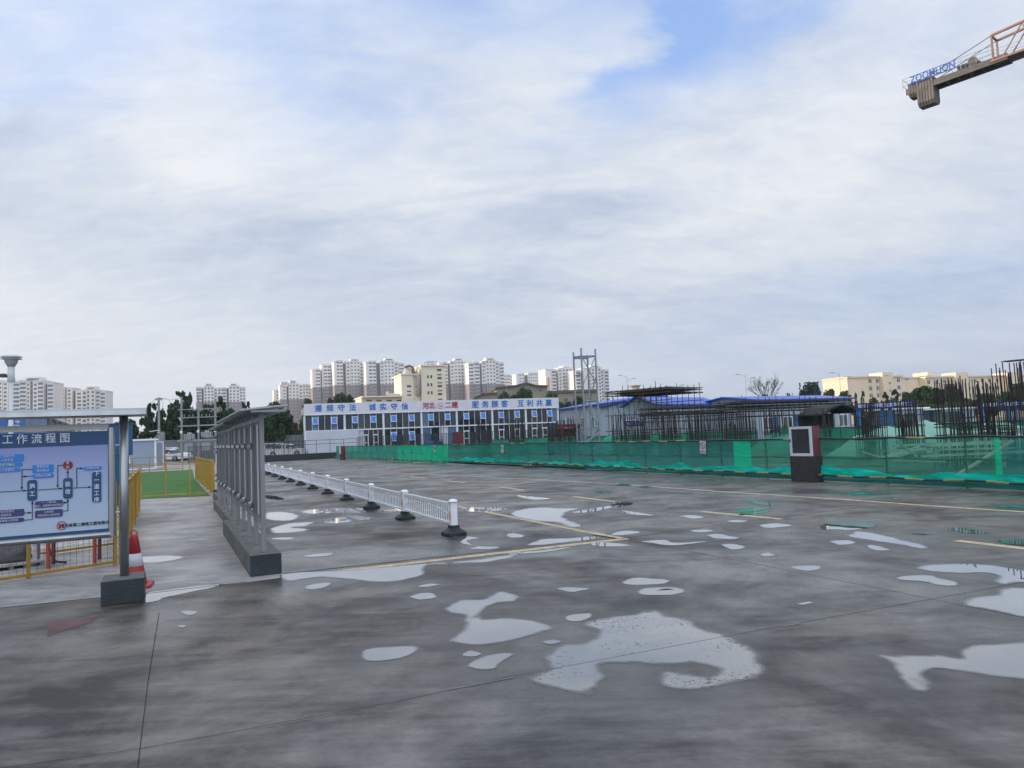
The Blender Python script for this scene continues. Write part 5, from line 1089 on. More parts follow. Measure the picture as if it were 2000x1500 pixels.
# ------------------------------------------------------------------ sheds with blue roofs
BROOF = M('bright blue steel roofing', (.035, .12, .56), .4, var=.10, scale=.4); WSH = M('white shed cladding', (.38, .44, .53), .55, var=.10, scale=.9, streak=1, dirt=.12); BDOOR = M('blue painted door', (.02, .10, .26), .5, var=.1); WFR = M('grey window glass', (.10, .13, .15), .2, var=.3)
def shed(lab, A, th, L_, D, He, Hr, nwin=0, doors=(), wz=(1.0, 2.0), storeys=1, over=.4, gable=WSH, walls=True, winx=None):
    """ridge runs along local x"""
    T = thing('prefab_shed', lab, 'shed', A, th, 'white sheds with blue roofs')
    b = MB()
    if walls: b.prism([(0, 0), (D, 0), (D, He), (D / 2, Hr), (0, He)], 0, L_, axis='x'); b.build('wall', WSH, T)
    for s in (0, 1):
        y0, y1 = (-over, D / 2) if s == 0 else (D / 2, D + over); z0 = He - over * (Hr - He) / (D / 2); r_ = MB()
        za, zb2 = (z0 + .02, Hr + .02) if s == 0 else (Hr + .02, z0 + .02); r_.prism([(y0, za), (y1, zb2), (y1, zb2 + .1), (y0, za + .1)], -over, L_ + over, axis='x'); r_.build('roof', BROOF, T)
    for q in range(storeys):
        for i in range(nwin):
            x = (winx[i] if winx else (i + .5) * L_ / nwin); z0, z1 = wz[0] + q * 2.9, wz[1] + q * 2.9
            MB().box(x - .55, x + .55, -.05, -.002, z0, z1).build('window', WFR, T); f = MB(); f.box(x - .62, x + .62, -.07, -.001, z1, z1 + .07); f.box(x - .62, x + .62, -.07, -.001, z0 - .07, z0); f.box(x - .62, x - .55, -.07, -.001, z0, z1); f.box(x + .55, x + .62, -.07, -.001, z0, z1); f.box(x - .03, x + .03, -.07, -.0501, z0, z1); f.build('window_frame', WHT, T)
    for x in doors: MB().box(x - .45, x + .45, -.06, -.002, 0, 2.05).build('door', BDOOR, T)
    for k in range(1, int(L_ / 1.83)): pass
    return T
A1 = at(1096, 862, 88); B1 = at(1220, 860, 70); dv = Vector((B1.x - A1.x, B1.y - A1.y, 0)); zt1 = at(1096, 800, 88).z
T = shed('two storey white shed with small windows running from the office block to the lattice mast', (A1.x, A1.y), math.atan2(dv.y, dv.x), dv.length * .97, 6.5, zt1, zt1 + .5, nwin=6, wz=(zt1 - 2.3, zt1 - 1.25))
gA = gpt(1222, 62); gB = gpt(1279, 60); gd = gB - gA; ge = at(1222, 795, 62).z; gr = at(1246, 777, 61).z
def gable_shed():
    th = math.atan2(gd.y, gd.x); T = thing('gabled_shed', 'tall white gabled shed end wrapped in rusty scaffold tubes', 'shed', gA, th); w = gd.length
    b = MB(); b.prism([(0, 0), (w, 0), (w, at(1279, 790, 60).z), (w * .45, gr), (0, ge)], 0, 11); b.build('wall', WSH, T)
    r_ = MB(); c_ = (w * .45, gr)
    r_.prism([(-.3, ge - .05), (c_[0], c_[1] + .02), (c_[0], c_[1] + .12), (-.3, ge + .06)], -.3, 11.3); r_.build('roof', BROOF, T)
    r_ = MB(); e2 = at(1279, 790, 60).z; r_.prism([(c_[0], c_[1] + .02), (w + .3, e2 - .06), (w + .3, e2 + .05), (c_[0], c_[1] + .12)], -.3, 11.3); r_.build('roof', BROOF, T)
    for z_ in (2.2,): MB().box(-.0, w, -.05, -.002, z_, z_ + .12).build('trim', WHT, T)
gable_shed()
def blueroof(lab, pl, pr, Yl, Yr, ey, ry, doors, gable=False, eyr=None, ryr=None, nwin=5, D=7.0):
    A = at(pl, ey, Yl); B = at(pr, eyr or ey, Yr); d = Vector((B.x - A.x, B.y - A.y, 0)); Hr = at((pl + pr) / 2, ry, (Yl + Yr) / 2 + D * .5).z
    return shed(lab, (A.x, A.y), math.atan2(d.y, d.x), d.length, D, (A.z + B.z) / 2, Hr, nwin=nwin, doors=doors)
blueroof('long white shed with the lower blue roof behind the lattice of rusty tubes', 1282, 1440, 66, 74, 791, 781.5, (4, 9), eyr=785, nwin=4)
blueroof('long white shed with the higher blue roof and blue doors, left of the cream block', 1476, 1660, 62, 68, 783.5, 774, (2.0, 4.9), eyr=777, nwin=5)
sg = gpt(1240, 57); T = thing('site_sign', 'small dark blue sign board before the white gabled shed', 'sign', (sg.x, sg.y, 0), R(6)); z_ = at(1240, 827, 57).z
MB().box(-.75, .75, -.03, .03, z_ - .22, z_ + .22).build('plate', M('deep violet blue sign face', (.03, .035, .20), .4), T); text('安全 生产', .30, WHITEP, T, (0, -.034, z_), ext=.003)
for x in (-.7, .7): MB().bar((x, .05, 0), (x, .05, z_ + .2), .05, n=6).build('post', STEEL2, T)
scaffold('rusty scaffold with a dark slab like deck high over the white gabled shed', 1190, 1308, 58, 54, (1.4, 2.6, 3.6, 4.15, 4.5), 4.6, depth=4.5, nx=14, dark=((4.36, .05),), xbr=((.1, .35, 4.2, 1.2), (.35, .6, 1.2, 4.2), (.6, .9, 4.2, 1.2), (.85, .7, 3.9, .8)), tall=.4)
scaffold('rusty scaffold gallery in front of the lower blue roof', 1284, 1445, 52, 54, (1.95, 2.25, 2.6, 2.95), 3.0, depth=2.2, nx=17, dark=((2.86, .04), (2.4, .12)), xbr=((.3, .4, 1.5, 2.9), (.62, .52, 1.5, 2.9)))
scaffold('rusty scaffold gallery in front of the higher blue roof', 1448, 1664, 50, 54, (2.05, 2.4, 2.75, 3.05), 3.1, depth=2.2, nx=24, dark=((2.95, .04), (2.55, .10)), xbr=((.2, .28, 1.5, 2.9), (.5, .42, 1.5, 2.9), (.78, .7, 1.5, 2.9)))
T = thing('dark_shelter', 'dark open shelter with a curved netting roof left of the blue gate', 'shelter', gpt(1612, 48), R(6)); dk = M('dark shelter cladding', (.03, .032, .035), .8, var=.3)
MB().prism([(0, 1.9), (.6, 2.3), (1.3, 2.5), (2.0, 2.3), (2.6, 2.0), (2.6, 2.1), (2.0, 2.42), (1.3, 2.62), (.6, 2.42), (0, 2.0)], 0, 3.5).build('roof', dk, T); MB().box(0, 2.6, 3.4, 3.5, 0, 2.0).build('back_wall', dk, T)
for x in (.0, 2.5): MB().box(x, x + .08, 0, .08, 0, 2.0).build('post', dk, T)
# green screens in the pit
def screen(lab, px0, px1, Y0, Y1, h): 
    a, b_ = gpt(px0, Y0), gpt(px1, Y1); d = b_ - a; T = thing('green_screen', lab, 'screen', a, math.atan2(d.y, d.x), 'low green screens across the pit'); n = max(2, int(d.length / 2))
    vs = []; 
    for i in range(n * 4 + 1): x = d.length * i / (n * 4); vs += [(x, .04 * math.sin(x * 3), .05), (x, .05 * math.sin(x * 3 + 1), h + .03 * math.sin(x * 1.7))]
    MB().add(vs, [(2 * i, 2 * i + 2, 2 * i + 3, 2 * i + 1) for i in range(n * 4)]).build('netting', LGREEN, T)
    MB().bar((0, -.03, h), (d.length, -.03, h), .05, n=6).build('rail', DKT, T); MB().bar((0, -.08, h * .55), (d.length, -.08, h * .5), .04, n=6).build('rail', DKT, T)
    for i in range(n + 1): MB().bar((i * d.length / n, -.05, 0), (i * d.length / n, -.05, h + .1), .05, n=6).build('post', DKT, T)
screen('low green screen before the dark curved shelter', 1600, 1690, 34, 32, 1.2); screen('low green screen left of the fire cabinet', 1515, 1560, 36, 36, 1.25); screen('green screen behind the pale heaps at the right', 1690, 2060, 36, 30, 1.2); screen('low green screen at the office end of the pit', 930, 1130, 57, 55, 1.15); screen('green screen behind the lattice mast', 1140, 1480, 54, 46, 1.1)
def gate(lab, px0, px1, Y0, Y1, py0, py1, txt, name='sign_gate'):
    a, b_ = gpt(px0, Y0), gpt(px1, Y1); d = b_ - a; th = math.atan2(d.y, d.x); T = thing(name, lab, 'sign gate', a, th); L_ = d.length; z1 = at((px0 + px1) / 2, py0, (Y0 + Y1) / 2).z; z0 = at((px0 + px1) / 2, py1, (Y0 + Y1) / 2).z
    MB().box(0, L_, -.05, .05, z0, z1).build('sign_face', M('deep violet blue sign face', (.03, .035, .20), .4), T); bl = M('bright blue painted steel', (.02, .20, .60), .4, var=.1)
    for x in (.08, L_ * .45, L_ * .58): MB().box(x - .09, x + .09, .06, .24, 0, z0).build('post', bl if x < 1 else BDOOR, T)
    MB().box(0, L_, .051, 3, z1 - .08, z1).build('canopy', dk, T); s_ = (z1 - z0) * .62; n = len(txt)
    text(txt, s_, WHITEP, T, (L_ * .5, -.055, (z0 + z1) / 2), ext=.004, bold=.006, spacing=1.0, sx=min(1.2, L_ * .93 / (n * s_)))
gate('blue and white slogan sign on blue posts behind the rebar cages', 1676, 1790, 42, 40, 785, 797.5, '安全第一预防为主文明施工')
gate('blue slogan sign partly hidden by the dense rebar at the right edge', 1918, 2040, 44, 42, 783, 795, '质量第一安全为本规范', name='sign_gate')
def lowshed(lab, px0, px1, Y0, Y1, pyt, door): 
    a, b_ = gpt(px0, Y0), gpt(px1, Y1); d = b_ - a; th = math.atan2(d.y, d.x); T = thing('white_site_cabin', lab, 'cabin', a, th, 'low white site cabins'); h = at((px0 + px1) / 2, pyt, (Y0 + Y1) / 2).z; L_ = d.length
    MB().box(0, L_, 0, 3, 0, h).build('wall', WSH, T); MB().box(-.15, L_ + .15, -.2, 3.1, h, h + .1).build('roof', WHT, T)
    for x in door: MB().box(x * L_ - .4, x * L_ + .4, -.04, -.002, 0, 2.0).build('door', WFR, T); MB().box(x * L_ + 1.0, x * L_ + 1.7, -.04, -.002, 1.1, 1.8).build('window', WFR, T)
lowshed('white site cabin under the blue slogan sign', 1700, 1768, 50, 48, 801, (.2, .6)); lowshed('white site cabin with two dark doors right of the narrow rebar cage', 1790, 1850, 50, 48, 801, (.45, .68))
# ------------------------------------------------------------------ street lamps, poles
LAMP = M('grey lamp steel', (.30, .33, .36), .5, .3)
def lamp(px, Y, pyt, lab, arms=((-1, .0), (1, .35))):
    p = at(px, pyt, Y); T = thing('street_lamp', lab, 'street lamp', (p.x, p.y, 0), 0, 'street lamps along the far road'); H_ = p.z
    MB().bar((0, 0, 0), (0, 0, H_), .20, n=8, w2=.1).build('pole', LAMP, T)
    for s, dz_ in arms:
        MB().tube([(0, 0, H_ - .8 - dz_ * 3), (s * .8, 0, H_ - dz_ * 3 - .2), (s * 1.5, 0, H_ - dz_ * 3)], .08, 5).build('arm', LAMP, T); MB().box(s * 1.9 - .5, s * 1.9 + .5, -.18, .18, H_ - dz_ * 3 - .02, H_ - dz_ * 3 + .14).build('lamp_head', LAMP, T)
lamp(1224, 200, 733, 'street lamp above the rusty scaffold platform'); lamp(1318, 190, 753, 'street lamp right of the scaffold platform', ((1, 0),)); lamp(1455, 185, 731, 'street lamp left of the bare tree'); lamp(1486, 200, 748, 'single armed street lamp inside the bare tree', ((1, 0),)); lamp(1639, 180, 728, 'street lamp at the left corner of the cream block'); lamp(911, 200, 766, 'street lamp over the slogan roof', ((-1, 0),)); lamp(1111, 180, 771, 'street lamp behind the right end of the office block', ((-1, 0),)); lamp(711, 200, 757, 'street lamp above the left part of the slogan roof', ((1, 0),)); lamp(989, 210, 736, 'slim street lamp before the brown roofed hall', ((-1, 0),)); lamp(1715, 170, 735, 'street lamp in front of the sunny cream wall', ((1, 0),))
def utility():
    CON = M('grey concrete pole', (.30, .32, .33), .7, var=.12, scale=2); MET = M('weathered transformer steel', (.30, .32, .33), .5, .3, var=.15)
    Y = 74; T = thing('transformer_frame', 'three concrete poles carrying two transformers and cross beams', 'transformer station', gpt(354, Y)); o = T.location
    xs = [gpt(x, Y).x - o.x for x in (355, 388, 421)]; tops = [at(x, y, Y).z for x, y in ((354, 775), (386, 770), (419, 779))]
    for x, h in zip(xs, tops): MB().bar((x, 0, 0), (x, 0, h), .26, n=10, w2=.19).build('pole', CON, T); MB().box(x - .12, x + .12, -.16, -.12, at(388, 845, Y).z, at(388, 842, Y).z + .1).build('white_plate', WHT, T)
    for py, w in ((799, .09), (815, .09), (831, .13), (860, .16)): z = at(388, py, Y).z; MB().box(xs[0] - .3, xs[2] + .3, -.2, -.2 + w, z - w / 2, z + w / 2).build('cross_beam', LAMP, T)
    z8 = at(388, 860, Y).z + .09
    for x, dz_ in ((gpt(371, Y).x - o.x, 0), (gpt(405, Y).x - o.x, .15)):
        Q = bpy.data.objects.new('transformer', None); COL.objects.link(Q); Q.parent = T; Q.location = (x, -.1, z8 + dz_)
        MB().box(-.3, .3, -.25, .25, 0, .55).build('tank', MET, Q, bevel=.03)
        for s in (-1, 1): MB().box(s * .42 - .09, s * .42 + .09, -.22, .22, .05, .6).build('radiator', LAMP, Q)
        for k in (-.15, 0, .15): MB().lathe([(.03, .55), (.05, .6), (.03, .65), (.045, .7), (.02, .75)], 7, (k, 0, 0)).build('bushing', WHT, Q)
        MB().box(x - .42, x + .42, -.35, .1, z8 - 1.15, z8 - .35).build('switch_cabinet', MET, T)
    for k, px in enumerate((362, 371, 379, 396, 405, 411)): z = at(388, 815, Y).z; MB().lathe([(.03, 0), (.06, .06), (.03, .12), (.06, .18), (.03, .26)], 7, (gpt(px, Y).x - o.x, -.16, z + .05)).build('insulator', LAMP, T)
    p = at(310, 776, 72); T = thing('utility_pole', 'single concrete utility pole with coiled cable at its top', 'utility pole', (p.x, p.y, 0)); MB().bar((0, 0, 0), (0, 0, p.z), .27, n=10, w2=.18).build('pole', CON, T)
    MB().box(-.35, .35, -.1, .1, p.z - .25, p.z - .1).build('cross_arm', LAMP, T); wr = M('aluminium cable', (.30, .32, .34), .5)
    for cx, cz, r in ((-.1, -.75, .6), (.55, -.75, .68)): MB().tube([(cx + r * math.cos(t * math.pi / 12), -.12, p.z + cz + r * math.sin(t * math.pi / 12) * .9) for t in range(-4, 17)], .035, 5).build('cable_coil', wr, T)
    q = gpt(354, 74); tag(MB().tube([(p.x, p.y, p.z), (p.x + (q.x - p.x) * .5, (p.y + q.y) / 2, p.z - .25), (q.x, q.y, tops[0] - .1)], .04, 5).build('overhead_cable', wr), 'overhead cable between the single utility pole and the transformer frame', 'cable')
utility()
# ------------------------------------------------------------------ hoardings, booth, left background
GH = M('grey corrugated hoarding', (.17, .18, .19), .6, var=.12, scale=1.5, streak=1)
def hoard(lab, p, q, h, mat=GH, step=.9, name='hoarding', cap=True):
    p = Vector((p[0], p[1], 0)); q = Vector((q[0], q[1], 0)); d = q - p; T = thing(name, lab, 'hoarding', p, math.atan2(d.y, d.x), 'hoardings round the site'); L_ = d.length; vs = []; n = int(L_ / .3)
    for i in range(n + 1): x = L_ * i / n; y = .04 * (i % 2); vs += [(x, y, 0), (x, y, h)]
    MB().add(vs, [(2 * i, 2 * i + 2, 2 * i + 3, 2 * i + 1) for i in range(n)]).build('corrugated_sheet', mat, T)
    if cap: MB().box(0, L_, -.05, .09, h + .001, h + .08).build('cap_rail', STEEL2, T)
    for i in range(int(L_ / 3) + 1): MB().box(i * 3 - .04, i * 3 + .04, -.12, -.02, 0, h).build('post', STEEL2, T)
hoard('grey corrugated hoarding behind the transformers and parked cars', at(300, 880, 98), at(604, 880, 103), at(450, 856, 100).z)
hoard('grey hoarding stepping down above the notice board', at(78, 850, 30), at(140, 850, 44), at(78, 812, 30).z)
hoard('far grey hoarding behind the lawn at the left', at(120, 880, 96), at(300, 880, 98), at(260, 868, 97).z * .9)
def banner():
    a, b_ = gpt(-30, 24), gpt(48, 27); d = b_ - a; T = thing('blue_banner_wall', 'bright blue banner wall with white lettering showing above the notice board', 'banner', a, math.atan2(d.y, d.x)); z1 = at(10, 800, 25).z; L_ = d.length
    MB().box(0, L_, -.03, .03, 0, z1).build('banner_face', M('bright blue banner print', (.03, .19, .62), .4, var=.06), T)
    text('启主', .50, WHITEP, T, (L_ - 1.0, -.045, at(10, 823, 25.5).z), bold=.02, spacing=1.15)
    a2, b2 = gpt(48, 27.05), gpt(90, 29); d2 = b2 - a2; T2 = thing('picture_hoarding', 'greyish blue printed hoarding between the blue banner and the grey hoarding', 'hoarding', a2, math.atan2(d2.y, d2.x)); MB().box(0, d2.length, -.03, .03, 0, at(60, 811, 28).z).build('printed_sheet', M('faded greyish blue print', (.20, .27, .42), .5, var=.3, scale=1.5), T2)
banner()
def dust_monitor():
    Y = 16; p = at(22, 693, Y); T = thing('dust_monitor', 'white dust monitor post with a mushroom head and a small camera', 'dust monitor', (p.x, p.y, 0)); H_ = p.z; w = M('white enamel', (.62, .65, .68), .35, var=.05); k = Y / F
    MB().lathe([(4 * k, 0), (4 * k, H_ - 54 * k)], 14).build('pole', w, T, smooth=True)
    MB().lathe([(3 * k, H_ - 54 * k), (6 * k, H_ - 52 * k), (6 * k, H_ - 24 * k)], 16).build('sleeve', w, T, smooth=True); MB().lathe([(6 * k, H_ - 24 * k), (11 * k, H_ - 15 * k), (11 * k, H_ - 10 * k)], 20).build('funnel', M('grey enamel', (.35, .38, .40), .4), T, smooth=True)
    MB().lathe([(11 * k, H_ - 10.5 * k), (19 * k, H_ - 8.5 * k), (11 * k, H_ - 7.5 * k)], 24).build('lower_disc', w, T, smooth=True); MB().lathe([(12 * k, H_ - 7 * k), (19 * k, H_ - 5 * k), (14 * k, H_ - 1.2 * k), (2 * k, H_)], 24).build('cap', w, T, smooth=True)
    MB().box(-20 * k, -9 * k, -.06, .06, H_ - 44 * k, H_ - 37 * k).build('camera_box', M('dark grey plastic', (.05, .06, .07), .5), T, bevel=.01); MB().box(-9 * k, -5 * k, -.02, .02, H_ - 40 * k, H_ - 38.5 * k).build('camera_arm', w, T)
    MB().box(-14 * k, 0, .1, .14, H_ - 54 * k, H_ - 45 * k).build('white_box', w, T)
dust_monitor()
def booth():
    Y = 57; a = gpt(232, Y - 1.5); b_ = gpt(305, Y); d = b_ - a; th = math.atan2(d.y, d.x); T = thing('site_booth', 'light blue grey site booth with white corner posts beside the lawn', 'booth', a, th); L_ = d.length; h = at(280, 858, Y).z
    lb = M('pale blue grey sandwich panel', (.30, .36, .48), .5, var=.06, scale=.6)
    MB().box(.08, L_ - .08, .04, 2.4, .08, h - .1).build('wall', lb, T)
    for x in (0, L_ - .14): MB().box(x, x + .14, -.02, .12, 0, h - .12).build('corner_post', WHT, T)
    MB().box(-.12, L_ + .12, -.12, 2.5, h - .12, h + .02).build('roof_edge', WHT, T); MB().box(0, L_, -.03, 2.4, 0, .08).build('base_frame', WHT, T)
    for x in (.15, .45): MB().box(x, x + .22, -.02, .039, .9, 2.0).build('window', M('deep blue glass', (.02, .06, .14), .1), T)
    MB().box(.1, .75, -.1, .0, .5, 1.0).build('air_conditioner', WHT, T)
    D = bpy.data.objects.new('door', None); COL.objects.link(D); D.parent = T; D.location = (L_ - .02, .2, 0); D.rotation_euler = (0, 0, R(12)); f = MB(); f.box(0, .06, -.03, .03, .1, 2.1); f.box(.54, .6, -.03, .03, .1, 2.1); f.box(.06, .54, -.03, .03, 2.03, 2.1); f.box(.06, .54, -.03, .03, .1, .18); f.build('door_frame', WHT, D); MB().box(.06, .54, -.015, .015, .18, 2.03).build('door_pane', M('grey mesh glass', (.25, .29, .34), .4), D)
booth()
p = at(284, 844, 60); T = thing('solar_lamp', 'white solar lamp rising behind the site booth', 'lamp', (p.x - .3, p.y + 3, 0)); zz_ = p.z
MB().bar((.35, 0, 0), (.35, 0, zz_ - .05), .09, n=8).build('pole', WHT, T); MB().bar((.35, 0, zz_ - .05), (-.2, 0, zz_ + .03), .07, n=6).build('arm', WHT, T); o_ = MB().box(-.5, .3, -.2, .2, -.02, .02).build('solar_panel', WHT, T, loc=(-.3, 0, zz_ + .16)); o_.rotation_euler = (0, R(-6), 0)
def bluebox():
    a = gpt(209, 20.5); b_ = gpt(233, 20.0); d = b_ - a; T = thing('blue_switch_box', 'tall dark blue steel box standing between the notice board and its post', 'box', a, math.atan2(d.y, d.x)); h = at(220, 829, 20.3).z; bl = M('dark blue painted steel', (.03, .10, .22), .5, var=.15)
    MB().box(0, .24, .0, .6, 1.4, h).build('body', bl, T, bevel=.01); MB().box(.02, .06, .02, .5, 0, 1.4).build('leg', bl, T); MB().box(.18, .22, .02, .5, 0, 1.4).build('leg', bl, T); MB().box(-.02, .26, -.02, .62, h, h + .03).build('lid', bl, T)
bluebox()
p = at(283, 870, 62); T = thing('stair_frame', 'grey steel stair frame behind the roof of the site booth', 'stairs', gpt(289, 61)); z_ = at(300, 845, 61).z
for s in (0, .25): MB().bar((-.2, s, z_ - 1.2), (1.0, s, z_), .06).build('stringer', STEEL2, T)
MB().box(1.0, 1.3, 0, .3, 0, z_ + .05).build('landing_post', STEEL2, T)
# ------------------------------------------------------------------ cars
def car(lab, px, Y, rz, col, kind='sedan', group='parked cars'):
    p = gpt(px, Y); T = thing('parked_car', lab, 'car', p, rz, group)
    paint = M({'w': 'white car paint', 's': 'silver car paint', 'p': 'pinkish silver car paint'}[col], {'w': (.70, .71, .74), 's': (.62, .63, .64), 'p': (.62, .55, .53)}[col], .25, .3 if col != 'w' else 0, var=.03)
    L_, Wd, H_ = (4.6, 1.78, 1.45) if kind == 'sedan' else (4.5, 1.82, 1.62)
    if kind == 'sedan': low = [(-2.3, .45), (-2.28, .75), (-2.2, .92), (-1.55, .98), (-.9, .98), (.75, .95), (1.6, .86), (2.15, .72), (2.3, .5), (2.28, .25), (-2.25, .28)]; roof = [(-1.65, .97), (-1.05, 1.32), (-.45, 1.44), (.25, 1.44), (.62, 1.32), (1.15, .92)]
    else: low = [(-2.2, .45), (-2.22, .8), (-2.1, 1.0), (-1.5, 1.03), (-.9, 1.03), (.8, 1.02), (1.6, .95), (2.1, .8), (2.25, .5), (2.22, .27), (-2.15, .3)]; roof = [(-2.05, 1.02), (-1.75, 1.42), (-1.2, 1.6), (.1, 1.62), (.55, 1.48), (1.25, 1.0)]
    b = MB(); n = len(low)
    ys = [(-Wd / 2 + .06, .93), (-Wd / 2, 1.0), (Wd / 2, 1.0), (Wd / 2 - .06, .93)]
    vs = []
    cx = 0
    for y, k in ys: vs += [(x * (1 if k == 1 else .985), y, .55 + (z - .55) * k) for x, z in low]
    fs = [tuple(range(n))[::-1], tuple(range(3 * n, 4 * n))] + [(q * n + i, q * n + (i + 1) % n, q * n + n + (i + 1) % n, q * n + n + i) for q in range(3) for i in range(n)]
    b.add(vs, fs); b.build('body', paint, T, bevel=.04)
    g_ = MB(); m = len(roof); vs = []
    for y, k in ((-Wd / 2 + .05, 0), (-Wd / 2 + .22, 1), (Wd / 2 - .22, 1), (Wd / 2 - .05, 0)):
        for x, z in roof: t = (z - roof[0][1]) / (H_ - roof[0][1]); vs.append((x, (abs(y) - 0) * (1 if y > 0 else -1) if 0 else (-(Wd / 2 - .05 - .2 * max(0, t)) if y < 0 else (Wd / 2 - .05 - .2 * max(0, t))), z) )
    vs = vs[:m] + vs[-m:]
    g_.add(vs, [tuple(range(m))[::-1], tuple(range(m, 2 * m))] + [(i, (i + 1) % m, m + (i + 1) % m, m + i) for i in range(m)]); g_.build('windows', M('car window glass', (.015, .02, .025), .08), T)
    top = [q for q in roof if q[1] > H_ - .2]; r_ = MB(); hw = Wd / 2 - .22
    r_.prism([(top[0][0] - .05, top[0][1] - .02)] + [(x, z + .025) for x, z in top] + [(top[-1][0] + .05, top[-1][1] - .02)], -hw, hw); r_.build('roof', paint, T)
    for xp in ((-.35, .0) if kind == 'sedan' else (-1.0, -.1)):
        for s in (-1, 1): MB().bar((xp, s * (Wd / 2 - .055), .96), (xp + .04, s * (Wd / 2 - .235), H_ - .02), .07, .04).build('pillar', paint, T)
    for x in (-1.4, 1.4):
        for s in (-1, 1):
            W_ = bpy.data.objects.new('wheel', None); COL.objects.link(W_); W_.parent = T; W_.location = (x, s * (Wd / 2 - .1), .33); W_.rotation_euler = (math.pi / 2, 0, 0)
            MB().lathe([(.2, -.11), (.31, -.11), (.33, -.08), (.33, .08), (.31, .11), (.2, .11)], 20).build('tyre', M('tyre rubber', (.015, .015, .016), .8), W_, smooth=False)
            MB().lathe([(.2, -.115), (.2, .115)], 16).build('rim', M('alloy rim', (.35, .36, .37), .35, .7), W_); MB().lathe([(.05, -.13), (.05, .13)], 8).build('hub', INK, W_)
    for s in (-1, 1):
        MB().box(2.0, 2.24, s * .62 - .18, s * .62 + .18, .60, .74).build('headlight', M('headlight glass', (.3, .33, .36), .15), T); MB().box(-2.27, -2.15, s * .65 - .16, s * .65 + .16, .68, .88).build('tail_light', M('red tail light', (.35, .02, .02), .2), T)
        MB().box(.65, .82, s * (Wd / 2 + .08) - .08, s * (Wd / 2 + .08) + .08, .95, 1.08).build('mirror', paint, T)
car('white car nearer the lawn, its front half showing right of the booth', 328, 86, R(-8), 'w'); car('white taller car just behind the other white one', 335, 90, R(-6), 'w', 'suv')
car('silver sedan behind the dark palisade left of the office block', 560, 86, R(0), 's'); car('silver estate car half hidden behind the silver sedan', 545, 93, R(0), 's', 'suv'); car('pinkish silver car at the left end of the parked silver cars', 521, 90, R(8), 'p', 'suv')
yp = gpt(395, 70); T = thing('red_sign_stand', 'white framed red notice stand left of the bulletin boards', 'sign', gpt(430, 66), 0); MB().box(-.35, .35, -.03, .03, .9, 1.6).build('panel', REDP, T)
for x in (-.38, .38): MB().box(x - .03, x + .03, -.03, .03, 0, 1.75).build('post', WHT, T)
tag(MB().box(-.45, .45, -.3, .3, 0, .9).build('orange_crate', M('orange red plastic', (.45, .09, .05), .5), None, bevel=.03, loc=gpt(446, 68)), 'orange red crate behind the bulletin board posts', 'crate')
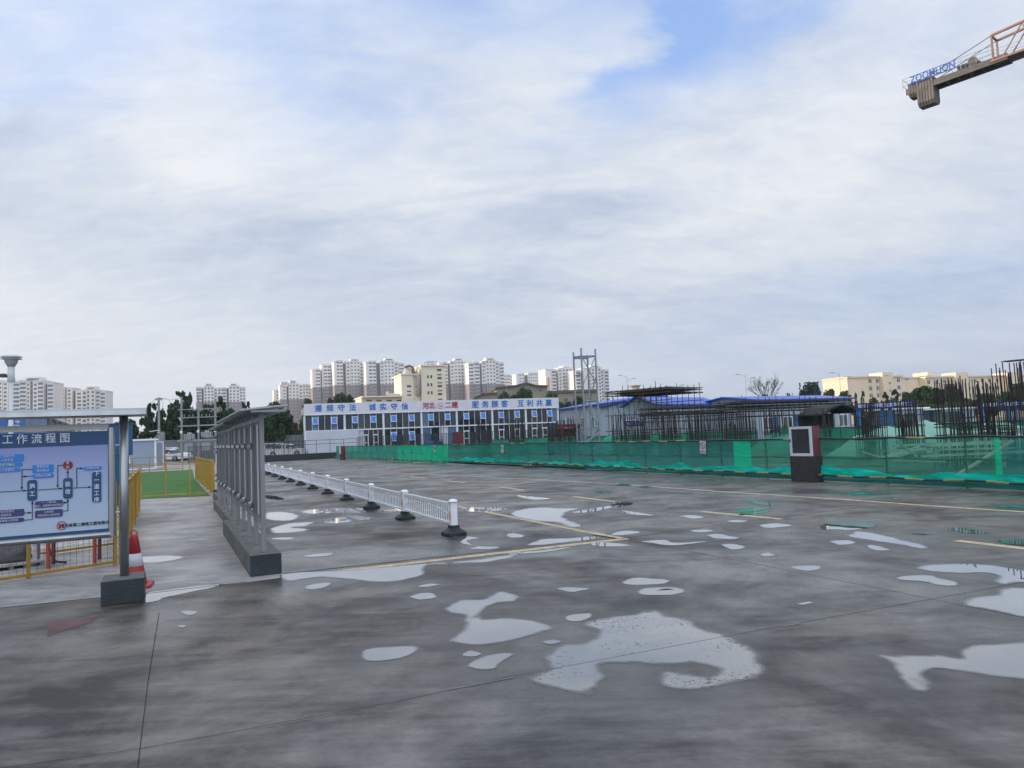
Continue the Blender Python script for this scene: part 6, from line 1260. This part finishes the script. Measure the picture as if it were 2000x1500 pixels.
# ------------------------------------------------------------------ apartment towers
TW = M('pale tower render', (.76, .74, .72), .8, var=.06, scale=.05, dirt=.05); TL = M('mauve brown tower base', (.27, .23, .24), .8, var=.12, scale=.05); TG = M('tower window glass', (.13, .17, .21), .2, var=.35, scale=.15)
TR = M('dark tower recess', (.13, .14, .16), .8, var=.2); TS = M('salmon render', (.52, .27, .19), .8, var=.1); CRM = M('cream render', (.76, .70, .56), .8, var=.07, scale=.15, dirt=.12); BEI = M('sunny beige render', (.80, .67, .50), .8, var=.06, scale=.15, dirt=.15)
winmesh = {}
def wmesh(w, h, d, mat):
    k = (round(w, 1), round(h, 1), mat.name)
    if k not in winmesh:
        o = MB().box(-w / 2, w / 2, -d, d, -h / 2, h / 2).build('window', mat); winmesh[k] = o.data; bpy.data.objects.remove(o)
    return winmesh[k]
def tower(lab, Y, bays, crowns=(), low=None, th=R(24), anchor=None, fh=3.0, depth=13, salmon=None, maxw=90, group='apartment towers on the skyline', pylow=None, floors=None, fy=None):
    """bays: (px0, px1, py_top, forward, type); crowns: (px0, px1, py_top)"""
    ax = anchor or bays[0][0]; A = gpt(ax, Y); PL = Plane((A.x, A.y), th); T = thing('apartment_tower', lab, 'apartment tower', PL.o, th, group)
    wins = []; m1, m2, mr, ms = MB(), MB(), MB(), MB()
    yref = 790
    for x0, x1, py, fwd, tp in bays:
        s0, s1 = PL.sz(x0, yref)[0], PL.sz(x1, yref)[0]; H_ = PL.sz((x0 + x1) / 2, py)[1]; zl = PL.sz((x0 + x1) / 2, pylow)[1] if pylow else 0
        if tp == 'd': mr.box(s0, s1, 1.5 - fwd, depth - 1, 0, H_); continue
        e0, e1 = s0 + .05, s1 - .05
        if zl > 0: m2.box(e0, e1, -fwd, depth, 0, zl)
        m1.box(e0, e1, -fwd, depth, zl + .01, H_)
        if tp != 'n': m1.box(e0 - .3, e1 + .3, -fwd - .4, depth, H_ + .01, H_ + .5)
        w = e1 - e0; z = H_ - 1.9; nc = {'w': max(1, round(w / 3.2)), 'g': max(1, round(w / 4.2)), 'e': 0, 'n': 1, 's': 0}[tp]
        if tp == 's': ms.box((e0 + e1) / 2 - w * .16, (e0 + e1) / 2 + w * .16, -fwd - .1, -fwd - .001, 2, H_ - 6)
        while z > fh * 2:
            for c in range(nc):
                ww, hh = (w / nc * .82, 1.55) if tp == 'g' else (w / nc * .52, 1.45); wins.append((z, e0 + (c + .5) * w / nc, -fwd - .05, ww, hh))
            z -= fh
        # side windows on the left face
    if m1.v: m1.build('upper_wall', TW, T)
    if m2.v: m2.build('lower_wall', TL, T)
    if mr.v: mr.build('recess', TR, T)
    if ms.v: ms.build('salmon_stripe', TS, T)
    for x0, x1, py in crowns:
        s0, s1 = PL.sz(x0, yref)[0], PL.sz(x1, yref)[0]; H_ = PL.sz((x0 + x1) / 2, py)[1]; hb = min(b[2] for b in bays if b[0] <= (x0 + x1) / 2 <= b[1]) if any(b[0] <= (x0 + x1) / 2 <= b[1] for b in bays) else py + 8
        zb__ = PL.sz((x0 + x1) / 2, hb)[1] + .55; w = s1 - s0; c = MB()
        if H_ - zb__ < 1: continue
        t = min(1.0, w * .12); c.box(s0, s1, -1.6, 6, H_ - .8, H_); c.box(s0, s0 + t, -1.6, 6, zb__, H_ - .801); c.box(s1 - t, s1, -1.6, 6, zb__, H_ - .801); c.box(s0 + t + .01, s1 - t - .01, 1.0, 5.5, zb__, H_ - 1.0 - (H_ - zb__) * .12)
        c.build('crown_frame', TW, T)
    wins.sort(key=lambda q: -q[0])
    for z, x, y, ww, hh in wins[:maxw]:
        o = bpy.data.objects.new('window', wmesh(ww, hh, .06, TG)); COL.objects.link(o); o.parent = T; o.location = (x, y, z)
    if wins[maxw:]:
        m = MB()
        for z, x, y, ww, hh in wins[maxw:]: m.box(x - ww / 2, x + ww / 2, y - .06, y + .06, z - hh / 2, z + hh / 2)
        m.build('window', TG, T, kind='stuff')
    return T
Y = 700
tower('left stepped pair of towers at the left end of the main skyline row', 720, [(611, 617, 722, 0, 'e'), (617, 627, 721, 1, 'g'), (627, 630, 725, 0, 'd'), (630, 633, 712, 0, 'e'), (633, 648, 713, 1.5, 'g'), (648, 654, 711, 0, 'd')], pylow=757, fh=3.4)
tower('broad tower with a crowned centre second in the main skyline row', 710, [(654, 658, 706, .5, 'e'), (658, 671, 705, 2, 'g'), (671, 677, 710, 0, 'd'), (677, 685, 707, 1.5, 'w'), (685, 704, 706, 2.5, 'w'), (704, 712, 708, 1, 'w'), (712, 716, 710, 0, 'd')], [(686, 703, 701)], pylow=752, fh=3.4)
tower('tower with the highest crown at the right end of the main skyline row', 700, [(716, 721, 707, .5, 'e'), (721, 736, 706, 2, 'g'), (736, 744, 709, 0, 'd'), (744, 751, 706, 1.5, 'w'), (751, 771, 705, 2.5, 'w'), (771, 780, 708, .5, 'w'), (780, 791, 710, 1.5, 'g')], [(722, 736, 704), (754, 770, 700)], pylow=751, fh=3.4)
tower('first tower right of the cream factory', 680, [(860, 866, 709, .5, 'e'), (866, 876, 708, 1.5, 'g'), (876, 881, 712, 0, 'd'), (881, 888, 706, 1.5, 'w'), (888, 907, 705, 2.5, 'w'), (907, 917, 707, .5, 'w')], [(890, 906, 700)], pylow=750, fh=3.3)
tower('crowned tower at the right end of the skyline row behind the factory', 670, [(917, 927, 709, 1, 'g'), (927, 938, 708, 2, 'g'), (938, 943, 711, 0, 'd'), (943, 950, 706, 1, 'w'), (950, 969, 704, 2.5, 'w'), (969, 977, 707, .5, 'w'), (977, 986, 709, 1.5, 'g')], [(952, 968, 699)], pylow=750, fh=3.3)
tower('small distant pale tower right of the main skyline row', 980, [(984, 998, 732, 1, 'g'), (998, 1012, 734, 1.5, 'g')], fh=4.3, maxw=40)
tower('distant pale tower with an orange side above the curved gable', 940, [(1010, 1015, 731, .5, 'e'), (1015, 1026, 730, 1, 'w'), (1026, 1033, 733, 0, 'd'), (1033, 1054, 729, 2, 'w'), (1054, 1067, 733, 1, 'g')], [(1019, 1030, 728), (1041, 1053, 727)], fh=4.2, maxw=60)
tower('tower with a salmon stripe on its sunny end wall', 560, [(1068, 1079, 722, 0, 's'), (1079, 1088, 722, .8, 'g'), (1088, 1092, 725, 0, 'd'), (1092, 1098, 720, 1.2, 'w'), (1098, 1118, 719, 2.2, 'w'), (1118, 1126, 722, .5, 'w')], [(1101, 1116, 715)], fh=2.6)
tower('tower seen through the lattice mast', 550, [(1126, 1136, 724, .8, 'g'), (1136, 1141, 727, 0, 'd'), (1141, 1149, 720, 1, 'e'), (1149, 1155, 719, 1.5, 'w'), (1155, 1174, 718, 2.2, 'w'), (1174, 1181, 722, .5, 'w'), (1181, 1190, 723, 1.5, 'g')], [(1157, 1172, 713)], fh=2.6)
tower('narrow tower at the left end of the middle group', 760, [(535, 541, 762, 0, 'e'), (541, 547, 762, 1, 'g')], fh=3.4, maxw=40, pylow=800)
tower('crowned tower of the middle group left of the main row', 740, [(547, 552, 752, 0, 'e'), (552, 560, 753, 1, 'w'), (560, 564, 754, 0, 'd'), (564, 584, 750, 2, 'w'), (584, 592, 752, 1, 'w'), (592, 603, 751, 0, 'w'), (603, 611, 752, 1, 'g')], [(549, 563, 746), (566, 579, 743)], pylow=780, fh=3.3)
tower('left tower of the pair behind the dark trees', 640, [(383, 394, 757, .5, 'g'), (394, 398, 758, 0, 'd'), (398, 418, 755, 2.2, 'w'), (418, 432, 758, .5, 'w')], [(401, 414, 749)], pylow=785, fh=2.8)
tower('right tower of the pair behind the dark trees', 640, [(432, 443, 758, .5, 'g'), (443, 447, 758, 0, 'd'), (447, 468, 754, 2.2, 'w'), (468, 480, 757, 1, 'w')], [(450, 463, 749)], pylow=785, fh=2.8)
tower('tower cut by the left edge of the picture', 480, [(-34, -8, 744, 1, 'g'), (-8, 6, 744, 1.5, 'g'), (6, 16, 745, .5, 'w'), (16, 26, 748, 0, 'd')], fh=2.7, th=R(8))
tower('broad tower with an open crown behind the dust monitor', 470, [(26, 40, 746, .5, 'g'), (40, 54, 744, 1.5, 'g'), (54, 60, 746, 1, 'w'), (60, 66, 749, 0, 'd'), (66, 76, 746, 1.5, 'w'), (76, 88, 744, 2, 'g'), (88, 94, 750, 0, 'd'), (94, 106, 748, 1.2, 'g')], [(51, 82, 737)], fh=2.7, th=R(8))
tower('lower tower between the two crowned ones at the left', 520, [(106, 116, 758, .5, 'g'), (116, 128, 757, 1, 'g'), (128, 132, 760, 0, 'd'), (132, 142, 758, 1.5, 'w'), (142, 148, 762, 0, 'd'), (148, 162, 764, .5, 'w')], [(123, 141, 756)], fh=2.7, th=R(8))
tower('crowned tower at the right end of the left group', 500, [(162, 170, 763, .8, 'g'), (170, 188, 761, 1.8, 'w'), (188, 196, 762, .6, 'g'), (196, 206, 764, 0, 'g')], [(170, 188, 755)], fh=2.7, th=R(8))
# ------------------------------------------------------------------ cream factory
def factory():
    Y = 250; th = R(22); A = gpt(705, Y); PL = Plane((A.x, A.y), th); T = thing('cream_factory', 'cream factory building with a round tank and a fat curved pipe', 'factory', PL.o, th)
    S_ = lambda x: PL.sz(x, 780)[0]; Z = lambda x, y: PL.sz(x, y)[1]
    def bx(x0, x1, y, f=0, d=12, nm='wall', mat=CRM): MB().box(S_(x0), S_(x1), -f, d, 0, Z((x0 + x1) / 2, y)).build(nm, mat, T)
    bx(706, 783, 776.5, 0); bx(783, 806, 733.5, 1.5, 10); bx(806.5, 820, 734, .8, 10); bx(820.5, 868, 717, 2.5, 13)
    for x0, x1, y in ((705.5, 783, 776.3), (782.5, 806.2, 733.3), (806.3, 820.2, 733.8), (820, 868.5, 716.8)): z = Z((x0 + x1) / 2, y); MB().box(S_(x0) - .1, S_(x1) + .1, -3 if x0 > 819 else -1.8, 13.2, z + .001, z + .5).build('cornice', CRM, T)
    wd = M('dark factory window', (.05, .055, .065), .3, var=.3)
    def win(x, y, w, h, f):
        o = MB().box(-w / F * Y / 2, w / F * Y / 2, -.08, .0, -h / F * Y / 2, h / F * Y / 2).build('window', wd, T, loc=(S_(x), -f - .002, Z(x, y)))
    for x in (721, 740, 760, 779): win(x, 782.5, 10, 2.6, 0)
    for y in (755, 765, 772): win(797.5, y, 8, 3.8 if y == 755 else 2.4, 1.5); win(814.5, y, 6, 3.8 if y == 755 else 2.4, .8)
    for y, h in ((724, 4), (733, 2), (739.5, 4), (748.5, 2), (755, 4), (764, 2), (770.5, 4), (780.5, 2)): win(856, y, 9, h, 2.5)
    for y in (737, 752.5, 768):
        for x in (833.5, 840): win(x, y, 3.4, 6, 2.5)
    zt = Z(806, 718.5); z0 = Z(806, 733.2); MB().lathe([(11.5 / F * Y, z0), (12 / F * Y, z0 + (zt - z0) * .55), (9 / F * Y, zt - .3), (1, zt + .3)], 24, (S_(806) , 5, 0)).build('tank', M('pale pinkish steel tank', (.50, .44, .40), .6, var=.12), T, smooth=True)
    pts = [(S_(815), 3, Z(812, 775)), (S_(815), -.6, Z(812, 770)), (S_(815.5), -1.4, Z(815, 735)), (S_(817), -1.4, Z(817, 728)), (S_(820), 0, Z(820, 722)), (S_(824), 2, Z(820, 719))]; MB().tube([(x, y - 1.2, z) for x, y, z in pts], 1.3, 14).build('curved_pipe', M('pale pinkish steel tank', (.5, .44, .4)), T, smooth=True)
    pts = [(S_(798), 4, zt + .6), (S_(806), 3, zt + 1.0), (S_(812), 3, zt + .5), (S_(815.5), 3, zt - 2.2), (S_(818), 3, zt - 4)]; MB().tube(pts, 1.0, 10).build('duct', M('dark brown duct', (.14, .10, .09), .6), T)
    fr = MB(); x0, x1, zb__, z1 = S_(839), S_(856), Z(848, 716), Z(848, 705)
    for x in (x0, (x0 + x1) / 2, x1):
        for y in (1, 5): fr.bar((x, y, zb__), (x, y, z1), .18)
    for z in (zb__ + (z1 - zb__) * .5, z1): fr.bar((x0, 1, z), (x1, 1, z), .18); fr.bar((x0, 5, z), (x1, 5, z), .18); fr.bar((x0, 1, z), (x0, 5, z), .18); fr.bar((x1, 1, z), (x1, 5, z), .18)
    fr.build('roof_frame', LAMP, T); MB().box(S_(837), S_(857), 0, 6, Z(848, 716.3) + .6, Z(848, 713.5)).build('roof_box', TR, T)
    MB().box(S_(722), S_(790), 4, 12, Z(755, 776) + .6, Z(755, 772.5)).build('roof_slab', CRM, T); MB().tube([(S_(759.5), 2, Z(760, 764)), (S_(759.8), 2, Z(760, 768)), (S_(762), 2, Z(760, 770.5)), (S_(782), 2, Z(782, 770.5))], 1.1, 10).build('vent_pipe', M('pale pinkish steel tank', (.5, .44, .4)), T)
factory()
def hall():
    Y = 210; th = R(8); A = gpt(925, Y); PL = Plane((A.x, A.y), th); T = thing('hall', 'stone coloured hall with brown roof edges and a curved central gable behind the office block', 'hall', PL.o, th)
    st = M('grey beige stone facade', (.27, .245, .20), .8, var=.1, scale=.3); rf = M('brown grey roof edge', (.12, .10, .085), .8, var=.15)
    S_ = lambda x: PL.sz(x, 770)[0]; Z = lambda x, y: PL.sz(x, y)[1]
    prof = [(970, 756), (990, 754), (1008, 752), (1020, 748.5), (1028, 747), (1036, 748.5), (1046, 752), (1070, 752.5)]
    MB().prism([(S_(970), 0)] + [(S_(x), Z(x, y + 1.5)) for x, y in prof] + [(S_(1070), 0)], 0, 14).build('wall', st, T)
    MB().prism([(S_(x), Z(x, y)) for x, y in [(967, 758)] + prof] + [(S_(x), Z(x, y + 2.6)) for x, y in (prof[::-1] + [(967, 758)])], -.8, 14).build('roof_edge', rf, T)
    MB().prism([(S_(924), 0), (S_(924), Z(924, 776)), (S_(944), Z(944, 769.5)), (S_(969), Z(969, 768.5)), (S_(969), 0)], -2, 8).build('wall', st, T); MB().prism([(S_(922), Z(922, 778)), (S_(943), Z(943, 768)), (S_(970), Z(970, 767)), (S_(970), Z(970, 770)), (S_(944), Z(944, 771)), (S_(922), Z(922, 781))], -2.8, 8).build('roof_edge', rf, T)
    MB().box(S_(1071), S_(1165), -1, 10, 0, Z(1110, 768)).build('wall', st, T); MB().box(S_(1070.5), S_(1166), -1.6, 10, Z(1110, 767.5), Z(1110, 762.5)).build('roof_edge', rf, T)
    for x, y, w, h in ((1056, 761.5, 5, 5), (1104, 783, 8, 10), (1122, 783, 8, 10)):
        zc, sc_ = Z(x, y), S_(x); k = Y / F; f_ = -1.01 if x > 1070 else -.01
        poly = [(sc_ + w * k / 2 * math.cos(t * math.pi / 10), zc + h * k * .15 + w * k / 2 * math.sin(t * math.pi / 10)) for t in range(11)] + [(sc_ - w * k / 2, zc - h * k / 2), (sc_ + w * k / 2, zc - h * k / 2)]; MB().prism(poly, f_ - .15, f_).build('window', TR, T)
hall()
p = at(1240, 752, 260); T = thing('ring_roof_hall', 'distant cream round roof rising behind the scaffold platform', 'building', (p.x, p.y, 0)); k = 260 / F
MB().lathe([(7 * k, 0), (7 * k, p.z - 5 * k), (11 * k, p.z - 2.5 * k), (12 * k, p.z - 1 * k), (4 * k, p.z), (3 * k, p.z + 1.2 * k)], 24).build('roof_bowl', M('cream painted shell', (.55, .50, .42), .7), T)
def cream_block():
    Y = 230; th = R(18); A = gpt(1656, Y); PL = Plane((A.x, A.y), th)
    T = thing('cream_apartment_block', 'long cream apartment block with sunlit end wall at the right', 'apartment block', PL.o, th); S_ = lambda x: PL.sz(x, 760)[0]; Z = lambda x, y: PL.sz(x, y)[1]; k = Y / F
    # end wall faces left: the block runs back from x=1693
    x1 = S_(1694); B_ = lambda a, b_, y, f, d, nm='wall', m=BEI: MB().box(a, b_, -f, d, 0, Z(1750, y)).build(nm, m, T)
    MB().box(S_(1656), S_(1764), 0, 11, 0, Z(1700, 737)).build('wall', BEI, T); MB().box(S_(1764) + .05, S_(1808), 2.5, 11, 0, Z(1785, 737.5)).build('wall', BEI, T); MB().box(S_(1808) + .1, S_(2120), 0, 11, 0, Z(1900, 735)).build('wall', BEI, T)
    for a, b_, y in ((1656, 1764, 736.8), (1764.3, 1808, 737.3), (1808.3, 2120, 734.8)): z = Z((a + b_) / 2, {1656: 737, 1764.3: 737.5, 1808.3: 735}[a]); MB().box(S_(a) - .2, S_(b_) + (.2 if b_ != 1764 else 0) - (.1 if b_ == 1808 else 0), -.5 if a != 1764.3 else 2.1, 11.2, z + .001, z + .45).build('parapet', BEI, T)
    MB().box(S_(1718), S_(1738), -1.6, 4, 0, Z(1728, 728)).build('stair_tower', BEI, T); MB().box(S_(1824), S_(1838), 2, 8, Z(1830, 735) + .5, Z(1830, 725.5)).build('roof_house', BEI, T); MB().box(S_(1861), S_(1885), -1.6, 4, 0, Z(1873, 728)).build('stair_tower', BEI, T); MB().box(S_(1962), S_(1980), -1.6, 4, 0, Z(1970, 728)).build('stair_tower', BEI, T)
    wd = M('flat window glass', (.10, .11, .13), .2, var=.3); wf = M('white window frame', (.55, .56, .58), .5)
    def win(x, y, w=7, h=7, f=0):
        W_ = bpy.data.objects.new('window', None); COL.objects.link(W_); W_.parent = T; W_.location = (S_(x), -f, Z(x, y)); a, b_ = w * k / 2, h * k / 2
        MB().box(-a, a, -.06, -.002, -b_, b_).build('pane', wd, W_); fr = MB(); fr.box(-a - .1, a + .1, -.1, -.001, b_, b_ + .12); fr.box(-a - .1, a + .1, -.1, -.001, -b_ - .12, -b_); fr.box(-.05, .05, -.1, -.0601, -b_, b_); fr.box(-a, a, -.1, -.0601, b_ * .3, b_ * .3 + .08); fr.build('frame', wf, W_)
    for r_, dy in enumerate((0, 14.3, 28.5)):
        for x, y in ((1700.5, 744), (1715, 743.5), (1741.5, 743), (1756, 742.3), (1815, 746.5), (1831, 746), (1846, 745), (1893, 744), (1906, 743.5), (1920, 743), (1934, 743), (1949, 743), (1964, 743), (1990, 742), (2010, 742), (2040, 742)):
            win(x, y + dy, f=(1.6 if 1962 < x < 1980 else 0))
        win(1731, 749 + dy, 4, 4, 1.6); win(1878, 750 + dy, 4, 4, 1.6)
        if r_ == 0: win(1770, 740, 7, 2, -2.5); win(1785, 739.5, 7, 2, -2.5)
        win(1767, 749.5 + dy, 5, 7, -2.5)
cream_block()
# ------------------------------------------------------------------ tower crane (its counter jib reaches into the picture)
def crane():
    z0 = at(1822, 166, 74).z; A = at(1770, 180, 75.5)
    def hz(px, py): t = (z0 - EYE) / ray(px, py).z; return CAM + ray(px, py) * t
    P0, P1 = hz(1826, 166), hz(2000, 103); d = Vector((P1.x - P0.x, P1.y - P0.y, 0)); th = math.atan2(d.y, d.x); PL = Plane((P0.x, P0.y), th)
    T = thing('tower_crane', 'orange tower crane whose counter jib with grey ballast blocks reaches in at the top right', 'crane', (P0.x, P0.y, 0), th)
    SZ = lambda x, y: PL.sz(x, y)
    ORA = M('rusty orange crane steel', (.27, .14, .11), .55, var=.2, scale=1, dirt=.2); GRJ = M('dark grey jib deck', (.10, .095, .09), .65, var=.25, scale=1.5, dirt=.2); BAL = M('concrete ballast', (.14, .125, .115), .85, var=.3, scale=1.2, bump=.3); RL = M('pale rail tube', (.34, .38, .44), .5, .3)
    zb = z0; Wj = 1.6; xl = SZ(1765, 175)[0]; xr = 22.0; xj = SZ(1940, 120)[0]
    MB().box(xl + .2, xj + 1.2, -.0, .16, zb, zb + .62).build('side_beam', GRJ, T); MB().box(xl + .2, xj + 1.2, Wj - .16, Wj, zb, zb + .62).build('side_beam', GRJ, T)
    MB().box(xl + .2, xj + 1.2, .1601, Wj - .1601, zb + .50, zb + .56).build('deck', GRJ, T)
    x = xl + .6; tr = MB()
    while x < xj + 1: tr.box(x, x + .12, .161, Wj - .161, zb + .1, zb + .4); x += 1.1
    tr.build('deck_joist', GRJ, T, kind='stuff')
    # ballast blocks
    xb = SZ(1826, 180)[0]
    zlow = SZ(1800, 207)[1]; zl2 = SZ(1772, 192)[1]; n = 7; wtot = xb - xl - .5
    for i in range(9):
        x1 = xb - .1 - i * (wtot / 9); x0 = x1 - wtot / 9 + .03; big = i < 6; zz0 = zlow if big else zl2
        MB().prism([(-.05, zb + 1.15), (-.05, zz0 + .35), (.3, zz0), (Wj - .3, zz0), (Wj + .05, zz0 + .35), (Wj + .05, zb + 1.15)], x0, x1, axis='x').build('ballast_block', BAL, T, bevel=.03)
    # railing, letters
    zr = zb + 1.75
    def rail(y):
        for k, z in enumerate((zb + 1.0, zb + 1.38, zr)): MB().bar((xl, y, z), (xj, y, z), .05, n=6).build('hand_rail', RL, T)
        x = xl
        while x <= xj: MB().bar((x, y, zb + .6), (x, y, zr), .05, n=6).build('rail_post', RL, T); x += (xj - xl) / 6
    rail(-.18); rail(Wj + .18)
    for z in (zb + 1.0, zr): MB().bar((xl, -.18, z), (xl, Wj + .18, z), .05, n=6).build('hand_rail', RL, T)
    sa, za = SZ(1778, 138); sb, zb2 = SZ(1866, 112); wtxt = sb - sa
    zc = zb + 1.32; o = text('ZOOMLION', 1.02, M('crane lettering blue', (.03, .10, .38), .5, var=.06), T, (0, 0, 0), bold=.02, ext=.02, name='crane_lettering')
    xs = [v.co.x for v in o.data.vertices]; k = wtxt / (max(xs) - min(xs)); o.data.transform(Matrix.Translation(((sa + sb) / 2, -.23, zc)) @ Matrix.Diagonal((k, 1, 1, 1)))
    for z in (zc + .40, zc - .40): MB().bar((sa - .1, -.215, z), (sb + .1, -.215, z), .05).build('letter_rail', M('crane lettering blue', (.03, .1, .38)), T)
    # winch
    xw = SZ(1898, 118)[0]; W_ = bpy.data.objects.new('winch', None); COL.objects.link(W_); W_.parent = T; W_.location = (xw, Wj / 2, zb + .62)
    o = MB().lathe([(.45, -.6), (.45, -.55), (.32, -.53), (.32, .53), (.45, .55), (.45, .6)], 18).build('drum', GRJ, W_, loc=(0, 0, .5)); o.rotation_euler = (math.pi / 2, 0, 0); MB().box(-1.5, -.6, -.35, .35, .05, .7).build('motor', GRJ, W_, bevel=.05); MB().box(-1.6, .8, -.6, .6, 0, .05).build('skid', GRJ, W_)
    # tie bars from the letters to the apex frame
    zt = SZ(1940, 68)[1]; xt = SZ(1936, 70)[0]
    for y in (0, Wj): MB().bar((sb - 4.2, y, zb + .7), (xt, y, zt), .08, n=6).build('tie_bar', GRJ, T)
    # lattice top section beginning at xt
    ztop = zt; xe = xt + 18
    for y in (0, Wj):
        MB().bar((xt, y, ztop), (xe, y, ztop + 1.2), .2).build('top_chord', ORA, T); MB().bar((xj - .2, y, zb + .3), (xe, y, zb + .3), .2).build('bottom_chord', ORA, T)
        MB().bar((xt, y, zb + .4), (xt, y, ztop), .16).build('upright', ORA, T)
        for k in range(6): MB().bar((xt + .8 + k * 2.6, y, zb + .4), (xt + 2.6 + k * 2.6, y, ztop + .1 + k * .15), .1).build('lattice_diagonal', ORA, T); MB().bar((xt + 3.4 + k * 2.6, y, zb + .4), (xt + 2.6 + k * 2.6, y, ztop + .1 + k * .15), .1).build('lattice_diagonal', ORA, T)
        for z in (.7, 1.05): MB().bar((xt, y, zb + .3 + z), (xe, y, zb + .3 + z), .04).build('hand_rail', RL, T)
    MB().bar((xt, 0, ztop), (xt, Wj, ztop), .16).build('top_tie', ORA, T); MB().box(xt - .1, xe, .1, Wj - .1, zb + .2, zb + .26).build('walkway', GRJ, T)
    # mast and front jib outside the picture
    xm = xe; 
    for x in (xm, xm + 1.8):
        for y in (-.1, Wj + .1): MB().bar((x, y, 0), (x, y, ztop + 1.2), .2).build('mast_leg', ORA, T)
    m_ = MB()
    for k in range(int(z0 / 2)):
        for a, b_ in (((xm, -.1), (xm + 1.8, -.1)), ((xm, Wj + .1), (xm + 1.8, Wj + .1)), ((xm, -.1), (xm, Wj + .1)), ((xm + 1.8, -.1), (xm + 1.8, Wj + .1))): m_.bar((*a, k * 2), (*b_, k * 2 + 2), .09)
    m_.build('mast_lattice', ORA, T, kind='stuff'); MB().box(xm - .3, xm + 2.1, -2.0, -.3, z0 - 2.4, z0 - .2).build('cab', WHT, T)
    for y in (0, Wj): MB().bar((xm + 1.8, y, zb + .3), (xm + 45, y, zb + .3), .2).build('front_jib_chord', ORA, T)
    MB().bar((xm + 1.8, Wj / 2, zb + 2), (xm + 45, Wj / 2, zb + 1.4), .2).build('front_jib_chord', ORA, T)
crane()

# ------------------------------------------------------------------ unseen slabs added left of the yard to keep the low sun off it
def slab(lab, x, y0, y1, h, d=14):
    T = thing('sun_block_slab', lab, 'apartment block', (x, y0, 0), math.pi / 2, 'added sun blocking slabs beside the yard'); L_ = y1 - y0
    MB().box(0, L_, 0, d, 0, h).build('wall', TW, T); MB().box(-.3, L_ + .3, -.3, d + .3, h + .01, h + .6).build('roof_edge', TW, T); m = MB(); z = 3.5
    while z < h - 2:
        k = 2.0
        while k < L_ - 2: m.box(k, k + 2.2, -.06, -.001, z, z + 1.5); k += 4.2
        z += 3.0
    m.build('window', TG, T, kind='stuff')
slab('nearer unseen slab added as a sun block beyond the left side of the yard', -150, -120, 40, 60); slab('farther unseen slab added as a sun block beyond the left side of the yard', -142, 30, 150, 62)
# ------------------------------------------------------------------ air
def air():
    m = bpy.data.materials.new('thin air haze'); m.use_nodes = True; t = m.node_tree; t.nodes.clear()
    v = t.nodes.new('ShaderNodeVolumePrincipled'); v.inputs['Color'].default_value = (.9, .94, 1, 1); v.inputs['Density'].default_value = HAZE; v.inputs['Anisotropy'].default_value = .3
    o = t.nodes.new('ShaderNodeOutputMaterial'); t.links.new(v.outputs[0], o.inputs['Volume'])
    h = MB().box(-1350, 1350, -200, 1550, -1.1, 125).build('haze', m); h['kind'] = 'stuff'
HAZE = .00022
air()
